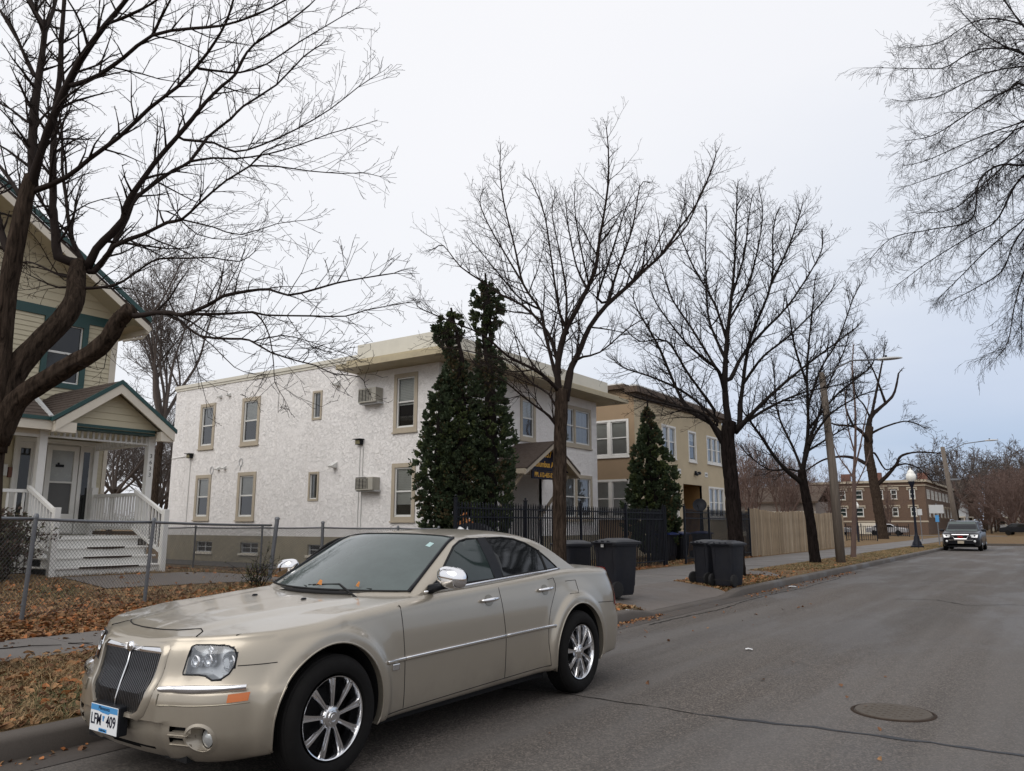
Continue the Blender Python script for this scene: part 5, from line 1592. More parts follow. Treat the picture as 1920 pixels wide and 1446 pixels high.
# --- number plate in a black frame
pc_ = Vector(L2(-.015, -.035, .385)); mb = MB(); mb.obox(pc_+Vector((0, .012, 0)), (.158, 0, 0), (0, .030, 0), (0, 0, .082)); mb.obox(pc_+Vector((.0, .06, -.0)), (.12, 0, 0), (0, .05, 0), (0, 0, .05))
ph = mb.build('plate_holder', M['blackpaint'], car, bevel=.008)
mb = MB(); mb.obox(pc_+Vector((0, -.021, 0)), (.1524, 0, 0), (0, .0015, 0), (0, 0, .0762)); npl = mb.build('number_plate', M['tag'], ph, bevel=.001)
yb = pc_.y-.0228
mb = MB(); mb.box(pc_.x-.149, pc_.x+.149, yb-.0006, yb, pc_.z+.040, pc_.z+.073); mb.box(pc_.x-.045, pc_.x+.045, yb-.0006, yb, pc_.z-.073, pc_.z-.053)
mb.poly([(pc_.x-.06, yb-.0005, pc_.z+.04), (pc_.x+.07, yb-.0005, pc_.z+.04), (pc_.x+.05, yb-.0005, pc_.z+.030), (pc_.x-.02, yb-.0005, pc_.z+.033)])
mb.build('plate_band', M['plateblue'], npl)
PM = lambda dx, dz: frame_matrix((pc_.x+dx, yb-.0012, pc_.z+dz), (1, 0, 0), (0, 0, 1))
# seen from the front the plate reads left to right along +x
text_mesh('lettering', 'LFM', .088, M['plateink'], npl, PM(-.082, -.010), depth=.0005, sx=.78, bold=.001)
text_mesh('lettering', '409', .088, M['plateink'], npl, PM(.084, -.010), depth=.0005, sx=.80, bold=.001)
text_mesh('lettering', 'Minnesota', .030, M['plateink'], npl, PM(0, .058), depth=.0005)
text_mesh('lettering', '10,000 lakes', .014, M['plateink'], npl, PM(0, -.063), depth=.0005)
mb = MB(); mb.poly([(pc_.x+a, yb-.001, pc_.z+b_) for a, b_ in ((-.012, .018), (.006, .018), (.016, .014), (.004, .002), (.006, -.012), (-.008, -.012), (-.010, .0))]); mb.build('state_outline', M['plateblue'], npl)
# bonnet shut line, grille surround line, wipers, washer jets, sticker
mb = MB()
def topl(pts, w=.003): mb.tube([L2(s, x, Htop(x, s)+.001) for x, s in pts], w, 5)
for sg in (1, -1):
    topl([(sg*(.70+.10*min(1,k/5)+.02*math.sin(k/16*3)), .31+1.19*k/16) for k in range(17)], .0025)
    topl([(sg*x_, s_) for x_, s_ in ((.0,.20),(.12,.205),(.25,.22),(.34,.25),(.39,.285),(.43,.27),(.475,.20))], .004)
mb.build('bonnet_line', M['dark'], body)
mb = MB()
mb.tube([L2(1.42, .55, ctop(.55, 1.62)-.05), wsfn(.2, 1.56), wsfn(-.05, 1.52)], .008, 5); mb.tube([wsfn(-.1, 1.52), wsfn(.5, 1.60)], .006, 5)
mb.tube([wsfn(-.62, 1.70), wsfn(-.1, 1.50)], .006, 5); mb.tube([L2(1.45+.25*(x/.7)**2, x, Htop(x, 1.5)+.010) for x in [-.72+1.44*i/20 for i in range(21)]], .016, 6)
mb.build('wiper', M['rubber'], car, smooth=True)
for x in (-.30, .25):
    mb = MB(); mb.lathe([(.016, 0), (.012, .012), (.0, .014)], L2(1.18, x, Htop(x, 1.18)), n=10, squash=(1, 1.6)); mb.build('washer_jet', M['blackpaint'], car, smooth=True)
M['sticker'] = simple('pale_sticker', (.35,.50,.50), .5)
mb = MB(); mb.grid(lambda u, v: L2(2.19+.055*v, .50+.045*u, ctop(.50+.045*u, 2.19+.055*v)+EPS+.0015), 2, 2); mb.build('sticker', M['sticker'], wsg)
# --- wheels
def make_wheel(hub, sg, nm='wheel'):
    s_c, x_c = hub, sg*.875
    e = bpy.data.objects.new(nm, None); COL.objects.link(e); e.parent = car; e.location = L2(s_c, x_c, .364-.004)
    e.empty_display_size = .1
    r = .364; w = .1125
    def at(prof, mb, n=56, o=0): mb.lathe([(a, sg*b_) for a, b_ in prof], (0, 0, 0), 'x', n)
    mb = MB(); at([(.235, -.06), (.250, .085), (.262, .103), (.285, .112), (.315, .110), (.340, .098), (.353, .082), (.3565, .078), (.3570, .070), (.364, .062), (.364, .034), (.358, .032), (.358, .028), (.364, .026), (.364, -.026), (.358, -.03), (.364, -.034), (.364, -.07), (.34, -.10), (.25, -.11)], mb)
    ty = mb.build('tyre', M['tyre'], e, smooth=True, auto=30)
    mb = MB(); at([(.232, .055), (.2375, .070), (.243, .086), (.240, .095), (.234, .092), (.228, .078), (.222, .050), (.215, -.02), (.205, -.09)], mb); rm = mb.build('rim', M['chrome_dull'], e, smooth=True, auto=40)
    mb = MB(); at([(.0, -.02), (.16, -.02), (.165, -.03), (.16, -.045)], mb, 40); at([(.0, -.060), (.23, -.060)], mb, 32)
    mb.build('brake_disc', M['dark'], e, smooth=False)
    mb = MB()
    for k in range(9):
        a = 2*PI*(k+.3)/9
        def q(rr, lat, out): 
            ca, sa = math.cos(a), math.sin(a); return (sg*out, rr*ca-lat*sa, rr*sa+lat*ca)
        R_ = [.045, .09, .14, .19, .228]; Wd = [.0135, .0135, .016, .020, .025]; O_ = [.078, .083, .086, .087, .084]
        sec = []
        for rr, wd, oo in zip(R_, Wd, O_):
            sec.append([q(rr, -wd*1.25, oo-.045), q(rr, -wd, oo-.008), q(rr, -wd*.85, oo), q(rr, -wd*.18, oo-.001), q(rr, -wd*.10, oo-.006), q(rr, wd*.10, oo-.006), q(rr, wd*.18, oo-.001), q(rr, wd*.85, oo), q(rr, wd, oo-.008), q(rr, wd*1.25, oo-.045)])
        b0 = len(mb.v)
        for s_ in sec: mb.v += s_
        for i in range(4):
            for j in range(9): mb.f.append((b0+i*10+j, b0+i*10+j+1, b0+(i+1)*10+j+1, b0+(i+1)*10+j)); mb.m.append(0)
    mb.build('spoke', M['chrome_dull'], rm)
    mb = MB(); at([(.0, .096), (.018, .096), (.020, .093), (.028, .095), (.036, .093), (.039, .088), (.056, .085), (.068, .072), (.074, .05)], mb, 32); mb.build('hub_cap', M['chrome_dull'], rm, smooth=True, auto=30)
    return e
for hub in (HUBF, HUBR):
    for sg in (1, -1): make_wheel(hub, sg)
tag_leaf = []
# ---------------------------------------------------------------- bare trees
class Twigs:
    """collects many tapering limbs, written with numpy as one mesh"""
    def __init__(s, seed): s.V = []; s.F = []; s.n = 0; s.r = random.Random(seed)
    def limb(s, P, rad, n):
        k = len(P)
        if k < 2: return
        P = np.array([tuple(p) for p in P]); rad = np.array(rad)
        T = np.empty_like(P); T[1:-1] = P[2:]-P[:-2]; T[0] = P[1]-P[0]; T[-1] = P[-1]-P[-2]
        T /= np.linalg.norm(T, axis=1)[:, None]+1e-9
        ref = np.array([0.31, .17, .93]) if abs(T[0, 2]) < .85 else np.array([.93, .31, .17])
        U = np.cross(T, ref); U /= np.linalg.norm(U, axis=1)[:, None]+1e-9; W_ = np.cross(T, U)
        a = 2*np.pi*np.arange(n)/n
        ring = P[:, None, :] + rad[:, None, None]*(np.cos(a)[None, :, None]*U[:, None, :]+np.sin(a)[None, :, None]*W_[:, None, :])
        s.V.append(ring.reshape(-1, 3))
        i = np.arange(k-1)[:, None]*n; j = np.arange(n)[None, :]; j2 = (j+1) % n
        F = np.stack([i+j, i+j2, i+n+j2, i+n+j], axis=-1).reshape(-1, 4)+s.n
        s.F.append(F); s.n += k*n
    def build(s, name, mat, parent=None, world=False):
        return np_mesh(name, np.concatenate(s.V), np.concatenate(s.F), mat, parent, world, smooth=True)

def rvec(r):
    while True:
        v = Vector((r.uniform(-1, 1), r.uniform(-1, 1), r.uniform(-1, 1)))
        if .05 < v.length < 1: return v.normalized()
def perp_dir(d, ang, r, up=0.0, flat=None):
    o = d.cross(rvec(r))
    if o.length < 1e-3: o = d.orthogonal()
    o.normalize()
    if up: 
        o = (o+Vector((0, 0, up))); o = (o-d*o.dot(d)); o.normalize()
    return (d*math.cos(ang)+o*math.sin(ang)).normalized()

def sprout(tw, p, d, L, r0, lev, prm):
    """recursive twig growth"""
    r = tw.r; seg = prm['seg'][lev]; k = max(2, int(L/seg)); P = [p.copy()]; R_ = [r0]; D = d.copy()
    for i in range(k):
        D = (D+rvec(r)*prm['wob'][lev]+Vector((0, 0, prm['trop'][lev]))).normalized()
        P.append(P[-1]+D*(L/k)); R_.append(max(prm['rmin'], r0*(1-.78*(i+1)/k)))
    tw.limb(P, R_, 3 if r0 < .012 else (4 if r0 < .03 else 6))
    if lev >= prm['levels']-1: return
    nchild = L*prm['dens'][lev]; nc = int(nchild)+(1 if r.random() < nchild % 1 else 0)
    for c in range(nc):
        t = prm['from'][lev]+(1-prm['from'][lev])*(c+r.random())/max(1, nc); i = min(k-1, int(t*k)); f = t*k-i
        q = P[i].lerp(P[i+1], min(1, f)); dd = (P[i+1]-P[i]).normalized()
        cd = perp_dir(dd, R(r.uniform(*prm['ang'][lev])), r, prm['lift'][lev])
        cl = L*prm['ratio'][lev]*(1.15-.65*t)*r.uniform(.6, 1.25)
        cl = max(cl, prm['lmin'][lev])
        sprout(tw, q, cd, cl, min(R_[i]*.65, max(prm['rmin'], r0*.5)), lev+1, prm)

MAPLE = dict(levels=4, seg=[.35,.22,.11,.06], wob=[.13,.16,.20,.30], trop=[.06,.05,.03,.0], rmin=.0032, dens=[2.6,4.2,8.0,0], ang=[(25,50),(30,55),(35,65),(40,70)],
             ratio=[.5,.42,.36,.3], lmin=[.4,.2,.07,.05], lift=[.5,.4,.3,.2], **{'from': [.1,.12,.15,.2]})

def limbs_to(tw, lines, prm, lev0=1, dens=3.0, length=.9, skip=.15, ends=True):
    """trace main limbs and sprout side branches on them; lines = [(points xyz), (radii)]"""
    r = tw.r
    for P, rad in lines:
        P = [Vector(p) for p in P]
        # resample with a smooth curve
        Q = []; RR = []
        for i in range(len(P)-1):
            a = P[max(0, i-1)]; b = P[i]; c = P[i+1]; d = P[min(len(P)-1, i+2)]
            n = max(2, int((c-b).length/.18))
            for k in range(n):
                t = k/n
                q = .5*((2*b)+(c-a)*t+(2*a-5*b+4*c-d)*t*t+(3*b-a-3*c+d)*t**3)
                Q.append(q+rvec(r)*.3*min(.03, (rad[i]+rad[i+1])*.12)); RR.append(rad[i]+(rad[i+1]-rad[i])*t)
        Q.append(P[-1]); RR.append(rad[-1]); RR = [q_*(1-.22*i/len(RR)) for i, q_ in enumerate(RR)]
        tw.limb(Q, [q_*(1+r.uniform(-.07, .09)) for q_ in RR], 10 if max(rad) > .06 else 6)
        L = sum((Q[i+1]-Q[i]).length for i in range(len(Q)-1)); acc = 0
        for i in range(len(Q)-1):
            acc += (Q[i+1]-Q[i]).length; t = acc/L
            if t < skip: continue
            if RR[i] > .075: continue
            n = (Q[i+1]-Q[i]).length*dens*(.5+t)
            for _ in range(int(n)+(1 if r.random() < n % 1 else 0)):
                dd = (Q[i+1]-Q[i]).normalized()
                cd = perp_dir(dd, R(r.uniform(25, 60)), r, prm['lift'][1])
                sprout(tw, Q[i], cd, length*r.uniform(.4, 1.3)*(1.3-.72*t), max(prm['rmin'], min(RR[i]*.55, .016)), lev0, prm)
        if ends: 
            dd = (Q[-1]-Q[-2]).normalized()
            for _ in range(3): sprout(tw, Q[-1], (dd+rvec(r)*.35).normalized(), length*.28, max(prm['rmin'], RR[-1]*.8), lev0, prm)

def trunk_mesh(name, P, rad, mat, parent, n=18, knob=.08, seed=1, world=True):
    rr = random.Random(seed); mb = MB(); P = [Vector(p) for p in P]; Q = []; RR = []
    for i in range(len(P)-1):
        a = P[max(0, i-1)]; b = P[i]; c = P[i+1]; d = P[min(len(P)-1, i+2)]; k = max(3, int((c-b).length/.12))
        for q in range(k):
            t = q/k; Q.append(.5*((2*b)+(c-a)*t+(2*a-5*b+4*c-d)*t*t+(3*b-a-3*c+d)*t**3)); RR.append((rad[i]+(rad[i+1]-rad[i])*t)*(1+rr.uniform(-.5, .5)*knob))
    Q.append(P[-1]); RR.append(rad[-1])
    mb.tube(Q, RR, n); RJ = [rr.uniform(-.055, .055) for _ in range(100)]
    # bark ridges: push vertices in and out along the stem
    for i in range(len(mb.v)):
        j = i % n; c = Q[min(i//n, len(Q)-1)]; v = Vector(mb.v[i]); 
        f = 1+knob*.6*math.sin(j*2.4+(i//n)*.35)+rr.uniform(-.03, .03) if n < 24 else 1+knob*.45*math.sin(j*.63+(i//n)*.13)+RJ[(j*7+(i//n)//7) % 97]*.8+RJ[(j*5+(i//n)//3) % 89]*.5
        mb.v[i] = tuple(c+(v-c)*f)
    return mb.build(name, mat, parent, smooth=True, world=world)
#TREEDATA
T0_trunk = ([(-7.89,3.02,0.3),(-7.94,2.99,0.98),(-7.95,2.98,1.53),(-7.97,2.96,2.06),(-7.96,2.97,2.4)],[0.2285,0.2012,0.181,0.1628,0.1458])
T0_limbs = [([(-7.9,3.02,2.16),(-7.9,3.01,2.65),(-7.93,2.99,3.41),(-7.92,3.0,3.94),(-7.88,3.02,4.47),(-7.85,3.05,4.86)],[0.1069,0.0949,0.0859,0.0779,0.0703,0.0632]),([(-7.87,3.03,2.35),(-7.91,3.11,2.88),(-7.84,3.25,3.19),(-7.75,3.42,3.47),(-7.75,3.52,3.71),(-7.85,3.56,3.98),(-7.92,3.61,4.14)],[0.1118,0.1038,0.0979,0.0927,0.0877,0.0828,0.0781]),([(-7.88,3.03,2.25),(-7.73,3.09,2.62),(-7.47,3.22,2.82),(-7.27,3.32,2.95),(-7.07,3.41,3.06),(-6.92,3.47,3.19),(-6.82,3.49,3.33),(-6.73,3.51,3.4),(-6.67,3.51,3.43)],[0.1021,0.0947,0.0891,0.0841,0.0794,0.075,0.0708,0.0667,0.0628])]
T0 = [([(-7.85,3.05,4.78),(-7.83,3.06,4.78),(-7.97,3.06,5.35),(-8.07,3.09,5.86),(-8.16,3.13,6.57),(-8.34,3.09,6.86),(-8.57,3.03,7.27)],[0.0478,0.054,0.0465,0.041,0.036,0.0313,0.0266]),([(-8.16,3.13,6.57),(-8.3,3.24,6.96),(-8.47,3.34,7.42)],[0.0298,0.0239,0.0195]),([(-7.83,3.06,4.78),(-7.67,3.03,5.02),(-7.47,3.04,5.42),(-7.24,3.06,5.74),(-7.01,3.07,5.92),(-6.78,3.1,6.09),(-6.53,3.14,6.26),(-6.32,3.14,6.39)],[0.0504,0.0439,0.0391,0.0349,0.031,0.0273,0.0239,0.0207]),([(-7.31,3.05,5.65),(-7.26,3.08,5.63),(-6.89,3.14,5.64),(-6.56,3.18,5.71),(-6.2,3.24,5.83),(-5.77,3.34,5.78),(-5.4,3.4,5.69),(-5.03,3.46,5.67),(-4.69,3.5,5.69),(-4.44,3.48,5.67)],[0.0258,0.0258,0.022,0.0191,0.0166,0.0144,0.0123,0.0104,0.0086,0.0069]),([(-6.2,3.24,5.83),(-6.04,3.22,5.93),(-5.88,3.21,6.05)],[0.0144,0.0114,0.0092]),([(-6.78,3.1,6.09),(-6.47,3.14,6.08),(-6.16,3.19,6.1),(-5.93,3.17,6.1)],[0.0165,0.0135,0.0112,0.0092]),([(-7.86,3.04,4.74),(-7.81,3.08,4.71),(-7.45,3.19,4.79),(-7.17,3.25,4.92),(-6.84,3.35,5.09),(-6.51,3.44,5.32),(-6.21,3.52,5.47),(-5.96,3.56,5.63),(-5.75,3.57,5.77),(-5.57,3.56,5.91),(-5.43,3.52,6.05)],[0.0306,0.0306,0.027,0.0244,0.022,0.0198,0.0178,0.0159,0.0141,0.0124,0.0108]),([(-8.09,3.1,6.07),(-8.14,3.07,6.05),(-8.36,3.01,6.41),(-8.56,2.97,6.72),(-8.77,2.92,6.96),(-8.97,2.87,7.15)],[0.0185,0.0185,0.0168,0.0156,0.0145,0.0135]),([(-8.13,3.07,6.06),(-8.12,3.08,6.03),(-8.62,3.11,6.56),(-9.22,3.06,7.24)],[0.0166,0.0166,0.014,0.012]),([(-8.0,3.07,5.5),(-8.06,3.03,5.49),(-8.43,3.01,5.74),(-8.81,2.99,5.95)],[0.0146,0.0146,0.0129,0.0116]),([(-7.87,3.04,4.63),(-7.93,2.99,4.67),(-8.27,3.0,4.95),(-8.63,2.99,5.23)],[0.0252,0.0252,0.0216,0.019]),([(-7.91,3.01,4.1),(-7.98,2.96,4.1),(-8.26,2.94,4.54),(-8.52,2.95,5.0)],[0.0396,0.0396,0.0341,0.03]),([(-7.92,3.61,4.14),(-8.1,3.48,4.21),(-8.2,3.47,4.48),(-8.29,3.46,4.74),(-8.35,3.47,4.9),(-8.44,3.46,5.43),(-8.52,3.46,5.97),(-8.56,3.49,6.39),(-8.63,3.49,6.83),(-8.7,3.5,7.42),(-8.75,3.52,7.66)],[0.052,0.052,0.0477,0.0445,0.0416,0.0388,0.0362,0.0337,0.0312,0.0288,0.0264]),([(-7.92,3.61,4.14),(-7.89,3.63,4.15),(-8.16,3.63,4.43),(-8.38,3.65,4.76),(-8.58,3.7,5.04),(-8.81,3.72,5.48),(-9.01,3.76,5.99),(-9.25,3.78,6.41)],[0.0289,0.0289,0.0257,0.0234,0.0213,0.0192,0.0171,0.0151]),([(-7.89,3.63,4.15),(-7.85,3.65,4.08),(-7.78,3.69,4.29),(-7.64,3.76,4.45),(-7.54,3.81,4.59),(-7.5,3.81,4.71),(-7.43,3.83,4.85),(-7.25,3.93,5.18),(-7.06,4.04,5.46),(-6.92,4.11,5.65),(-6.8,4.17,5.83),(-6.66,4.25,6.0),(-6.54,4.31,6.11),(-6.46,4.34,6.28),(-6.35,4.39,6.44),(-6.06,4.57,6.68),(-5.87,4.68,6.86)],[0.0289,0.0482,0.0439,0.0407,0.0378,0.0351,0.0325,0.0301,0.0277,0.0255,0.0233,0.0211,0.019,0.017,0.015,0.013,0.0111]),([(-7.85,3.65,4.08),(-7.8,3.69,4.05),(-7.76,3.81,4.27),(-7.76,3.89,4.51),(-7.77,3.97,4.72),(-7.8,4.03,4.95),(-7.8,4.12,5.07),(-7.61,4.34,5.36),(-7.52,4.48,5.5),(-7.44,4.62,5.83),(-7.3,4.8,6.09),(-7.25,4.92,6.29),(-7.01,5.18,6.61),(-6.82,5.39,7.01),(-6.72,5.55,7.21)],[0.0347,0.0347,0.0318,0.0296,0.0277,0.0259,0.0241,0.0224,0.0207,0.019,0.0174,0.0157,0.0141,0.0124,0.0108]),([(-7.79,3.72,4.12),(-7.78,3.74,4.12),(-7.54,3.75,4.29),(-7.18,3.85,4.37),(-6.88,3.91,4.44),(-6.65,3.92,4.42),(-6.4,3.94,4.53),(-6.09,4.0,4.7),(-5.8,4.05,4.79),(-5.6,4.04,4.87),(-5.36,4.06,4.88)],[0.0271,0.0271,0.0233,0.0205,0.0181,0.0158,0.0137,0.0118,0.0099,0.0082,0.0066]),([(-6.65,3.92,4.42),(-6.32,4.05,4.31),(-6.03,4.15,4.2),(-5.68,4.3,4.28),(-5.4,4.4,4.28)],[0.009,0.0072,0.0058,0.0046,0.0034]),([(-7.05,4.05,5.48),(-7.0,4.08,5.43),(-6.63,4.19,5.33),(-6.34,4.24,5.17),(-6.02,4.32,5.18),(-5.63,4.44,5.29),(-5.29,4.53,5.42),(-4.99,4.59,5.57),(-4.75,4.61,5.63)],[0.0151,0.0151,0.0127,0.0109,0.0094,0.0079,0.0066,0.0053,0.0042]),([(-7.52,4.48,5.5),(-7.25,4.59,5.51),(-7.0,4.69,5.47),(-6.66,4.85,5.49),(-6.33,5.0,5.56),(-6.0,5.16,5.67),(-5.67,5.31,5.73)],[0.0144,0.0121,0.0104,0.0088,0.0074,0.0061,0.0049]),([(-5.8,4.05,4.79),(-5.62,4.22,4.8),(-5.4,4.41,4.77),(-5.18,4.6,4.76),(-5.04,4.74,4.78),(-4.93,4.85,4.76)],[0.0085,0.0072,0.0061,0.0052,0.0043,0.0035]),([(-5.98,3.55,5.61),(-5.97,3.57,5.59),(-5.87,3.71,5.6),(-5.76,3.85,5.62),(-5.62,4.03,5.75),(-5.43,4.23,6.01),(-5.28,4.41,6.22),(-5.1,4.61,6.45)],[0.013,0.013,0.0112,0.0098,0.0086,0.0074,0.0063,0.0052]),([(-7.8,3.54,3.84),(-7.67,3.63,3.84),(-7.44,3.68,3.83),(-7.22,3.71,3.85),(-6.97,3.77,3.97),(-6.76,3.8,4.01),(-6.45,3.9,3.98),(-6.17,3.97,3.95),(-5.88,4.06,3.88),(-5.69,4.07,3.93)],[0.0171,0.0171,0.0147,0.013,0.0114,0.01,0.0086,0.0074,0.0062,0.0051]),([(-6.91,3.9,4.43),(-6.96,3.87,4.57),(-6.83,3.97,4.52),(-6.66,4.1,4.33),(-6.41,4.29,4.28),(-6.2,4.45,4.36)],[0.0092,0.0092,0.0074,0.006,0.0048,0.0037]),([(-6.7,3.51,3.42),(-6.65,3.54,3.37),(-6.39,3.59,3.37),(-6.17,3.61,3.34),(-5.98,3.61,3.29),(-5.71,3.66,3.34),(-5.51,3.67,3.39),(-5.25,3.72,3.4),(-5.01,3.75,3.38),(-4.8,3.77,3.3),(-4.54,3.81,3.31),(-4.32,3.84,3.33),(-4.08,3.87,3.33),(-3.81,3.92,3.33)],[0.0259,0.0259,0.0229,0.0207,0.0187,0.0168,0.0151,0.0135,0.012,0.0106,0.0092,0.0079,0.0067,0.0056]),([(-6.24,3.6,3.35),(-6.24,3.6,3.34),(-5.98,3.76,3.33),(-5.78,3.88,3.33),(-5.57,4.01,3.34),(-5.46,4.07,3.31),(-5.14,4.28,3.3),(-4.87,4.44,3.29),(-4.72,4.53,3.34),(-4.43,4.71,3.4)],[0.0168,0.0168,0.0145,0.0128,0.0113,0.0099,0.0086,0.0073,0.0061,0.0049]),([(-6.21,3.62,3.34),(-6.21,3.62,3.32),(-6.05,3.64,3.25),(-5.84,3.7,3.1),(-5.56,3.81,3.06),(-5.37,3.85,3.03),(-5.16,3.91,2.91),(-4.91,3.99,2.82),(-4.74,4.03,2.77),(-4.57,4.06,2.69),(-4.34,4.13,2.65),(-4.25,4.1,2.57)],[0.0151,0.0151,0.0132,0.0118,0.0106,0.0094,0.0083,0.0073,0.0064,0.0054,0.0046,0.0037]),([(-5.56,4.01,3.34),(-5.38,3.97,3.23),(-5.21,3.93,3.05),(-5.06,3.87,2.79),(-4.93,3.79,2.62),(-4.76,3.75,2.47)],[0.0083,0.0068,0.0057,0.0047,0.0038,0.003]),([(-5.84,3.7,3.1),(-5.66,3.71,2.99),(-5.42,3.76,2.79),(-5.23,3.78,2.72)],[0.0066,0.0051,0.0041,0.0031]),([(-4.86,4.0,2.8),(-4.86,4.0,2.81),(-4.81,4.01,2.86),(-4.78,4.0,2.93),(-4.59,4.11,2.75)],[0.0047,0.0047,0.0037,0.003,0.0023]),([(-5.32,3.87,3.01),(-5.31,3.87,3.02),(-5.11,3.98,3.06),(-4.9,4.09,3.0),(-4.73,4.17,2.93),(-4.6,4.22,2.88)],[0.0064,0.0064,0.0053,0.0045,0.0038,0.0031]),([(-7.84,3.55,3.96),(-7.83,3.56,3.96),(-8.12,3.51,4.03),(-8.4,3.46,4.16),(-8.68,3.42,4.26),(-8.95,3.38,4.25)],[0.0171,0.0171,0.0142,0.0121,0.01,0.0081]),([(-7.76,3.57,3.84),(-7.77,3.56,3.86),(-8.02,3.48,3.87),(-8.26,3.4,3.97),(-8.49,3.33,4.08)],[0.0152,0.0152,0.0113,0.0085,0.0059]),([(-8.19,3.47,4.45),(-8.17,3.49,4.47),(-8.52,3.51,4.79),(-8.87,3.53,5.14),(-9.17,3.59,5.5)],[0.0155,0.0155,0.0135,0.012,0.0105]),([(-6.95,3.46,3.17),(-6.94,3.47,3.16),(-6.93,3.46,2.91),(-7.01,3.39,2.91)],[0.0053,0.0053,0.0042,0.0035])]
T1_trunk = ([(-7.04,11.43,0.1),(-7.01,11.45,2.28),(-6.99,11.46,3.21),(-6.96,11.48,3.87)],[0.121,0.1171,0.1142,0.1117])
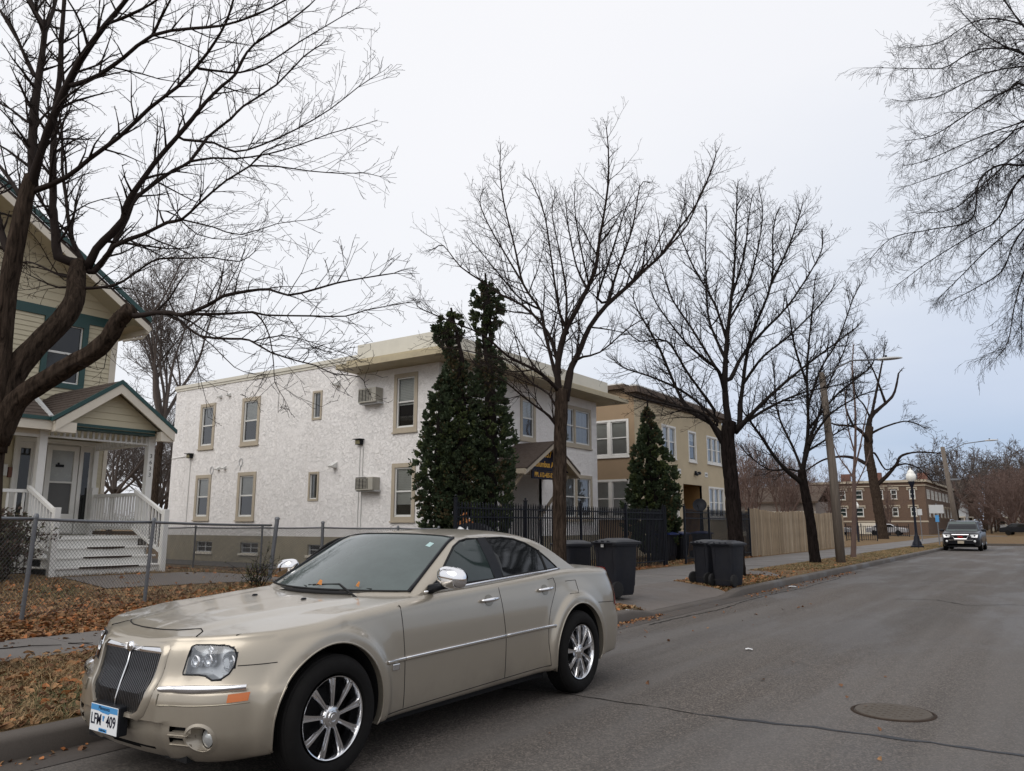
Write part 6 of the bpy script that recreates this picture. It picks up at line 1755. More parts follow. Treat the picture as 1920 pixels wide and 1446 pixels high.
T1 = [([(-6.97,11.48,3.67),(-7.01,11.4,4.15),(-6.89,11.44,4.83),(-6.74,11.49,5.14),(-6.49,11.62,5.68),(-6.34,11.67,6.06),(-6.25,11.69,6.65),(-6.18,11.69,6.93),(-6.07,11.72,7.66),(-6.04,11.69,8.26),(-6.05,11.66,8.61)],[0.0689,0.0594,0.0524,0.0461,0.0403,0.0347,0.0294,0.0243,0.0194,0.0147,0.0126]),([(-6.97,11.48,3.67),(-6.92,11.52,3.68),(-6.87,11.6,4.17),(-6.85,11.66,4.32),(-6.74,11.79,4.65),(-6.63,11.92,5.05),(-6.39,12.14,5.47),(-6.11,12.38,5.81),(-5.9,12.59,6.11),(-5.58,12.86,6.5),(-5.32,13.09,7.02),(-5.09,13.3,7.43),(-4.83,13.53,8.13),(-4.72,13.64,8.59)],[0.0757,0.0757,0.067,0.0605,0.0547,0.0492,0.0439,0.0389,0.034,0.0292,0.0244,0.0198,0.0152,0.0132]),([(-7.0,11.42,4.06),(-7.02,11.4,4.06),(-7.14,11.41,4.47),(-7.28,11.42,4.96),(-7.38,11.44,5.39),(-7.68,11.33,5.9),(-7.86,11.3,6.68),(-8.07,11.25,7.57),(-8.18,11.27,8.27),(-8.19,11.3,8.59)],[0.0412,0.0412,0.0356,0.0314,0.0276,0.024,0.0206,0.0173,0.014,0.0126]),([(-6.98,11.46,3.82),(-7.03,11.18,3.98),(-7.14,10.86,4.15),(-7.39,10.44,4.33),(-7.61,10.05,4.65),(-7.84,9.64,4.79),(-8.2,9.15,4.99),(-8.22,9.03,5.04)],[0.0413,0.0339,0.0284,0.0236,0.0192,0.0151,0.0113,0.0097]),([(-7.01,11.4,4.15),(-6.97,11.43,4.15),(-7.15,11.46,4.77),(-7.39,11.45,5.15),(-7.72,11.38,5.51),(-8.12,11.26,5.75),(-8.54,11.13,6.09),(-8.92,11.02,6.39),(-9.28,10.92,6.87),(-9.45,10.89,6.85)],[0.0412,0.0412,0.0354,0.031,0.0271,0.0233,0.0197,0.0162,0.0127,0.0112]),([(-6.86,11.45,4.89),(-6.82,11.48,4.87),(-6.88,11.31,5.19),(-6.89,11.18,5.64),(-6.98,10.99,6.96),(-7.05,10.81,7.37),(-7.09,10.74,7.53)],[0.0308,0.0308,0.0245,0.0198,0.0156,0.0118,0.0102]),([(-6.83,11.69,4.39),(-6.56,11.54,4.42),(-6.18,11.47,4.44),(-5.63,11.53,4.82),(-5.37,11.55,4.92)],[0.0277,0.021,0.0161,0.0118,0.0101]),([(-6.99,11.46,3.21),(-7.04,11.43,3.21),(-7.07,11.23,3.37),(-7.15,10.98,3.5),(-7.3,10.7,3.69),(-7.45,10.41,3.91),(-7.7,10.05,4.1),(-7.79,9.91,4.25)],[0.031,0.031,0.0254,0.0212,0.0175,0.0141,0.011,0.0097]),([(-6.98,11.47,3.47),(-7.01,11.45,3.44),(-7.25,11.52,3.81),(-7.6,11.53,4.04),(-8.03,11.47,4.48),(-8.48,11.4,4.65),(-9.1,11.21,4.83),(-9.35,11.16,4.88)],[0.0275,0.0275,0.0234,0.0203,0.0174,0.0147,0.012,0.0109]),([(-6.49,11.62,5.68),(-6.75,11.7,6.16),(-6.99,11.81,7.08),(-7.05,11.88,7.41)],[0.0238,0.0177,0.0132,0.0113]),([(-6.49,11.62,5.68),(-6.46,11.64,5.68),(-6.43,11.32,6.29),(-6.37,11.02,6.87),(-6.31,10.9,7.12)],[0.0204,0.0204,0.0151,0.0113,0.0098]),([(-6.39,12.14,5.47),(-6.3,12.5,6.3),(-6.19,12.89,7.14),(-6.15,13.22,8.14),(-6.09,13.39,8.29)],[0.028,0.022,0.0175,0.0134,0.0116]),([(-6.38,12.18,5.55),(-6.53,12.07,5.61),(-6.14,11.88,6.3),(-5.76,11.69,6.95),(-5.58,11.58,7.14)],[0.0245,0.0245,0.0175,0.0124,0.0104]),([(-6.11,12.38,5.81),(-5.92,12.99,6.47),(-5.85,13.5,7.16),(-5.86,13.72,7.43)],[0.0246,0.0185,0.0139,0.0119]),([(-7.38,11.44,5.39),(-7.51,10.98,5.51),(-7.61,10.54,5.81),(-7.74,10.08,6.19),(-7.75,9.89,6.27)],[0.021,0.0166,0.0133,0.0105,0.0093]),([(-6.91,11.43,4.7),(-6.89,11.45,4.73),(-7.03,11.8,5.63),(-7.31,12.05,6.59),(-7.63,12.28,7.61),(-7.68,12.46,7.99)],[0.0274,0.0274,0.0218,0.0175,0.0135,0.0117]),([(-7.68,11.33,5.9),(-8.07,11.34,6.53),(-8.5,11.32,7.27),(-8.77,11.41,7.81),(-8.78,11.52,8.11)],[0.0211,0.0173,0.0145,0.0119,0.0108]),([(-5.58,12.86,6.5),(-5.09,12.99,7.03),(-4.84,12.94,7.48),(-4.68,12.97,7.78)],[0.0212,0.0158,0.0119,0.0104])]
T2_trunk = ([(-7.11,20.66,0.1),(-7.14,20.63,1.56),(-7.17,20.61,2.83),(-7.21,20.59,3.77),(-7.14,20.64,4.31)],[0.2042,0.197,0.1916,0.1868,0.1823])
T2 = [([(-7.16,20.63,4.15),(-7.19,20.54,5.21),(-7.07,20.56,6.55),(-6.92,20.61,7.65),(-6.77,20.65,8.76),(-6.63,20.69,10.47),(-6.59,20.69,10.99)],[0.1079,0.0852,0.0684,0.0533,0.0393,0.026,0.0203]),([(-7.15,20.63,4.2),(-6.94,20.78,4.16),(-6.93,20.97,4.78),(-6.91,21.17,5.27),(-6.72,21.48,6.68),(-6.18,22.05,8.45),(-6.11,22.28,9.99),(-6.0,22.43,10.7)],[0.0863,0.0863,0.0695,0.0569,0.0454,0.0346,0.0242,0.0197]),([(-6.98,20.75,4.17),(-7.01,20.73,4.02),(-6.67,20.65,4.32),(-6.06,20.76,4.91),(-5.27,21.0,5.59),(-4.33,21.34,6.32),(-3.9,21.49,6.65)],[0.0863,0.0863,0.0654,0.0501,0.0365,0.0241,0.0189]),([(-7.21,20.59,3.77),(-7.23,20.57,3.72),(-7.64,20.58,4.28),(-8.32,20.4,4.86),(-9.0,20.21,6.64),(-9.53,20.14,7.68),(-9.69,20.15,8.11)],[0.0917,0.0917,0.0709,0.0554,0.0411,0.0275,0.0216]),([(-7.19,20.56,5.0),(-7.19,20.55,5.05),(-7.2,20.17,5.63),(-7.29,19.72,5.82),(-7.7,19.05,6.34),(-8.17,18.34,7.31),(-8.23,18.13,7.75)],[0.0646,0.0646,0.0498,0.0389,0.0293,0.0205,0.0169]),([(-7.27,20.57,3.78),(-7.33,20.54,3.72),(-7.49,20.05,4.27),(-7.61,19.6,4.48),(-8.23,18.79,4.66),(-8.57,18.18,4.74),(-8.83,17.82,4.84)],[0.0702,0.0702,0.0538,0.0417,0.0311,0.0215,0.0174]),([(-7.12,20.55,6.01),(-7.09,20.57,5.95),(-7.43,20.79,6.64),(-7.75,21.02,7.6),(-7.87,21.38,9.49),(-7.86,21.61,10.8)],[0.0591,0.0591,0.0448,0.034,0.024,0.0197]),([(-7.17,20.55,5.48),(-7.04,20.63,5.5),(-6.88,21.15,6.17),(-6.48,21.84,6.96),(-5.84,22.69,7.97),(-5.13,23.59,9.53),(-5.04,23.84,10.22)],[0.0646,0.0646,0.0513,0.0413,0.0321,0.0232,0.0193]),([(-6.98,20.59,7.21),(-6.98,20.59,7.16),(-6.46,20.63,8.01),(-6.08,20.57,9.0),(-5.83,20.42,9.99),(-5.84,20.28,10.58)],[0.0429,0.0429,0.0327,0.0253,0.0187,0.016]),([(-6.89,21.2,5.41),(-6.23,20.96,6.06),(-5.44,20.8,6.52),(-4.54,20.72,7.25),(-4.19,20.6,7.61)],[0.0493,0.0365,0.0273,0.0193,0.016]),([(-7.59,20.58,4.23),(-7.49,20.66,4.34),(-8.3,20.61,5.16),(-9.21,20.48,5.71),(-10.16,20.33,6.11),(-10.46,20.31,6.37)],[0.0545,0.0545,0.0418,0.0323,0.0233,0.0195]),([(-7.65,20.65,4.5),(-7.57,20.7,4.65),(-8.08,20.13,5.68),(-8.47,19.64,6.56),(-9.01,19.06,6.52),(-9.22,18.76,6.76)],[0.0493,0.0493,0.0372,0.0284,0.0205,0.0172]),([(-7.07,20.56,6.55),(-7.34,20.47,7.65),(-7.82,20.22,8.78),(-8.13,20.1,9.78),(-8.22,20.09,10.24)],[0.0483,0.0369,0.0285,0.0208,0.0176]),([(-6.7,20.66,4.29),(-6.68,20.68,4.28),(-6.18,21.52,4.78),(-5.53,22.48,5.23),(-4.73,23.53,5.54),(-4.42,24.02,5.79)],[0.048,0.048,0.0373,0.0292,0.0217,0.0185]),([(-6.91,20.61,7.76),(-6.7,21.31,9.19),(-6.65,21.9,10.7),(-6.62,22.2,11.34)],[0.0375,0.0281,0.0209,0.018]),([(-6.18,22.05,8.45),(-5.77,22.74,9.76),(-5.53,23.31,10.92),(-5.5,23.56,11.31)],[0.0389,0.0289,0.0214,0.0184]),([(-7.2,20.2,5.58),(-7.96,20.35,6.94),(-8.64,20.55,8.05),(-9.1,20.91,9.23),(-9.33,21.2,9.75)],[0.0425,0.0337,0.0271,0.0208,0.0182])]
T3_trunk = ([(-7.25,29.23,0.12),(-7.31,29.19,1.54),(-7.43,29.1,2.82),(-7.47,29.07,3.49)],[0.1951,0.1708,0.1528,0.1366])
T3 = [([(-7.44,29.09,3.02),(-7.5,29.05,3.01),(-8.01,28.33,3.66),(-8.5,27.62,4.73),(-8.71,27.11,5.25),(-8.78,26.87,5.46)],[0.1015,0.1015,0.0749,0.0554,0.0382,0.0303]),([(-7.46,29.08,3.29),(-7.38,29.18,3.88),(-7.21,29.34,5.03),(-7.14,29.43,7.06),(-7.01,29.56,8.32),(-6.79,29.75,10.0),(-6.72,29.82,10.64)],[0.0937,0.0761,0.063,0.0513,0.0402,0.0298,0.0247]),([(-7.44,29.11,3.47),(-7.08,29.02,4.44),(-6.57,29.03,5.18),(-6.16,28.97,5.53),(-5.3,29.23,6.04),(-4.77,29.43,6.19)],[0.0703,0.0557,0.045,0.0354,0.0267,0.0226]),([(-7.08,29.02,4.44),(-7.14,28.97,4.44),(-6.87,29.61,5.47),(-6.6,30.25,6.68),(-6.13,31.03,8.02),(-5.98,31.4,8.73)],[0.0557,0.0618,0.0484,0.0384,0.0292,0.0248]),([(-7.47,29.07,3.49),(-7.77,29.29,4.28),(-8.27,29.37,5.61),(-8.42,29.69,7.01),(-8.5,29.85,7.7)],[0.0624,0.0489,0.0387,0.0294,0.025]),([(-7.47,29.08,3.42),(-7.53,29.04,3.39),(-7.95,29.23,3.52),(-8.72,29.18,3.55),(-9.48,29.14,4.18),(-9.66,29.25,4.41)],[0.0468,0.0468,0.0384,0.032,0.0262,0.0234]),([(-7.18,29.37,5.83),(-6.64,29.55,7.24),(-6.05,29.75,8.22),(-5.43,29.98,9.82),(-5.22,30.01,10.2)],[0.0548,0.0429,0.0341,0.0263,0.0227]),([(-7.16,29.41,6.65),(-7.32,28.65,7.98),(-7.27,28.03,9.05),(-7.25,27.7,9.47)],[0.0548,0.0394,0.0282,0.0233]),([(-7.21,29.34,5.03),(-7.13,29.39,5.07),(-6.39,30.66,6.37),(-5.43,32.08,7.52),(-5.28,32.54,8.12)],[0.0548,0.0548,0.041,0.0306,0.0258]),([(-7.35,29.21,4.11),(-7.37,29.19,4.08),(-6.91,29.87,4.5),(-6.12,30.77,5.13),(-5.73,31.21,5.25)],[0.0469,0.0469,0.0359,0.0277,0.0239])]
T4_trunk = ([(-7.12,34.82,0.06),(-6.96,34.93,2.03),(-6.87,34.99,3.58)],[0.1132,0.0872,0.0679])
T4 = [([(-6.88,34.98,3.43),(-6.88,34.98,3.47),(-6.73,35.09,4.94),(-6.64,35.15,6.55),(-6.65,35.15,7.95),(-6.53,35.23,9.13)],[0.0679,0.0679,0.0548,0.0452,0.0364,0.0283]),([(-6.88,34.98,3.43),(-6.87,34.99,3.36),(-7.1,35.03,3.82),(-7.39,35.04,4.29),(-7.63,35.07,4.99)],[0.0453,0.0453,0.0361,0.0292,0.023]),([(-6.85,35.0,3.76),(-6.84,35.01,3.81),(-6.56,35.0,4.69),(-6.27,35.0,5.81),(-6.03,34.97,6.7)],[0.0453,0.0453,0.0357,0.0286,0.0223]),([(-6.78,35.06,4.5),(-6.95,34.94,5.62),(-6.95,34.93,7.01)],[0.0396,0.0299,0.0226]),([(-6.91,34.96,2.96),(-6.87,34.99,3.02),(-6.54,35.41,3.82),(-6.33,35.73,4.51)],[0.034,0.034,0.0276,0.0228])]
T5_trunk = ([(-13.63,80.43,0.09),(-13.88,80.26,3.66),(-14.13,80.09,6.69),(-14.24,80.01,8.73),(-14.02,80.16,10.8)],[0.4862,0.444,0.4127,0.3846,0.3583])
T5 = [([(-14.17,80.05,9.35),(-14.12,80.09,9.25),(-14.13,80.57,10.85),(-13.93,81.2,11.95),(-13.26,82.16,12.8),(-12.15,83.43,14.2),(-11.62,84.29,16.44)],[0.3583,0.3583,0.2892,0.2379,0.1913,0.1473,0.1051]),([(-14.22,80.02,8.94),(-14.14,80.08,8.99),(-14.39,79.29,9.96),(-15.07,78.2,10.67),(-16.2,76.8,10.76),(-16.89,75.71,11.05)],[0.2303,0.2303,0.1784,0.1402,0.1061,0.0747]),([(-14.16,80.06,7.3),(-14.47,79.85,7.2),(-15.43,80.09,7.77),(-16.64,80.16,8.04),(-18.33,79.89,7.79),(-19.88,79.72,6.9)],[0.2047,0.2047,0.1642,0.1339,0.1062,0.0799]),([(-14.0,80.17,5.17),(-13.99,80.18,5.07),(-13.02,80.37,5.9),(-12.04,80.57,7.04),(-11.5,80.46,7.86),(-10.18,80.9,8.18),(-8.5,81.58,8.04)],[0.2303,0.2303,0.1869,0.1548,0.1262,0.0997,0.0747]),([(-14.21,80.03,8.12),(-13.77,80.34,8.22),(-12.95,80.3,6.65),(-12.01,80.35,7.02)],[0.1024,0.1024,0.0798,0.0631]),([(-14.03,80.89,11.4),(-13.92,80.96,11.4),(-14.25,79.68,12.84),(-14.64,78.34,13.74),(-14.54,77.36,15.65)],[0.1032,0.1032,0.0808,0.0644,0.0498]),([(-12.14,80.55,6.92),(-11.31,81.85,7.19),(-10.38,83.21,6.72),(-9.7,84.41,5.73)],[0.1013,0.0809,0.0657,0.0519]),([(-14.02,80.16,10.8),(-12.89,81.56,16.14),(-12.36,82.55,18.95)],[0.1791,0.1064,0.0519]),([(-12.82,82.66,13.36),(-13.45,82.0,16.28),(-14.13,81.3,18.41)],[0.1303,0.0852,0.0519]),([(-14.13,80.33,10.04),(-12.72,80.83,10.77),(-10.93,81.59,11.24),(-9.66,81.99,10.67)],[0.1283,0.0958,0.0719,0.0505]),([(-15.07,78.2,10.67),(-15.57,77.86,12.73),(-15.23,78.09,14.8)],[0.1262,0.0827,0.0505])]
E0_trunk = ([(9.0,27.0,0.1),(9.05,27.0,3),(9.0,27.1,6),(8.8,27.0,12),(8.7,26.9,17)],[0.48,0.4,0.36,0.25,0.12])
E0 = [([(9.0,27.0,10.65),(5.19,26.19,13.4),(1.37,25.38,14.15),(0.54,23.88,14.29),(0.23,22.75,13.95),(-0.34,21.44,13.93),(-0.7,20.26,13.99)],[0.1,0.07,0.043,0.0319,0.0238,0.017,0.011]),([(9.0,27.0,10.32),(5.23,26.22,13.07),(1.46,25.44,13.82),(0.54,23.98,14.35),(0.23,22.95,14.06),(-0.49,21.63,13.58),(-1.14,20.36,12.67),(-1.56,19.26,12.21),(-2.21,17.98,11.79)],[0.1,0.07,0.0387,0.031,0.0253,0.0204,0.0161,0.0122,0.0086]),([(9.0,27.0,9.17),(5.29,26.27,11.92),(1.59,25.53,12.67),(0.45,24.0,13.45),(0.06,23.0,12.94),(-0.64,21.77,12.07),(-1.51,20.43,11.02),(-2.04,19.33,10.53)],[0.1,0.07,0.0474,0.0361,0.028,0.021,0.0148,0.0092]),([(9.0,27.0,8.68),(5.26,26.24,11.43),(1.53,25.49,12.18),(0.35,25.28,12.83),(-0.28,25.45,12.53),(-1.23,25.38,12.12),(-2.68,24.98,11.7)],[0.1,0.07,0.043,0.0332,0.0257,0.0187,0.0118]),([(9.0,27.0,8.04),(5.23,26.22,10.79),(1.46,25.44,11.54),(0.22,24.05,11.17),(-0.31,23.16,10.96),(-0.78,22.3,10.31),(-1.02,21.61,9.08),(-1.85,20.51,8.63),(-2.53,19.51,8.27),(-2.94,18.7,7.59)],[0.1,0.07,0.043,0.0355,0.0299,0.0249,0.0205,0.0164,0.0126,0.0092]),([(9.0,27.0,7.880000000000001),(5.17,26.18,10.63),(1.33,25.35,11.38),(0.2,24.8,11.17),(-0.54,24.53,9.95),(-1.06,24.41,9.64),(-2.22,23.84,8.87),(-3.02,23.52,8.26)],[0.1,0.07,0.0387,0.0313,0.0258,0.0208,0.0159,0.0113]),([(9.0,27.0,7.5600000000000005),(5.14,26.16,10.31),(1.29,25.32,11.06),(0.26,25.33,10.04),(-0.26,25.7,9.48),(-0.61,26.19,8.91),(-1.32,26.42,8.57),(-1.98,26.7,8.38)],[0.1,0.07,0.0345,0.0288,0.0244,0.0204,0.0164,0.0124]),([(9.0,27.0,7.5600000000000005),(5.14,26.16,10.31),(1.29,25.32,11.06),(0.56,24.32,9.79),(0.09,23.5,8.44),(-0.3,22.74,7.16),(-0.56,22.07,5.95),(-0.8,21.42,5.46)],[0.1,0.07,0.0345,0.0273,0.0221,0.0176,0.0135,0.0097]),([(9.0,27.0,11.32),(5.29,26.26,14.07),(1.57,25.52,14.82),(0.78,25.78,15.97),(0.35,26.29,17.35),(0.02,26.87,18.61)],[0.1,0.07,0.0387,0.0308,0.0247,0.019]),([(9.0,27.0,9.66),(5.25,26.24,12.41),(1.51,25.48,13.16),(0.1,25.71,13.14),(-0.88,26.25,13.25),(-2.25,26.51,13.04),(-2.94,27.24,13.35)],[0.1,0.07,0.0301,0.0249,0.0209,0.017,0.0129]),([(9.0,27.0,9.0),(5.22,26.21,11.75),(1.45,25.43,12.5),(0.13,22.98,11.06),(-0.58,20.96,9.73),(-1.19,19.01,8.5),(-1.74,17.1,7.85)],[0.1,0.07,0.0301,0.0223,0.0166,0.012,0.0081]),([(9.0,27.0,10.99),(5.33,26.29,13.74),(1.66,25.58,14.49),(0.02,25.34,14.8),(-0.82,25.67,14.92),(-1.73,25.96,14.83),(-2.8,26.12,15.09)],[0.1,0.07,0.0301,0.0246,0.0205,0.0164,0.0124]),([(9.0,27.0,11.66),(5.37,26.31,14.41),(1.73,25.63,15.16),(0.4,24.4,15.66),(-0.46,23.48,15.49),(-1.36,22.55,14.65),(-2.07,21.74,14.32)],[0.1,0.07,0.0301,0.0234,0.0185,0.0142,0.0102]),([(9.0,27.0,7.24),(5.13,26.15,9.99),(1.26,25.3,10.74),(-0.06,25.9,10.16),(-0.96,26.8,9.8),(-1.79,27.74,9.36),(-2.54,28.74,9.02)],[0.1,0.07,0.0301,0.0252,0.0214,0.0175,0.0135]),([(9.0,27.0,6.77),(5.11,26.13,9.52),(1.21,25.27,10.27),(0.35,26.29,9.21),(-0.17,27.56,8.32),(-0.38,29.03,7.3)],[0.1,0.07,0.0301,0.0236,0.0183,0.0129])]
def traced_tree(name, label, loc, trunk, lines, prm, seed, extra=(), *,  bark='bark', twig='twig', dens=3.0, length=.9, group=None, skip=.15, knob=.08):
    o = empty(name, loc, label=label, cat='tree', group=group)
    trunk_mesh('trunk', trunk[0], trunk[1], M[bark], o, seed=seed, knob=knob)
    for i, (p_, r_) in enumerate(extra): trunk_mesh('main_limb', p_, r_, M[bark], o, seed=seed+i+1, knob=knob, n=44)
    tw = Twigs(seed); limbs_to(tw, lines, prm, dens=dens, length=length, skip=skip)
    tw.build('branches', M[twig], o, world=True)
    return o
gT = 'bare young street trees in the planting strip'
traced_tree('street_tree', 'bare young street tree just behind the gold sedan, in front of the white building', (-7.1, 11.5, .15), T1_trunk, T1, dict(MAPLE, rmin=.0024, dens=[2.6,6.5,10,0]), 21, dens=7.0, length=1.0, group=gT)
traced_tree('street_tree', 'bare dark street tree behind the right pair of charcoal bins', (-7.1, 20.7, .15), T2_trunk, T2, dict(MAPLE, rmin=.0032, dens=[2.6,6.2,9,0]), 22, bark='barkdark', twig='twigdark', dens=7.2, length=1.2, group=gT)
traced_tree('street_tree', 'bare dark leaning street tree in grass beside the wooden utility pole', (-7.3, 29.3, .15), T3_trunk, T3, dict(MAPLE, rmin=.0042, dens=[2.6,5.5,8,0]), 23, bark='barkdark', twig='twigdark', dens=7.0, length=1.25, group=gT)
traced_tree('large_street_tree', 'large bare maple with thick leaning limbs in front of the cream house', (-7.8, 2.7, .2), T0_trunk, T0[:0]+T0, dict(MAPLE, rmin=.0019, seg=[.3,.15,.07,.04], wob=[.13,.20,.28,.38], dens=[3.6,6.5,14,0], lmin=[.3,.14,.05,.04], trop=[.03,.02,.0,.0]), 24, T0_limbs, dens=8.5, length=.60, skip=.12)
ELM = dict(levels=4, seg=[.5,.30,.16,.10], wob=[.12,.14,.14,.2], trop=[-.02,-.05,-.09,-.06], rmin=.0052, dens=[2.6,4.5,7,0], ang=[(20,50),(25,50),(25,50),(30,50)], ratio=[.6,.5,.42,.3], lmin=[.6,.35,.16,.1], lift=[.0,-.2,-.3,0], **{'from': [.1,.1,.1,.2]})
traced_tree('elm_tree', 'huge bare elm hanging its fine drooping branches in at the upper right', (9.0, 27.0, .15), E0_trunk, E0, dict(ELM, rmin=.0032, dens=[2.6,6.0,9,0]), 25, bark='barkdark', twig='twigdark', dens=6.5, length=1.25, skip=.25)
traced_tree('leaning_tree', 'thick leaning bare tree on the far lawn, left of the white globe lamp', (-14.3, 80.0, .15), T5_trunk, T5, dict(MAPLE, rmin=.012, trop=[.03,.0,-.03,0], dens=[1.8,3.6,5,0]), 26, bark='bark', twig='twig', dens=4.0, length=2.6)
traced_tree('sapling', 'slender bare reddish sapling standing right of the wooden utility pole', (-7.1, 35.0, .15), T4_trunk, T4, dict(MAPLE, rmin=.005), 27, bark='twigred', twig='twigred', dens=2.4, length=.6)

# generic bare crowns, copied for the background
def bare_tree(name, seed, H, label, loc, group, twig, prm, spread=.9, nl=7, group2=None, fork=.28, bark='bark', scale_r=1.0):
    rr = random.Random(seed); o = empty(name, loc, label=label, cat='tree', group=group)
    tp = [Vector((0, 0, -.1)), Vector((rr.uniform(-.1, .1), rr.uniform(-.1, .1), H*fork*.5)), Vector((rr.uniform(-.2, .2), rr.uniform(-.2, .2), H*fork))]
    r0 = H*.0135*scale_r
    trunk_mesh('trunk', tp, [r0*1.25, r0, r0*.85], M[bark], o, n=10, seed=seed, world=False)
    tw = Twigs(seed); lines = []
    for k in range(nl):
        a = 2*PI*k/nl+rr.uniform(-.4, .4); tilt = rr.uniform(.15, 1.0)*spread; L = H*(1-fork)*rr.uniform(.75, 1.05)
        p = tp[-1]-Vector((0, 0, rr.uniform(0, H*.08))); P = [p]; d = Vector((math.cos(a)*math.sin(tilt), math.sin(a)*math.sin(tilt), math.cos(tilt)))
        for q in range(5):
            d = (d+Vector((0, 0, .12))+rvec(rr)*.22).normalized(); P.append(P[-1]+d*L/5)
        lines.append((P, [r0*.6*(1-q/5.6) for q in range(6)]))
        for sub in range(2):
            i = rr.choice((1, 2, 3)); d2 = perp_dir((P[i+1]-P[i]).normalized(), R(rr.uniform(25, 50)), rr, .3); P2 = [P[i]]
            for q in range(4): d2 = (d2+Vector((0, 0, .08))+rvec(rr)*.2).normalized(); P2.append(P2[-1]+d2*L*.13)
            lines.append((P2, [r0*.35*(1-q/4.6) for q in range(5)]))
    limbs_to(tw, lines, prm, dens=prm.get('ld', 1.1), length=H*.13, skip=.12)
    tw.build('branches', M[twig], o)
    return o
FAR = dict(MAPLE, levels=4, rmin=.013, seg=[.8,.5,.35,.3], dens=[1.4,2.2,3.0,0], lmin=[.8,.5,.3,.2], ld=2.0)
gB = 'bare trees between the cream house and the white building'
gF = 'bare trees on the skyline beyond the junction'
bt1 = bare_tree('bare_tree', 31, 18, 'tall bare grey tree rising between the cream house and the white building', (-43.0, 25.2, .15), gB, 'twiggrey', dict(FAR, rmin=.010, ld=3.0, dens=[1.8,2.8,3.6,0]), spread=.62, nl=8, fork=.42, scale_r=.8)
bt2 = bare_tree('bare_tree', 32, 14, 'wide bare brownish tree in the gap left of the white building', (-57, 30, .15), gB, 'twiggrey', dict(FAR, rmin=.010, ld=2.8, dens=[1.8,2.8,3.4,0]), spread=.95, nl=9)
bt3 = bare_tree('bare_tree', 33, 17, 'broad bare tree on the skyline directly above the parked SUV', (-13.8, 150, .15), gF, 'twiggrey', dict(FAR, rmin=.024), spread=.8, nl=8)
# ---------------------------------------------------------------- background trees (copies)
bt4 = bare_tree('bare_tree', 34, 11, 'dense brownish bare tree left of the brick block, behind the wooden fence', (-28, 86, .15), 'bare trees behind the wooden fence', 'twigred', dict(FAR, rmin=.014, ld=1.6, dens=[1.6,2.2,3,0]), spread=1.1, nl=10, fork=.16)
bt5 = bare_tree('bare_tree', 35, 9, 'low rounded reddish bare tree at the right edge beyond the junction', (-5.0, 122, .15), gF, 'twigred', dict(FAR, rmin=.016, ld=2.0, dens=[1.8,2.6,3.4,0]), spread=1.15, nl=13, fork=.16)
for i, (x, y, k, s_) in enumerate([(-64,38,2,.9),(-88,45,0,1.2),(-57,33.5,0,.8),(-66,31,1,1.1),(-80,48,0,1.1),(-60,40,0,.85)]):
    src_ = (bt2, bt4, bt2)[k]
    dup(src_, (x, y, .15), i*1.3+.4, 'hazy grey brown bare tree in the thicket behind the cream house', gB, s_)
for i, (x, y, k, s_) in enumerate([(-21,93,0,.75),(-27,100,0,.8),(-17.5,108,0,.6),(-24.5,86,0,.8),(-32,92,0,1.0),(-29,102,1,.8),(-36,108,0,1.1),(-26,94,0,.8),(-34,118,1,1.0),(-40,122,0,1.3),(-30,112,0,1.0)]):
    dup((bt4, bt2)[k], (x, y, .15), i*1.7, 'brownish bare tree in the row behind the wooden fence, left of the brick block', 'bare trees behind the wooden fence', s_)
for i, (x, y, k, s_) in enumerate([(-18,168,0,.95),(-5,165,0,.9),(-9.5,176,0,1.05),(-2,172,0,.95),(-13,200,0,1.1),(-22,178,0,.95),(-5,205,0,1.15),(0,190,0,1.0),(-9,158,0,.75)]):
    dup(bt3, (x, y, .15), i*2.1, 'tall bare grey tree on the skyline beyond the junction', gF, s_)
for i, (x, y, s_) in enumerate([(-8.2,135,1.0),(-3.5,128,1.05),(-6.0,140,1.1),(-2.0,136,1.1),(-10,150,1.1),(-4,146,1.15),(-.5,128,1.0)]):
    dup(bt5, (x, y, .15), i*1.9, 'low rounded reddish bare tree in the clump at the right edge beyond the junction', gF, s_)
# dim far hedge line so the land does not end in a bare edge
hb = Twigs(77); hr_ = random.Random(77)
for i in range(5200):
    a = hr_.uniform(-.62, 1.15); d_ = hr_.uniform(210, 300); x, y = math.sin(-a)*d_, math.cos(a)*d_
    h = 3+5*hr_.random()*(.6+.4*math.sin(a*23))
    hb.limb([Vector((x, y, 0)), Vector((x+hr_.uniform(-1, 1), y, h*.6)), Vector((x+hr_.uniform(-2.5, 2.5), y, h))], [.16, .11, .04], 3)
tag(hb.build('far_woods', M['twiggrey']), kind='stuff')

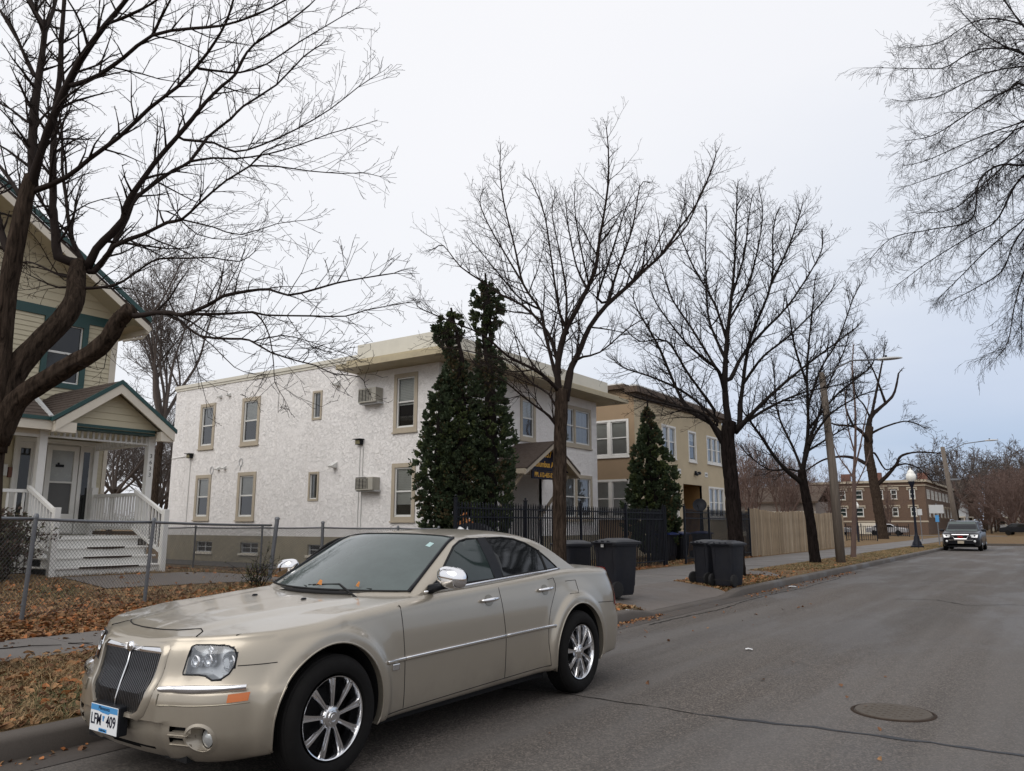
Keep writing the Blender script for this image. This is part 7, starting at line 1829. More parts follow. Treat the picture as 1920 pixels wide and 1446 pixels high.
# ---------------------------------------------------------------- chain link fences
def chain_mesh(mb, a, b, z0a, z0b, h, cell=.057, w=.0021, top_a=None, top_b=None):
    """diamond wire between two posts (plan points a,b)"""
    a = Vector((*a, 0)); b = Vector((*b, 0)); L = (b-a).length; u = (b-a)/L; nrm = Vector((-u.y, u.x, 0))
    n = int(L/cell)
    for sgn in (1, -1):
        k = -int(h/cell)-1
        while k <= n+int(h/cell)+1:
            # a straight wire climbing 45 degrees, clipped to the panel
            x0 = k*cell; t0, t1 = 0.0, h
            if sgn > 0: lo = max(0, -x0); hi = min(h, L-x0)
            else: lo = max(0, x0-L); hi = min(h, x0)
            if hi-lo > .02:
                p = []
                for zz in (lo, hi):
                    xx = x0+sgn*zz; base = z0a+(z0b-z0a)*xx/L; p.append(a+u*xx+Vector((0, 0, base+zz))+nrm*(.002*sgn))
                d = (p[1]-p[0]); side = nrm*w; up = d.cross(nrm).normalized()*w
                mb.add([p[0]+side, p[0]+up, p[0]-side, p[0]-up, p[1]+side, p[1]+up, p[1]-side, p[1]-up], [(0,1,5,4),(1,2,6,5),(2,3,7,6),(3,0,4,7)])
            k += 1
def chain_fence(label, pts, h, post_r, thick=(), lean=None, tops=None, w=.0021, cell=.057, group=None):
    """pts: (x,y,ground z, rail z)"""
    o = empty('chain_link_fence', (pts[0][0], pts[0][1], pts[0][2]), label=label, cat='fence', group=group)
    for i, (x, y, z, zt_) in enumerate(pts):
        mb = MB(); rr_ = post_r*(1.6 if i in thick else 1)
        tz = zt_+(.12 if i in thick else .02); l_ = (lean or {}).get(i, (0, 0))
        mb.tube([(x, y, z-.1), (x+l_[0], y+l_[1], tz)], rr_, 12)
        mb.lathe([(rr_*1.25, 0), (rr_*1.25, .03), (rr_*.8, .055), (0, .06)], (x+l_[0], y+l_[1], tz-.01), n=12)
        for q in (.15, .45, .8):
            mb.lathe([(rr_*1.18, 0), (rr_*1.22, .012), (rr_*1.18, .024)], (x+l_[0]*q, y+l_[1]*q, z+(zt_-z)*q), n=12)
        mb.build('post', M['galv'], o, smooth=True, world=True, auto=40)
    mb = MB()
    for (a, b) in zip(pts, pts[1:]):
        n = 8; P = []
        for k in range(n+1):
            t = k/n; P.append((a[0]+(b[0]-a[0])*t, a[1]+(b[1]-a[1])*t, a[3]+(b[3]-a[3])*t-.012*math.sin(PI*t)))
        mb.tube(P, .021, 8)
    mb.build('top_rail', M['galv'], o, smooth=True, world=True)
    mb = MB()
    for (a, b) in zip(pts, pts[1:]): chain_mesh(mb, a[:2], b[:2], a[2]+.02, b[2]+.02, min(a[3]-a[2], b[3]-b[2])-.02, cell, w)
    mb.build('wire_mesh', M['wire'], o, world=True)
    return o
chain_fence('grey chain link fence along the leaf strewn front yard of the cream house', [(-9.35,1.6,.36,1.64),(-10.53,4.55,.35,1.585),(-11.2,6.5,.34,1.55),(-13.2,10.26,.28,1.50)], 1.2, .026, thick=(3,), lean={3:(.10,.06),1:(.06,.02),2:(.03,.03)})
chain_fence('lower grey chain link fence running beside the white building', [(-24.8,14.0,.2,1.40),(-21.6,14.0,.18,1.42),(-18.4,14.0,.17,1.42),(-15.9,14.0,.17,1.43),(-13.2,14.0,.16,1.42),(-11.9,14.0,.16,1.41)], 1.2, .026, thick=(3,), w=.0042, cell=.06)
# ---------------------------------------------------------------- black iron fences
def iron_fence(label, a, b, z, h, bays, spear=True, gap=.11, group=None, rails=(.12, .86, .97), th=.0125, name='iron_fence'):
    a = Vector((*a, z)); b = Vector((*b, z)); u = (b-a).normalized(); L = (b-a).length; nrm = Vector((-u.y, u.x, 0))
    o = empty(name, tuple(a), label=label, cat='fence', group=group)
    mb = MB(); n = int(L/gap)
    for k in range(1, n):
        p = a+u*k*L/n; mb.obox(p+Vector((0, 0, h*.5+.03)), u*th, nrm*th, (0, 0, h*.5-.03))
        if spear: mb.add([p+u*th+nrm*th+Vector((0,0,h)), p-u*th+nrm*th+Vector((0,0,h)), p-u*th-nrm*th+Vector((0,0,h)), p+u*th-nrm*th+Vector((0,0,h)), p+Vector((0,0,h+.07))], [(0,1,4),(1,2,4),(2,3,4),(3,0,4)])
    for f in rails: mb.obox((a+b)/2+Vector((0, 0, h*f-.03)), u*L/2, nrm*.017, (0, 0, .017))
    mb.build('picket_panel', M['iron'], o, world=True)
    for k in range(bays+1):
        p = a+u*L*k/bays; mb = MB(); mb.obox(p+Vector((0, 0, h*.5+.06)), u*.032, nrm*.032, (0, 0, h*.5+.06)); mb.obox(p+Vector((0, 0, h+.13)), u*.042, nrm*.042, (0, 0, .012))
        mb.lathe([(.0, -.03), (.022, -.02), (.03, 0), (.022, .02), (0, .032)], (p.x, p.y, z+h+.175), n=10)
        mb.build('post', M['iron'], o, world=True)
    return o
gI = 'black iron picket fences along the sidewalk'
iron_fence('black iron picket fence before the white building, ending at the open gate', (-10.75, 13.2), (-10.75, 24.1), .16, 1.80, 4, group=gI)
iron_fence('black iron picket gate leaf standing open toward the tan building', (-10.72, 24.2), (-11.7, 24.9), .20, 1.74, 1, group=gI, name='iron_gate')
iron_fence('black iron picket fence in front of the tan building entrance', (-10.75, 25.9), (-10.75, 32.9), .16, 1.86, 3, group=gI)
iron_fence('low black iron picket fence on the far lawn beyond the wooden fence', (-14.7, 70.0), (-12.3, 69.8), .15, 1.25, 2, spear=False, gap=.17, th=.018, rails=(.1, .95), group='low iron fences on the far lawn')
iron_fence('low black iron fence beyond the leaning tree, before the brick block', (-15.9, 96), (-13.6, 95.8), .15, 1.2, 2, spear=False, gap=.2, th=.025, rails=(.1, .95), group='low iron fences on the far lawn')
# wooden board fence
wf = empty('wooden_fence', (-10.8, 33.2, .15), label='weathered tan wooden board fence along the sidewalk past the black iron fence', cat='fence')
rf_ = random.Random(9)
mb = MB(); y = 33.1; k = 0
panels = []
while y < 52.2:
    w = .10; h = 2.0+rf_.uniform(-.03, .03)+(.05*math.sin(y*.8)); off_ = rf_.uniform(-.006, .006); x = -10.78+(-.30)*(y-33)/19
    lean_ = rf_.uniform(-.01, .01)
    mb.obox((x+off_, y+w/2, .14+h/2), (.010, 0, 0), (0, w/2-.004, 0), (0, lean_, h/2))
    mb.mi = rf_.choice((0, 0, 1, 1, 2))
    y += w+ (.050 if (int((y-33)/2.4) % 2) else .034); k += 1
    if int((y-33)/2.4) != len(panels):
        mb.build('board_panel', M['fencewood'], wf, world=True); panels.append(1); mb = MB()
if mb.v: mb.build('board_panel', M['fencewood'], wf, world=True)
for i in range(9):
    y = 33.1+i*2.4; x = -10.90-(.30)*(y-33)/19; mb = MB(); mb.box(x-.05, x+.05, y-.05, y+.05, .1, 2.12); mb.build('post', M['fencewood'][1], wf, world=True)
mb = MB()
for z in (.45, 1.1, 1.8): mb.obox((-10.98, 42.7, z), (.02, 0, 0), (-.145, 9.6, 0), (0, 0, .045))
mb.build('rail', M['fencewood'][1], wf, world=True)
mb = MB(); mb.box(-11.15,-11.08,52.1,52.17,.1,2.1); tag(mb.build('gate_post', M['iron'], None), 'thin black metal gate post at the far end of the wooden fence', 'post')

# ---------------------------------------------------------------- wheeled bins
def make_bin(name, label, loc, rz, h=1.10, w=.66, d=.74, group='charcoal wheeled bins by the kerb', lid_open=0):
    o = empty(name, loc, rz, label, 'bin', group)
    mb = MB()
    def ringz(f, z):  # rounded rectangle
        P = []; hw, hd = w*.5*f, d*.5*f; r = .07
        for cx_, cy_, a0 in ((hw-r, hd-r, 0), (-hw+r, hd-r, 90), (-hw+r, -hd+r, 180), (hw-r, -hd+r, 270)):
            for q in range(5): a = R(a0+q*22.5); P.append((cx_+r*math.cos(a), cy_+r*math.sin(a)+(.03 if z < .3 else 0)*(1-z/.3 if z < .3 else 0), z))
        return P
    lv = [(.76, .03), (.80, .08), (.86, .45), (.905, .80), (.93, h-.12), (.99, h-.115), (.995, h-.05), (.97, h-.045)]
    b0 = len(mb.v)
    for f, z in lv: mb.v += ringz(f, z)
    for i in range(len(lv)-1):
        for j in range(20): mb.f.append((b0+i*20+j, b0+i*20+(j+1) % 20, b0+(i+1)*20+(j+1) % 20, b0+(i+1)*20+j)); mb.m.append(0)
    mb.f.append(tuple(b0+j for j in range(19, -1, -1))); mb.m.append(0)
    for x_ in (-.18, 0, .18): mb.obox((x_, -d*.445, h*.48), (.018, 0, 0), (0, .012, 0), (0, -.018, h*.30))
    for sx in (-1, 1): mb.obox((sx*w*.30, d*.42, h*.5), (.022, 0, 0), (0, .016, 0), (0, .022, h*.34))
    mb.build('body', M['bin'], o, smooth=True, auto=35)
    mb = MB(); n = 10
    def lid(u, v):
        x_ = (u-.5)*w*1.04; y_ = (v-.5)*d*1.06-.02
        z = h-.045+.060*(1-abs(2*u-1)**4)*(1-abs(2*v-1)**5)+.012*(1 if .3 < u < .7 and .12 < v < .8 else 0)
        return (x_, y_, z)
    mb.grid(lid, 20, 20)
    E_ = [lid(i/20, 0) for i in range(21)]+[lid(1, i/20) for i in range(1, 21)]+[lid(1-i/20, 1) for i in range(1, 21)]+[lid(0, 1-i/20) for i in range(1, 20)]
    b0 = len(mb.v); m = len(E_); mb.v += E_; mb.v += [(p[0], p[1], h-.085) for p in E_]
    for i in range(m): mb.f.append((b0+i, b0+(i+1) % m, b0+m+(i+1) % m, b0+m+i)); mb.m.append(0)
    ld = mb.build('lid', M['bin_lid'], o, smooth=True, auto=45)
    mb = MB(); mb.tube([(-w*.36, d*.46, h-.07), (-w*.36, d*.57, h-.06), (w*.36, d*.57, h-.06), (w*.36, d*.46, h-.07)], .017, 8)
    for x_ in (-.15, .0, .15): mb.tube([(x_, d*.45, h-.05), (x_, d*.56, h-.03)], .02, 6)
    mb.build('handle', M['bin'], o, smooth=True)
    for sx in (-1, 1):
        mb = MB(); mb.lathe([(.0, -.035), (.11, -.035), (.145, -.028), (.150, 0), (.145, .028), (.11, .035), (.10, .022), (.045, .022), (.04, .045), (.0, .045)], (sx*(w*.46), d*.42, .15), 'x', 28)
        mb.build('wheel', M['rubber'], o, smooth=True, auto=40)
    mb = MB(); mb.tube([(-w*.46, d*.42, .15), (w*.46, d*.42, .15)], .013, 6); mb.build('axle', M['rubber'], o)
    return o
# local -y is the front of a bin, its wheels and handle are at +y
bA = make_bin('wheeled_bin', 'charcoal wheeled bin nearest the gold sedan boot, wheel turned to the street', (-7.05, 13.55, .17), R(165), h=1.06, w=.62, d=.70)
mb = MB(); mb.box(-.035, .035, .372, .376, .92, .98); mb.build('hinge_tag', M['sign_back'], bA)
bB = dup(bA, (-8.15, 13.75, .17), R(158), 'charcoal wheeled bin half hidden between the tree trunk and the bin by the sedan', scale=.95)
bC = dup(bA, (-6.20, 17.35, .150), R(172), 'front charcoal wheeled bin of the right hand pair, standing on the kerb by the driveway', scale=.93)
bD = dup(bA, (-6.78, 17.75, .155), R(150), 'rear charcoal wheeled bin of the right hand pair, with its wheel at the left', scale=.93)
bE = dup(bA, (-10.1, 14.2, .16), R(15), 'black bin beside the brown leaf bag, seen over the sedan roof behind the trunk')
bE.rotation_euler = (R(6), R(4), R(15))
# ---------------------------------------------------------------- things by the fence, seen over the car
gb = MB()
def bag(u, v):
    a = u*2*PI; r_ = .24*(math.sin(PI*min(1, v*1.02))**.45 if v < .9 else .5)*(1+.10*math.sin(a*5+v*9)+.06*math.sin(a*11))
    return (r_*math.cos(a), r_*math.sin(a)*.8, v*.46+.03*math.sin(a*3))
gb.grid(bag, 32, 16, closeu=True); o = gb.build('garbage_bag', M['plastic_white'], smooth=True); o.location = (-10.35, 12.95, .98)
tag(o, 'crumpled white plastic bag on top of the clutter at the iron fence', 'bag')
mb = MB(); mb.box(-.30, .30, -.25, .25, 0, .78)
for k in range(4): mb.box(-.32, .32, -.27, .27, .18*k+.05, .18*k+.075)
o = mb.build('plastic_crate_stack', M['bin'], bevel=.015); o.location = (-10.35, 12.95, .17); tag(o, 'stack of dark plastic crates under the white plastic bag', 'crate')
def lbag(u, v):
    a = u*2*PI; c_, s_ = math.cos(a), math.sin(a); f = .25/max(abs(c_), abs(s_))**.75
    return (f*c_*(1-.06*v), f*s_*.75*(1-.05*v), v*1.0+.03*math.sin(a*7)*v)
mb = MB(); mb.grid(lbag, 40, 12, closeu=True); mb.grid(lambda u, v: (lbag(u, 1)[0]*v, lbag(u, 1)[1]*v, .97+.06*(1-v)), 24, 4, closeu=True)
o = mb.build('leaf_bag', M['paper'], smooth=True); o.location = (-9.4, 13.55, .16); tag(o, 'full brown paper bag of leaves leaning behind the street tree trunk', 'bag')
# covered grill
go = empty('barbecue_grill', (-11.6, 14.9, .16), R(20), 'round topped dark covered barbecue grill behind the iron fence by the evergreens', 'grill')
mb = MB(); mb.grid(lambda u, v: (.52*math.cos(PI*u)*1.0, (v-.5)*.5, 1.05+.34*math.sin(PI*u)), 20, 6); mb.poly([(.52*math.cos(PI*k/12), -.25, 1.05+.34*math.sin(PI*k/12)) for k in range(13)]); mb.poly([(.52*math.cos(PI*k/12), .25, 1.05+.34*math.sin(PI*k/12)) for k in range(13)])
mb.build('hood', M['bin'], go, smooth=True, auto=40)
mb = MB(); mb.box(-.55, .55, -.27, .27, .86, 1.05); mb.box(-.9, -.55, -.22, .22, .98, 1.02); mb.box(.55, .9, -.22, .22, .98, 1.02); mb.build('firebox', M['bin'], go)
for x_ in (-.45, .45):
    for y_ in (-.2, .2): mb = MB(); mb.tube([(x_, y_, 0), (x_, y_, .86)], .018, 6); mb.build('leg', M['galv'], go)
# bicycle leaning inside the fence
bo = empty('bicycle', (-10.9, 12.1, .16), R(70), 'dark bicycle with chrome handlebar leaning at the iron fence beside the evergreens', 'bicycle')
for nm_, x_ in (('wheel', -.5), ('wheel', .52)):
    mb = MB(); mb.lathe([(.33, -.018), (.345, 0), (.33, .018), (.315, 0), (.33, -.018)], (x_, 0, .345), 'y', 36)
    for k in range(16): a = 2*PI*k/16; mb.tube([(x_, 0, .345), (x_+.32*math.cos(a), 0, .345+.32*math.sin(a))], .0015, 3)
    mb.build(nm_, M['rubber'], bo, smooth=True)
mb = MB()
for p_ in ([(-.5,0,.345),(-.05,0,.30),(.36,0,.80),(-.18,0,.82),(-.05,0,.30)], [(-.5,0,.345),(-.18,0,.82),(-.20,0,.92)], [(.36,0,.80),(.38,0,.72),(.52,0,.345)]): mb.tube(p_, .015, 6)
mb.build('frame', M['blackpaint'], bo)
mb = MB(); mb.tube([(.30,-.28,1.02),(.36,-.2,1.06),(.36,.2,1.06),(.30,.28,1.02)], .013, 6); mb.tube([(.36,0,.78),(.35,0,1.06)], .014, 6); mb.build('handlebar', M['chrome'], bo)
mb = MB(); mb.box(-.32,-.08,-.07,.07,.92,.97); mb.build('saddle', M['rubber'], bo, bevel=.02)
# satellite dish, blue bins behind the iron fence
do = empty('satellite_dish', (-12.8, 32.6, .15), R(0), 'black satellite dish on a pole behind the iron fence, left of the dark trunk', 'satellite dish')
mb = MB(); mb.tube([(0,0,0),(0,0,2.0)], .03, 8); mb.build('mast', M['iron'], do)
mb = MB(); Mx = Matrix.Rotation(R(55), 4, 'X')@Matrix.Rotation(R(20), 4, 'Y')
mb.grid(lambda u, v: tuple(Mx@Vector((.30*v*math.cos(u*2*PI), .34*v*math.sin(u*2*PI), .09*v*v))+Vector((0, 0, 2.15))), 28, 6, closeu=True)
mb.build('reflector', M['iron'], do, smooth=True)
mb = MB(); mb.tube([(0,-.1,1.95),(.1,-.5,2.2)], .012, 6); mb.build('arm', M['iron'], do)
for i, (x, y) in enumerate(((-12.3, 27.8), (-12.4, 29.2), (-12.3, 31.4))):
    b_ = dup(bA, (x, y, .15), R(80), ('blue bin behind the iron fence, first from the gate', 'blue bin behind the iron fence, second from the gate', 'blue bin behind the iron fence beside the satellite dish')[i], 'blue bins behind the iron fence')
    for ch in b_.children:
        if ch.name.startswith(('body', 'lid')):
            ch.data = ch.data.copy(); ch.data.materials[0] = M['bluebin'] if ch.name.startswith('lid') else M['bin']
        if ch.name.startswith('hinge_tag'): bpy.data.objects.remove(ch)
for b_ in (bB, bC, bD, bE):
    for ch in list(b_.children):
        if ch.name.startswith('hinge_tag'): bpy.data.objects.remove(ch)

# ---------------------------------------------------------------- evergreens
def thuja(name, label, loc, prof, seed, group=None, n=14000, squash=1.0, leaf=.048, blobs=()):
    """prof: list of (z, radius, dx, dy); leaf sprays fill the shell of the crown"""
    o = empty(name, loc, label=label, cat='tree', group=group); r = np.random.default_rng(seed)
    mb = MB(); mb.tube([(0, 0, 0), (prof[1][2], prof[1][3], prof[len(prof)//2][0]), (prof[-2][2], prof[-2][3], prof[-2][0])], [.09, .06, .03], 8); mb.build('trunk', M['barkdark'], o)
    if group: prof = [(p[0]*(.955 if p[0] > 2 else 1), p[1]*(.88 if p[0] > 5.7 else .93), p[2], p[3]) for p in prof]
    else: prof = [(p[0]*.88, p[1]*.84, p[2], p[3]) for p in prof]
    Z = np.array([p[0] for p in prof]); Rr = np.array([p[1] for p in prof]); DX = np.array([p[2] for p in prof]); DY = np.array([p[3] for p in prof])
    # area-weighted z
    zs = np.linspace(Z[0], Z[-1], 400); w = np.interp(zs, Z, Rr)+.03; cdf = np.cumsum(w); cdf /= cdf[-1]
    z = np.interp(r.random(n), cdf, zs); rad = np.interp(z, Z, Rr); a = r.random(n)*2*np.pi
    lump = 1+.09*np.sin(a*3+z*2.1+seed)+.07*np.sin(a*7-z*4.3)+.05*np.sin(z*9+a*2)
    depth = r.random(n)**.45
    rr_ = rad*lump*(.45+.55*depth)*(1+.13*np.abs(r.normal(0, 1, n))*(depth > .75))
    cx_ = np.interp(z, Z, DX); cy_ = np.interp(z, Z, DY)
    C = np.stack([cx_+rr_*np.cos(a), cy_+rr_*np.sin(a), z+r.normal(0, .03, n)], 1)
    # clumps: pull sprays toward clump centres
    n0_ = n; m = max(60, n//60); K = C[r.integers(0, n, m)]
    for i0 in range(0, n, 2000):
        d2 = ((C[i0:i0+2000, None, :]-K[None])**2).sum(2); j = d2.argmin(1); C[i0:i0+2000] += (K[j]-C[i0:i0+2000])*.42
    out = np.stack([np.cos(a), np.sin(a), np.full(n, .25)], 1)+r.normal(0, .45, (n, 3)); out[:, 2] += .9*r.random(n); out /= np.linalg.norm(out, axis=1)[:, None]
    sd = np.cross(out, r.normal(0, 1, (n, 3))); sd /= np.linalg.norm(sd, axis=1)[:, None]+1e-9
    L_ = leaf*(.7+.9*r.random(n))[:, None]; Wd = L_*.42
    # fan shaped spray of 3 leaflets (pointed)
    V = np.concatenate([C-out*L_*.3, C+sd*Wd+out*L_*.35, C+out*L_*1.15, C-sd*Wd+out*L_*.35], 1).reshape(-1, 3)
    nrm2 = np.cross(out, sd)
    V2 = np.concatenate([C-out*L_*.2, C+nrm2*Wd+out*L_*.45, C+out*L_*1.0+sd*Wd*.5, C-nrm2*Wd+out*L_*.45], 1).reshape(-1, 3)
    V = np.concatenate([V, V2]); F = np.arange(len(V)).reshape(-1, 4)
    ob = np_mesh('crown', V, F, M['foliage'], o)
    cl = (np.sin(C[:, 0]*5+C[:, 2]*3.1)+np.sin(C[:, 1]*6-C[:, 2]*2.3)+r.normal(0, .7, n)); mi = np.where(cl > 1.2, 1, 0); mi = np.where(cl < -1.9, 2, mi)
    inner = depth < .35; mi = np.where(inner & (r.random(n) < .5), 2, mi)
    ob.data.polygons.foreach_set('material_index', np.concatenate([mi, mi]).astype(np.int32))
    # dark twiggy core so the crown is not see-through everywhere
    mb = MB(); mb.lathe([(max(.01, p[1]*.34), p[0]) for p in prof], (0, 0, 0), n=12)
    for i, v in enumerate(mb.v):
        k = i//12; mb.v[i] = (v[0]+prof[k][2], v[1]+prof[k][3], v[2])
    mb.build('inner_branches', M['twigdark'], o)
    return o
gE = 'tall evergreens at the corner of the white building'
thuja('arborvitae', 'leftmost evergreen of the corner cluster, broad and shorter than its neighbours', (-13.50, 15.95, .15), [(.55,.28,0,0),(.9,.46,0,0),(1.6,.58,0,0),(2.6,.66,0,0),(3.6,.64,0,0),(4.6,.52,.05,0),(5.2,.40,.08,0),(5.55,.22,.1,0),(5.75,.05,.1,0)], 41, gE, 24000)
thuja('arborvitae', 'middle evergreen with a rounded topknot bending to the left', (-12.95, 16.1, .15), [(.4,.20,0,0),(.9,.52,0,0),(1.8,.66,0,0),(3.0,.68,.02,0),(4.2,.56,.0,0),(5.2,.44,-.05,0),(5.85,.36,-.15,0),(6.2,.26,-.30,0),(6.45,.22,-.40,-.05),(6.75,.42,-.50,-.05),(7.05,.48,-.52,-.05),(7.35,.36,-.42,-.0),(7.55,.06,-.36,0)], 42, gE, 27000)
thuja('arborvitae', 'rightmost and tallest evergreen of the corner cluster with a narrow spire', (-12.35, 16.6, .15), [(.4,.22,0,0),(.9,.48,0,0),(1.8,.62,0,0),(3.0,.66,0,0),(4.0,.60,0,0),(5.0,.48,.0,0),(6.0,.42,-.05,0),(6.5,.30,-.16,0),(6.8,.26,-.22,0),(7.2,.42,-.16,0),(7.6,.50,-.08,0),(8.0,.42,-.12,0),(8.35,.22,-.20,0),(8.5,.04,-.22,0)], 43, gE, 30000)
thuja('arborvitae', 'cone shaped evergreen standing alone in front of the tan building', (-12.9, 28.0, .15), [(.3,.5,0,0),(.8,.95,0,0),(1.6,1.12,0,0),(2.6,1.12,0,0),(3.6,.98,0,0),(4.6,.76,0,0),(5.4,.52,0,0),(6.0,.36,-.06,0),(6.5,.22,-.12,0),(6.8,.04,-.14,0)], 44, None, 24000, leaf=.075)
# brown tuft caught at the foot of the evergreens
mb = MB(); rr2 = random.Random(4)
for k in range(160):
    p = Vector((rr2.gauss(0, .12), rr2.gauss(0, .10), rr2.gauss(0, .16))); u_ = rvec(rr2)*.05; v_ = rvec(rr2)*.04; mb.poly([p-u_, p+v_, p+u_, p-v_])
o = mb.build('dead_foliage', M['leafC'], None); o.location = (-12.2, 15.35, 1.35); tag(o, 'clump of dead rust brown leaves lodged low in the evergreens', 'dead leaves')

# ---------------------------------------------------------------- shrubs
def shrub(name, label, loc, Rr, H, n, seed, mats, leaf=.03, dens=1.0, stems=40):
    o = empty(name, loc, label=label, cat='bush'); tw = Twigs(seed); r = tw.r; tips = []
    for k in range(stems):
        a = r.uniform(0, 2*PI); P = [Vector((r.gauss(0, Rr*.15), r.gauss(0, Rr*.15), 0))]; d = Vector((math.cos(a)*r.uniform(.1, .9), math.sin(a)*r.uniform(.1, .9), 1)).normalized(); L = H*r.uniform(.6, 1.15)
        for q in range(7): d = (d+rvec(r)*.22).normalized(); P.append(P[-1]+d*L/7*(1 if abs(P[-1].x) < Rr else .6)); tips.append((P[-1], d))
        tw.limb(P, [.009*(1-q/9) for q in range(8)], 4)
        for q in range(6):
            i = r.randrange(2, 7); dd = perp_dir(d, R(r.uniform(30, 80)), r, .2); Q = [P[i]]
            for w_ in range(3): dd = (dd+rvec(r)*.3).normalized(); Q.append(Q[-1]+dd*.09*H); tips.append((Q[-1], dd))
            tw.limb(Q, [.004, .003, .0025, .002], 3)
    tw.build('stems', M['twigdark'], o)
    mb = MB()
    for k in range(n):
        p, d = r.choice(tips); p = p+rvec(r)*.05*H*r.random(); u_ = rvec(r)*leaf; v_ = u_.cross(rvec(r)).normalized()*leaf*.45; mb.mi = 0 if r.random() < .6 else 1
        mb.poly([p-u_, p+v_, p+u_, p-v_])
    mb.build('leaves', mats, o)
    return o
shrub('bush', 'untidy dark purplish bush at the left edge between fence and porch steps', (-14.9, 5.75, .5), .80, 1.22, 17000, 51, M['shrubleaf'], leaf=.034, stems=130)
shrub('bush', 'sparse twiggy green shrub at the foot of the thick fence post near the windshield', (-12.2, 9.2, .30), .35, .75, 420, 52, [M['shrubleaf'][1], M['green_blade']], leaf=.020, stems=20)

# ---------------------------------------------------------------- poles and lamps
def cobra(o, base, tip, nm='lamp_head', sc_=1.0):
    b = Vector(base); t = Vector(tip); mb = MB(); m_ = b.lerp(t, .5)+Vector((0, 0, .35*sc_))
    mb.tube([b, b.lerp(t, .25)+Vector((0, 0, .28*sc_)), m_, t], .032, 8)
    mb.tube([b-Vector((0, 0, .5)), b.lerp(t, .3)+Vector((0, 0, .18))], .015, 6); mb.build('arm', M['galv'], o, smooth=True, world=True)
    mb = MB(); d = (t-b); d.z = 0; d.normalize(); s_ = Vector((-d.y, d.x, 0))
    def hd(u, v):
        a = v*2*PI; x_ = -.12+.80*u; w_ = .16*math.sin(PI*min(1, .12+u*.88))**.5; hh = .075*math.sin(PI*min(1, .15+u*.8))**.6
        return t+d*x_+s_*w_*math.cos(a)+Vector((0, 0, hh*math.sin(a)*(.6 if math.sin(a) < 0 else 1)))
    mb.grid(hd, 14, 14); h_ = mb.build(nm, M['sign_back'], o, smooth=True, world=True)
    mb = MB(); q = t+d*.15; mb.lathe([(.045, .05), (.045, .14), (.0, .15)], tuple(q), n=10); mb.build('photocell', M['blackpaint'], h_, world=True)
po = empty('utility_pole', (-6.5, 29.74, .15), label='leaning weathered wooden utility pole with a street light arm, beside the dark street tree', cat='utility pole')
mb = MB(); mb.tube([(-6.5,29.74,.0),(-6.52,29.6,3.5),(-6.6,29.4,6.9),(-6.61,29.38,7.05)], [.165,.145,.115,.06], 14); mb.build('shaft', M['pole'], po, smooth=True, world=True)
cobra(po, (-6.55, 29.4, 6.75), (-4.62, 29.75, 7.35))
po = empty('utility_pole', (-6.5, 64.0, .15), label='far wooden utility pole with a long street light arm, just behind the SUV', cat='utility pole')
mb = MB(); mb.tube([(-5.9,64,.0),(-6.08,63.3,3.5),(-6.25,62.6,6.95)], [.19,.17,.14], 12); mb.build('shaft', M['pole'], po, smooth=True, world=True)
cobra(po, (-6.2, 62.7, 6.3), (-3.5, 62.7, 7.25), sc_=1.0)
mb = MB(); mb.box(-6.1, -5.5, 63.0, 63.15, 4.6, 4.72); mb.build('bracket', M['galv'], po, world=True)
lo = empty('street_lamp', (-7.0, 51.9, .15), label='dark blue cast iron street lamp with a white acorn globe', cat='street lamp')
mb = MB(); mb.lathe([(.0,0),(.36,0),(.36,.10),(.28,.14),(.24,.30),(.17,.42),(.15,.62),(.10,.72),(.075,.9),(.065,2.2),(.055,3.35),(.075,3.40),(.06,3.46),(.09,3.60),(.19,3.86),(.19,3.90),(.0,3.90)], (0,0,0), n=16); mb.build('post', M['lamp_iron'], lo, smooth=True, auto=40)
mb = MB(); mb.lathe([(.14,3.90),(.25,4.02),(.285,4.18),(.26,4.32),(.19,4.40),(.20,4.45),(.12,4.56),(.04,4.62),(.03,4.68),(.0,4.70)], (0,0,0), n=20); mb.build('globe', M['globe'], lo, smooth=True)
lo2 = dup(lo, (-13.0, 66.0, -.4), 0, 'second white acorn globe lamp showing just above the far wooden fence', scale=.8)
# back of a street sign, parking signs
def sign(label, loc, w, h, top, mt='sign_back', blue=False, rz=0):
    o = empty('street_sign', loc, rz, label, 'sign')
    mb = MB(); mb.box(-.03, .03, -.02, .02, 0, top+.1); mb.build('post', M['galv'], o)
    mb = MB(); mb.box(-w/2, w/2, -.032, -.022, top-h, top); mb.build('panel', M[mt], o, bevel=.01)
    if blue: mb = MB(); mb.box(-.11, .11, -.030, -.022, top-h-.55, top-h-.12); mb.build('blue_panel', M['plateblue'], o)
    return o
sign('blank grey back of a wide street sign on a post left of the SUV', (-6.5, 58.0, .15), .85, .55, 2.62, blue=True)
sign('small grey parking sign back on a thin post, between globe lamp and leaning tree', (-9.3, 72, .15), .35, .5, 2.6)
so = empty('young_stake', (-6.35, 47.5, .15), label='thin bare stake seedling in the grass just left of the SUV', cat='seedling')
mb = MB(); mb.tube([(0,0,0),(.02,0,.5),(.0,0,1.0)], .012, 5); mb.tube([(.0,0,.6),(.12,0,.85)], .007, 4); mb.build('stem', M['twig'], so)

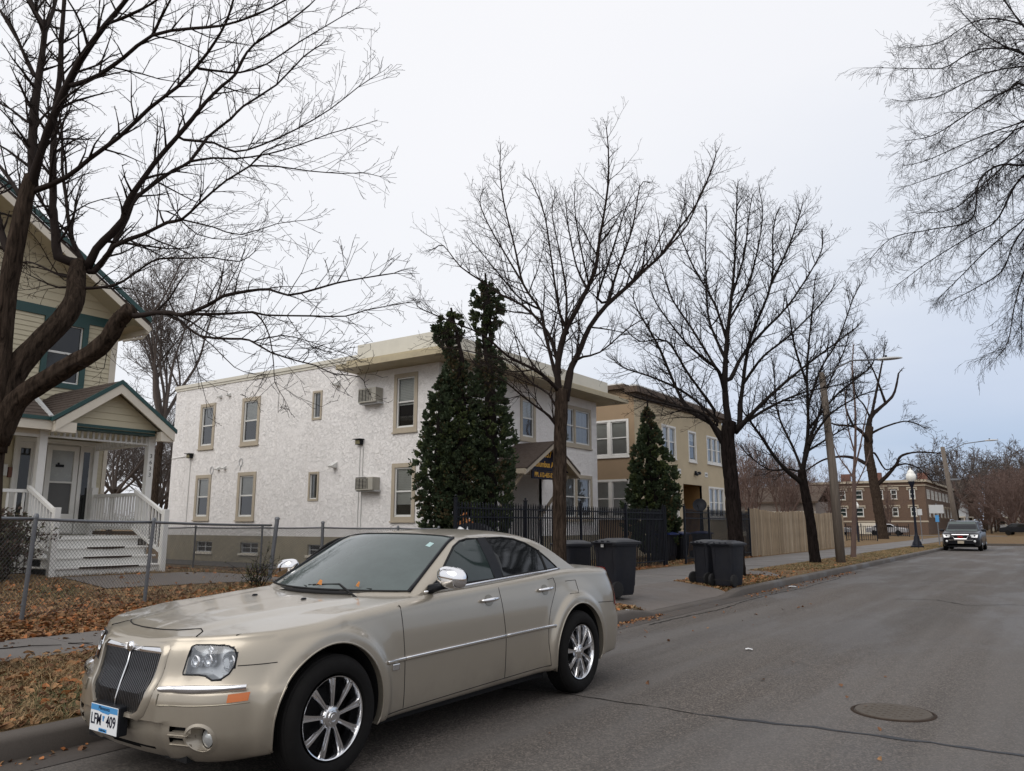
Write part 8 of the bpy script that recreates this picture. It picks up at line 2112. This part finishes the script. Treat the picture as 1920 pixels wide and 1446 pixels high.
# ---------------------------------------------------------------- dark SUV facing us
so = empty('suv', (-4.70, 54.1, 0), 0, 'dark grey SUV with chrome grille surround parked facing us far up the street', 'car')
def sv(y, x, z): return (x, y-2.5, z)
mb = MB()
prof_ = [(0,.40,.80),(.03,.30,.92),(.15,.28,1.00),(.9,.28,1.10),(1.15,.28,1.14),(4.7,.28,1.14),(5.0,.30,1.10),(5.08,.4,.95)]
def svw(y): return spl([(0,.72),(.10,.86),(.35,.95),(.8,.985),(4.4,.985),(4.95,.93),(5.08,.85)], y)
st = [0,.03,.08,.15,.3,.5,.8,1.15,2,3,4,4.6,4.9,5.0,5.08]
b0 = 0
for y in st:
    zb = interp([(p[0],p[1]) for p in prof_], y); zt__ = interp([(p[0],p[2]) for p in prof_], y); w_ = svw(y)
    sec = [(w_*.94,zb),(w_,zb+.12),(w_*1.0,(zb+zt__)/2),(w_*.985,zt__-.12),(w_*.95,zt__-.03),(w_*.88,zt__),(0,zt__+.03)]
    full = sec+[(-a,b) for a,b in sec[-2::-1]]
    mb.v += [sv(y,a,b) for a,b in full]
n_ = 13
for i in range(len(st)-1):
    for j in range(n_-1): mb.f.append((i*n_+j,(i+1)*n_+j,(i+1)*n_+j+1,i*n_+j+1)); mb.m.append(0)
mb.f.append(tuple(range(n_))); mb.m.append(0); mb.f.append(tuple(range((len(st)-1)*n_, len(st)*n_))); mb.m.append(0)
mb.build('body', M['suvpaint'], so, smooth=True, auto=50, fixn=True)
mb = MB(); st = [(1.10,.80,1.12,.78),(1.55,.76,1.44,.70),(1.95,.72,1.68,.66),(2.4,.71,1.73,.65),(3.6,.71,1.74,.65),(4.5,.70,1.68,.62),(4.95,.74,1.18,.7)]
for y,w_,z_,wt_ in st: mb.v += [sv(y,.90,1.08),sv(y,w_+.02*(1 if z_>1.3 else 5),z_-.05),sv(y,wt_,z_),sv(y,-wt_,z_),sv(y,-w_-.02*(1 if z_>1.3 else 5),z_-.05),sv(y,-.90,1.08)]
for i in range(len(st)-1):
    for j in range(5): mb.f.append((i*6+j,(i+1)*6+j,(i+1)*6+j+1,i*6+j+1)); mb.m.append(0)
mb.build('cabin', M['suvpaint'], so, fixn=True)
mb = MB(); mb.quad(sv(1.13,-.80,1.145),sv(1.13,.80,1.145),sv(1.90,.66,1.665),sv(1.90,-.66,1.665)); mb.build('windshield', M['windshield'], so)
for sg in (1,-1):
    mb = MB(); mb.poly([sv(1.55,sg*.895,1.13),sv(4.5,sg*.895,1.13),sv(4.35,sg*.755,1.62),sv(2.1,sg*.755,1.64)]); mb.build('side_window', M['darkglass'], so)
    mb = MB(); mb.tube([sv(1.9,sg*.62,1.73),sv(2.2,sg*.64,1.79),sv(3.9,sg*.64,1.80),sv(4.2,sg*.62,1.74)], .025, 6); mb.build('roof_rail', M['chrome_dull'], so)
    mb = MB(); mb.poly([sv(-.01+.10,sg*.88,.94),sv(-.015,sg*.50,.93),sv(-.03,sg*.55,.78),sv(.02,sg*.84,.76)]); mb.build('headlight', M['bowl'], so)
    mb = MB(); mb.lathe([(.0,-.03),(.06,-.02),(.06,.02)], sv(-.02,sg*.70,.56), 'y', 12); mb.build('fog_lamp', M['bowl'], so)
    mb = MB(); mb.grid(lambda u,v: sv(1.55+.09*math.cos(PI*(v-.5))*math.cos(u*2*PI), sg*(1.08+.13*math.cos(PI*(v-.5))*math.sin(u*2*PI)), 1.16+.08*math.sin(PI*(v-.5))), 14, 8); mb.build('mirror', M['blackpaint'], so, smooth=True)
    for y in (.95, 3.95):
        mb = MB(); mb.lathe([(.0,-.12),(.30,-.12),(.36,-.08),(.375,0),(.36,.10),(.24,.12),(.2,.08),(.0,.08)] if sg>0 else [(.0,.12),(.30,.12),(.36,.08),(.375,0),(.36,-.10),(.24,-.12),(.2,-.08),(.0,-.08)], sv(y,sg*.88,.375), 'x', 24); mb.build('wheel', M['tyre'], so, smooth=True, auto=40)
        mb = MB(); mb.lathe([(.0,.0),(.06,.02),(.10,0),(.23,.01),(.24,-.02)], sv(y,sg*.985,.375), 'x', 10); mb.build('hub', M['chrome_dull'], so)
mb = MB(); mb.poly([sv(-.03,-.40,.90),sv(-.03,.40,.90),sv(-.045,.30,.70),sv(-.045,-.30,.70)]); mb.build('grille', M['dark'], so)
mb = MB(); P_ = [sv(-.04,-.42,.92),sv(-.04,.42,.92),sv(-.055,.31,.68),sv(-.055,-.31,.68)]; mb.tube(P_, .032, 6, close=True); mb.build('grille_surround', M['chrome'], so)
M['redletter'] = simple('red_badge_letter', (.5,.02,.02), .4)
text_mesh('badge', 'GMC', .12, M['redletter'], so, frame_matrix(sv(-.08,0,.80),(1,0,0),(0,0,1)), bold=.004)
mb = MB(); mb.box(-.16,.16,-2.56,-2.54,.43,.58); mb.build('number_plate', M['beige_trim'], so)
mb = MB(); mb.box(-.62,.62,-2.545,-2.52,.60,.64); mb.build('bumper_strip', M['chrome_dull'], so)
mb = MB(); mb.box(-.8,.8,-2.3,2.4,.22,.34); mb.build('underbody', M['dark'], so)
# far parked cars
def far_car(label, loc, rz, col):
    o = empty('parked_car', loc, rz, label, 'car', 'cars parked near the far junction')
    mb = MB(); pr_ = [(-2.3,.35),(-2.3,.75),(-2.1,.90),(-1.2,.95),(-.6,1.38),(.9,1.42),(1.6,1.0),(2.2,.92),(2.3,.7),(2.3,.35)]
    mb.prism([(-.85, a, b) for a, b in pr_], (1.7, 0, 0)); mb.build('body', M[col], o, bevel=.06)
    for sg in (1, -1): mb = MB(); mb.poly([(sg*.855, -1.05, .97), (sg*.855, 1.35, .97), (sg*.855, .8, 1.33), (sg*.855, -.55, 1.32)]); mb.build('side_window', M['darkglass'], o)
    for sy in (-1.35, 1.35):
        for sg in (1, -1): mb = MB(); mb.lathe([(.0,-.1),(.28,-.1),(.32,-.06),(.32,.06),(.28,.1),(.0,.1)], (sg*.78, sy, .32), 'x', 18); mb.build('wheel', M['tyre'], o, smooth=True, auto=40)
    mb = MB(); mb.quad((-.75,-1.18,.97),(.75,-1.18,.97),(.68,-.63,1.36),(-.68,-.63,1.36)); mb.build('windshield', M['windshield'], o)
    return o
far_car('white car parked beyond the leaning tree in front of the brick block', (-17.5, 106, .17), R(90), 'farpaint')
far_car('dark blue car at the right edge of the picture beyond the junction', (-3.6, 112, .2), R(80), 'suvpaint')
far_car('silver car behind the low iron fence, left of the leaning tree', (-24.0, 106, .17), R(90), 'farpaint')
# ---------------------------------------------------------------- small litter
def crumple(name, label, cat, loc, sx, mt, seed=1):
    mb = MB(); r = random.Random(seed)
    mb.grid(lambda u, v: (sx*(math.cos(u*2*PI)*v)*(1+.2*math.sin(u*9)), sx*.55*(math.sin(u*2*PI)*v), .012+.02*abs(math.sin(u*13+v*7))*(1-v*.6)), 18, 5)
    o = mb.build(name, M[mt], None, smooth=True); o.location = loc; tag(o, label, cat)
crumple('paper_scrap', 'crumpled white paper scrap lying alone on the asphalt in mid street', 'litter', (-3.26, 9.69, .004), .05, 'plastic_white', 3)
crumple('paper_scrap', 'pale crumpled paper scrap in the gutter beyond the right hand bins', 'litter', (-5.45, 19.6, .02), .10, 'plastic_white', 4)
# orange leaves caught on the sedan
for i, (x, s) in enumerate(((.05, 1.50), (.40, 1.56))):
    p = wsfn(x, s); mb = MB(); k_ = .03 if i == 0 else .016
    mb.poly([(p[0]-k_, p[1]-.015, p[2]+.01), (p[0], p[1]-.025, p[2]+.025), (p[0]+k_, p[1]-.01, p[2]+.015), (p[0]+k_*.5, p[1]+.01, p[2]+.05), (p[0]-k_*.4, p[1]+.01, p[2]+.055)])
    M['leafO'] = M.get('leafO') or simple('orange_wet_leaf', (.45,.16,.02), .5)
    o = mb.build('fallen_leaf', M['leafO'], None, world=False); o.location = (NX, NY+2.5, 0)
    tag(o, ('bright orange leaf lying under the wiper of the gold sedan', 'tiny red brown leaf at the base of the sedan windshield near the pillar')[i], 'leaf')

# ---------------------------------------------------------------- fallen leaves and dead grass
rg = np.random.default_rng(12)
def Gv(x, y): return np.array([G(a, b) for a, b in zip(x, y)])
def scatter_leaves(name, x, y, z, size, mats, curl=.5, seed=1, probs=(.4,.35,.25)):
    r = np.random.default_rng(seed); n = len(x); C = np.stack([x, y, z+size*.25+r.random(n)*size*.6], 1)
    nrm = r.normal(0, .5, (n, 3)); nrm[:, 2] = 1; nrm /= np.linalg.norm(nrm, axis=1)[:, None]
    u = np.cross(nrm, r.normal(0, 1, (n, 3))); u /= np.linalg.norm(u, axis=1)[:, None]; v = np.cross(nrm, u)
    s_ = size*(.4+1.3*r.random(n)**1.6)[:, None]; c_ = (curl*r.random(n))[:, None]*s_
    # leaf as a 6-point lobed outline folded along its midrib
    A_ = C-u*s_; B_ = C+u*s_*1.1; P1 = C-u*s_*.25+v*s_*.75+nrm*c_; P2 = C+u*s_*.45+v*s_*.6+nrm*c_*1.2; P3 = C-u*s_*.25-v*s_*.75+nrm*c_*.9; P4 = C+u*s_*.45-v*s_*.6+nrm*c_*.8
    V = np.stack([A_, P1, P2, B_, A_, B_, P4, P3], 1).reshape(-1, 3); F = np.arange(len(V)).reshape(-1, 4)
    o = np_mesh(name, V, F, mats); mi = r.choice(len(mats), n, p=probs); o.data.polygons.foreach_set('material_index', np.repeat(mi, 2).astype(np.int32))
    return tag(o, kind='stuff')
LM = [M['leafA'], M['leafB'], M['leafC']]
xs, ys = [], []
def add(n, fx, fy, keep=None):
    x = fx(n); y = fy(n)
    if keep is not None: m = keep(x, y); x, y = x[m], y[m]
    xs.append(x); ys.append(y)
pathk = lambda x, y: ~((x > -14.9+(y-6.95)*.105) & (x < -13.0+(y-6.95)*.105) & (y > 6.8) & (y < 12.2) & (rg.random(len(x)) > .06))
# drift along the front fence and sidewalk edge
fx_ = lambda y: np.interp(y, [1.6, 4.55, 6.5, 10.3], [-9.35, -10.53, -11.2, -13.2])
n = 26000; y = rg.uniform(-1, 12.5, n); x = -9.40-np.abs(rg.normal(0, .95, n)); xs.append(x); ys.append(y)
add(9000, lambda n: rg.uniform(-14.6, -9.5, n), lambda n: rg.uniform(0, 14, n), pathk)
add(2600, lambda n: rg.uniform(-22, -14, n), lambda n: rg.uniform(9.5, 15.4, n), pathk)
add(5200, lambda n: rg.uniform(-8.1, -5.95, n), lambda n: rg.uniform(-2, 6, n))
n = 900; y = rg.uniform(-2, 8, n); xs.append(-8.15+np.abs(rg.normal(0, .12, n))*-1*rg.choice([-1, 1], n)); ys.append(y)
add(160, lambda n: rg.uniform(-9.4, -8.2, n), lambda n: rg.uniform(-2, 7, n))
# planting strips, fence foot, gutter
add(1500, lambda n: rg.uniform(-7.4, -5.95, n), lambda n: rg.uniform(9.5, 12.9, n))
add(1900, lambda n: rg.uniform(-7.8, -5.97, n), lambda n: rg.uniform(16.6, 21.3, n), lambda x, y: y > 17.9-(x+7.8)*.75)
add(1500, lambda n: -10.75-np.abs(rg.normal(0, .35, n))+.12, lambda n: rg.uniform(13, 24.4, n))
add(900, lambda n: -10.75-np.abs(rg.normal(0, .5, n))+.1, lambda n: rg.uniform(25.6, 34, n))
add(700, lambda n: rg.uniform(-7.7, -5.97, n), lambda n: rg.uniform(21, 36, n))
add(600, lambda n: rg.uniform(-14, -10.9, n), lambda n: rg.uniform(24, 33, n))
x = np.concatenate(xs); y = np.concatenate(ys)
scatter_leaves('leaf_litter', x, y, Gv(x, y), .031, LM, seed=2)
xs, ys = [], []
add(330, lambda n: -5.72+np.abs(rg.normal(0, .10, n)), lambda n: rg.uniform(9.8, 12.6, n)); add(420, lambda n: -5.70+np.abs(rg.normal(0, .16, n)), lambda n: rg.uniform(16.5, 27, n)); add(36, lambda n: rg.uniform(-5.7, -3.6, n), lambda n: rg.uniform(9, 16, n))
add(11, lambda n: rg.uniform(-3.6, -1, n), lambda n: rg.uniform(4.6, 12, n)); add(60, lambda n: -5.72+np.abs(rg.normal(0, .1, n)), lambda n: rg.uniform(1, 3, n))
x = np.concatenate(xs); y = np.concatenate(ys)
scatter_leaves('gutter_leaves', x, y, np.full(len(x), .0), .021, LM, seed=3, probs=(.15,.75,.1))
# grass: short dry blades, more green in patches
def blades(name, x, y, z, h, mats, probs, seed, w=.0035, flat=1.0):
    r = np.random.default_rng(seed); n = len(x); a = r.random(n)*2*np.pi; L_ = h*(.5+r.random(n))
    lean = r.uniform(.5, 1.6, n)*flat; d = np.stack([np.cos(a)*lean, np.sin(a)*lean, np.ones(n)], 1); d /= np.linalg.norm(d, axis=1)[:, None]
    s_ = np.stack([-np.sin(a), np.cos(a), np.zeros(n)], 1)*w*(1+r.random(n))[:, None]; C = np.stack([x, y, z], 1)
    mid = C+d*(L_*.55)[:, None]; d2 = d+np.stack([np.cos(a)*.5, np.sin(a)*.5, -.4*np.ones(n)], 1); tip = mid+d2*(L_*.45)[:, None]
    V = np.stack([C-s_, C+s_, mid+s_*.7, tip, C-s_, tip, tip-s_*.1, mid-s_*.7], 1).reshape(-1, 3)
    V = np.stack([C-s_, C+s_, mid+s_*.6, mid-s_*.6, mid-s_*.6, mid+s_*.6, tip+s_*.12, tip-s_*.12], 1).reshape(-1, 3)
    F = np.arange(len(V)).reshape(-1, 4); o = np_mesh(name, V, F, mats); mi = r.choice(len(mats), n, p=probs)
    g_ = np.sin(x*2.3+y*1.1)+np.sin(y*2.9-x*.7)+r.normal(0, .5, n); mi = np.where((g_ > 1.35) & (r.random(n) < .7), 2, mi)
    o.data.polygons.foreach_set('material_index', np.repeat(mi, 2).astype(np.int32)); return tag(o, kind='stuff')
GM = [M['straw'], M['straw_dark'], M['green_blade']]
xs, ys = [], []
add(90000, lambda n: rg.uniform(-15, -9.45, n), lambda n: rg.uniform(0, 13.5, n), pathk)
add(60000, lambda n: rg.uniform(-8.12, -5.96, n), lambda n: rg.uniform(-1.5, 6, n))
add(14000, lambda n: rg.uniform(-24, -14.5, n), lambda n: rg.uniform(9.7, 15.5, n), pathk)
x = np.concatenate(xs); y = np.concatenate(ys)
blades('grass', x, y, Gv(x, y), .07, GM, (.55,.40,.05), 5, w=.0026)
xs, ys = [], []
add(9000, lambda n: rg.uniform(-7.75, -5.96, n), lambda n: rg.uniform(16.6, 21, n), lambda x, y: y > 17.9-(x+7.8)*.75)
add(46000, lambda n: rg.uniform(-7.75, -5.96, n), lambda n: rg.uniform(21.2, 37, n), lambda x, y: y > 23.3-(x+7.8)*-1.26)
add(26000, lambda n: rg.uniform(-7.75, -5.96, n), lambda n: rg.uniform(34.6, 60, n))
add(20000, lambda n: rg.uniform(-15, -10.9, n), lambda n: rg.uniform(14, 33, n))
add(9000, lambda n: rg.uniform(-7.6, -5.96, n), lambda n: rg.uniform(8.5, 12.6, n))
x = np.concatenate(xs); y = np.concatenate(ys)
blades('verge_grass', x, y, Gv(x, y)+.0, .06, GM, (.50,.28,.22), 6, w=.0045)
# fallen sticks on the sidewalk
st_r = random.Random(8)
for i, (x, y, a, L_) in enumerate(((-8.75, 3.9, 1.1, .55), (-8.55, 4.3, .4, .30), (-8.9, 5.1, -.5, .35))):
    mb = MB(); mb.tube([(-L_/2*math.cos(a), -L_/2*math.sin(a), .012), (0, .02, .02), (L_/2*math.cos(a), L_/2*math.sin(a), .012)], [.006, .005, .003], 5)
    mb.tube([(0, .02, .02), (.08, .09, .02)], [.004, .002], 4)
    o = mb.build('fallen_stick', M['twigdark']); o.location = (x, y, G(x, y)+.014); tag(o, ('longest fallen stick lying on the sidewalk at the left edge', 'short fallen stick on the sidewalk beside the longest one', 'short fallen stick on the sidewalk nearest the sedan grille')[i], 'stick', 'fallen sticks on the sidewalk')
# overhead service wires behind the porch
wo_ = empty('service_wire', (-30, 13, 4.0), label='thin overhead service wires crossing behind the porch to the white building', cat='wire')
mb = MB()
for k in range(3): mb.tube([(-46, 12, 5.1+k*.35), (-38, 14.5, 4.6+k*.33), (-29.2, 17.7, 4.9+k*.3)], .012, 4)
mb.build('cable', M['rubber'], wo_, world=True)
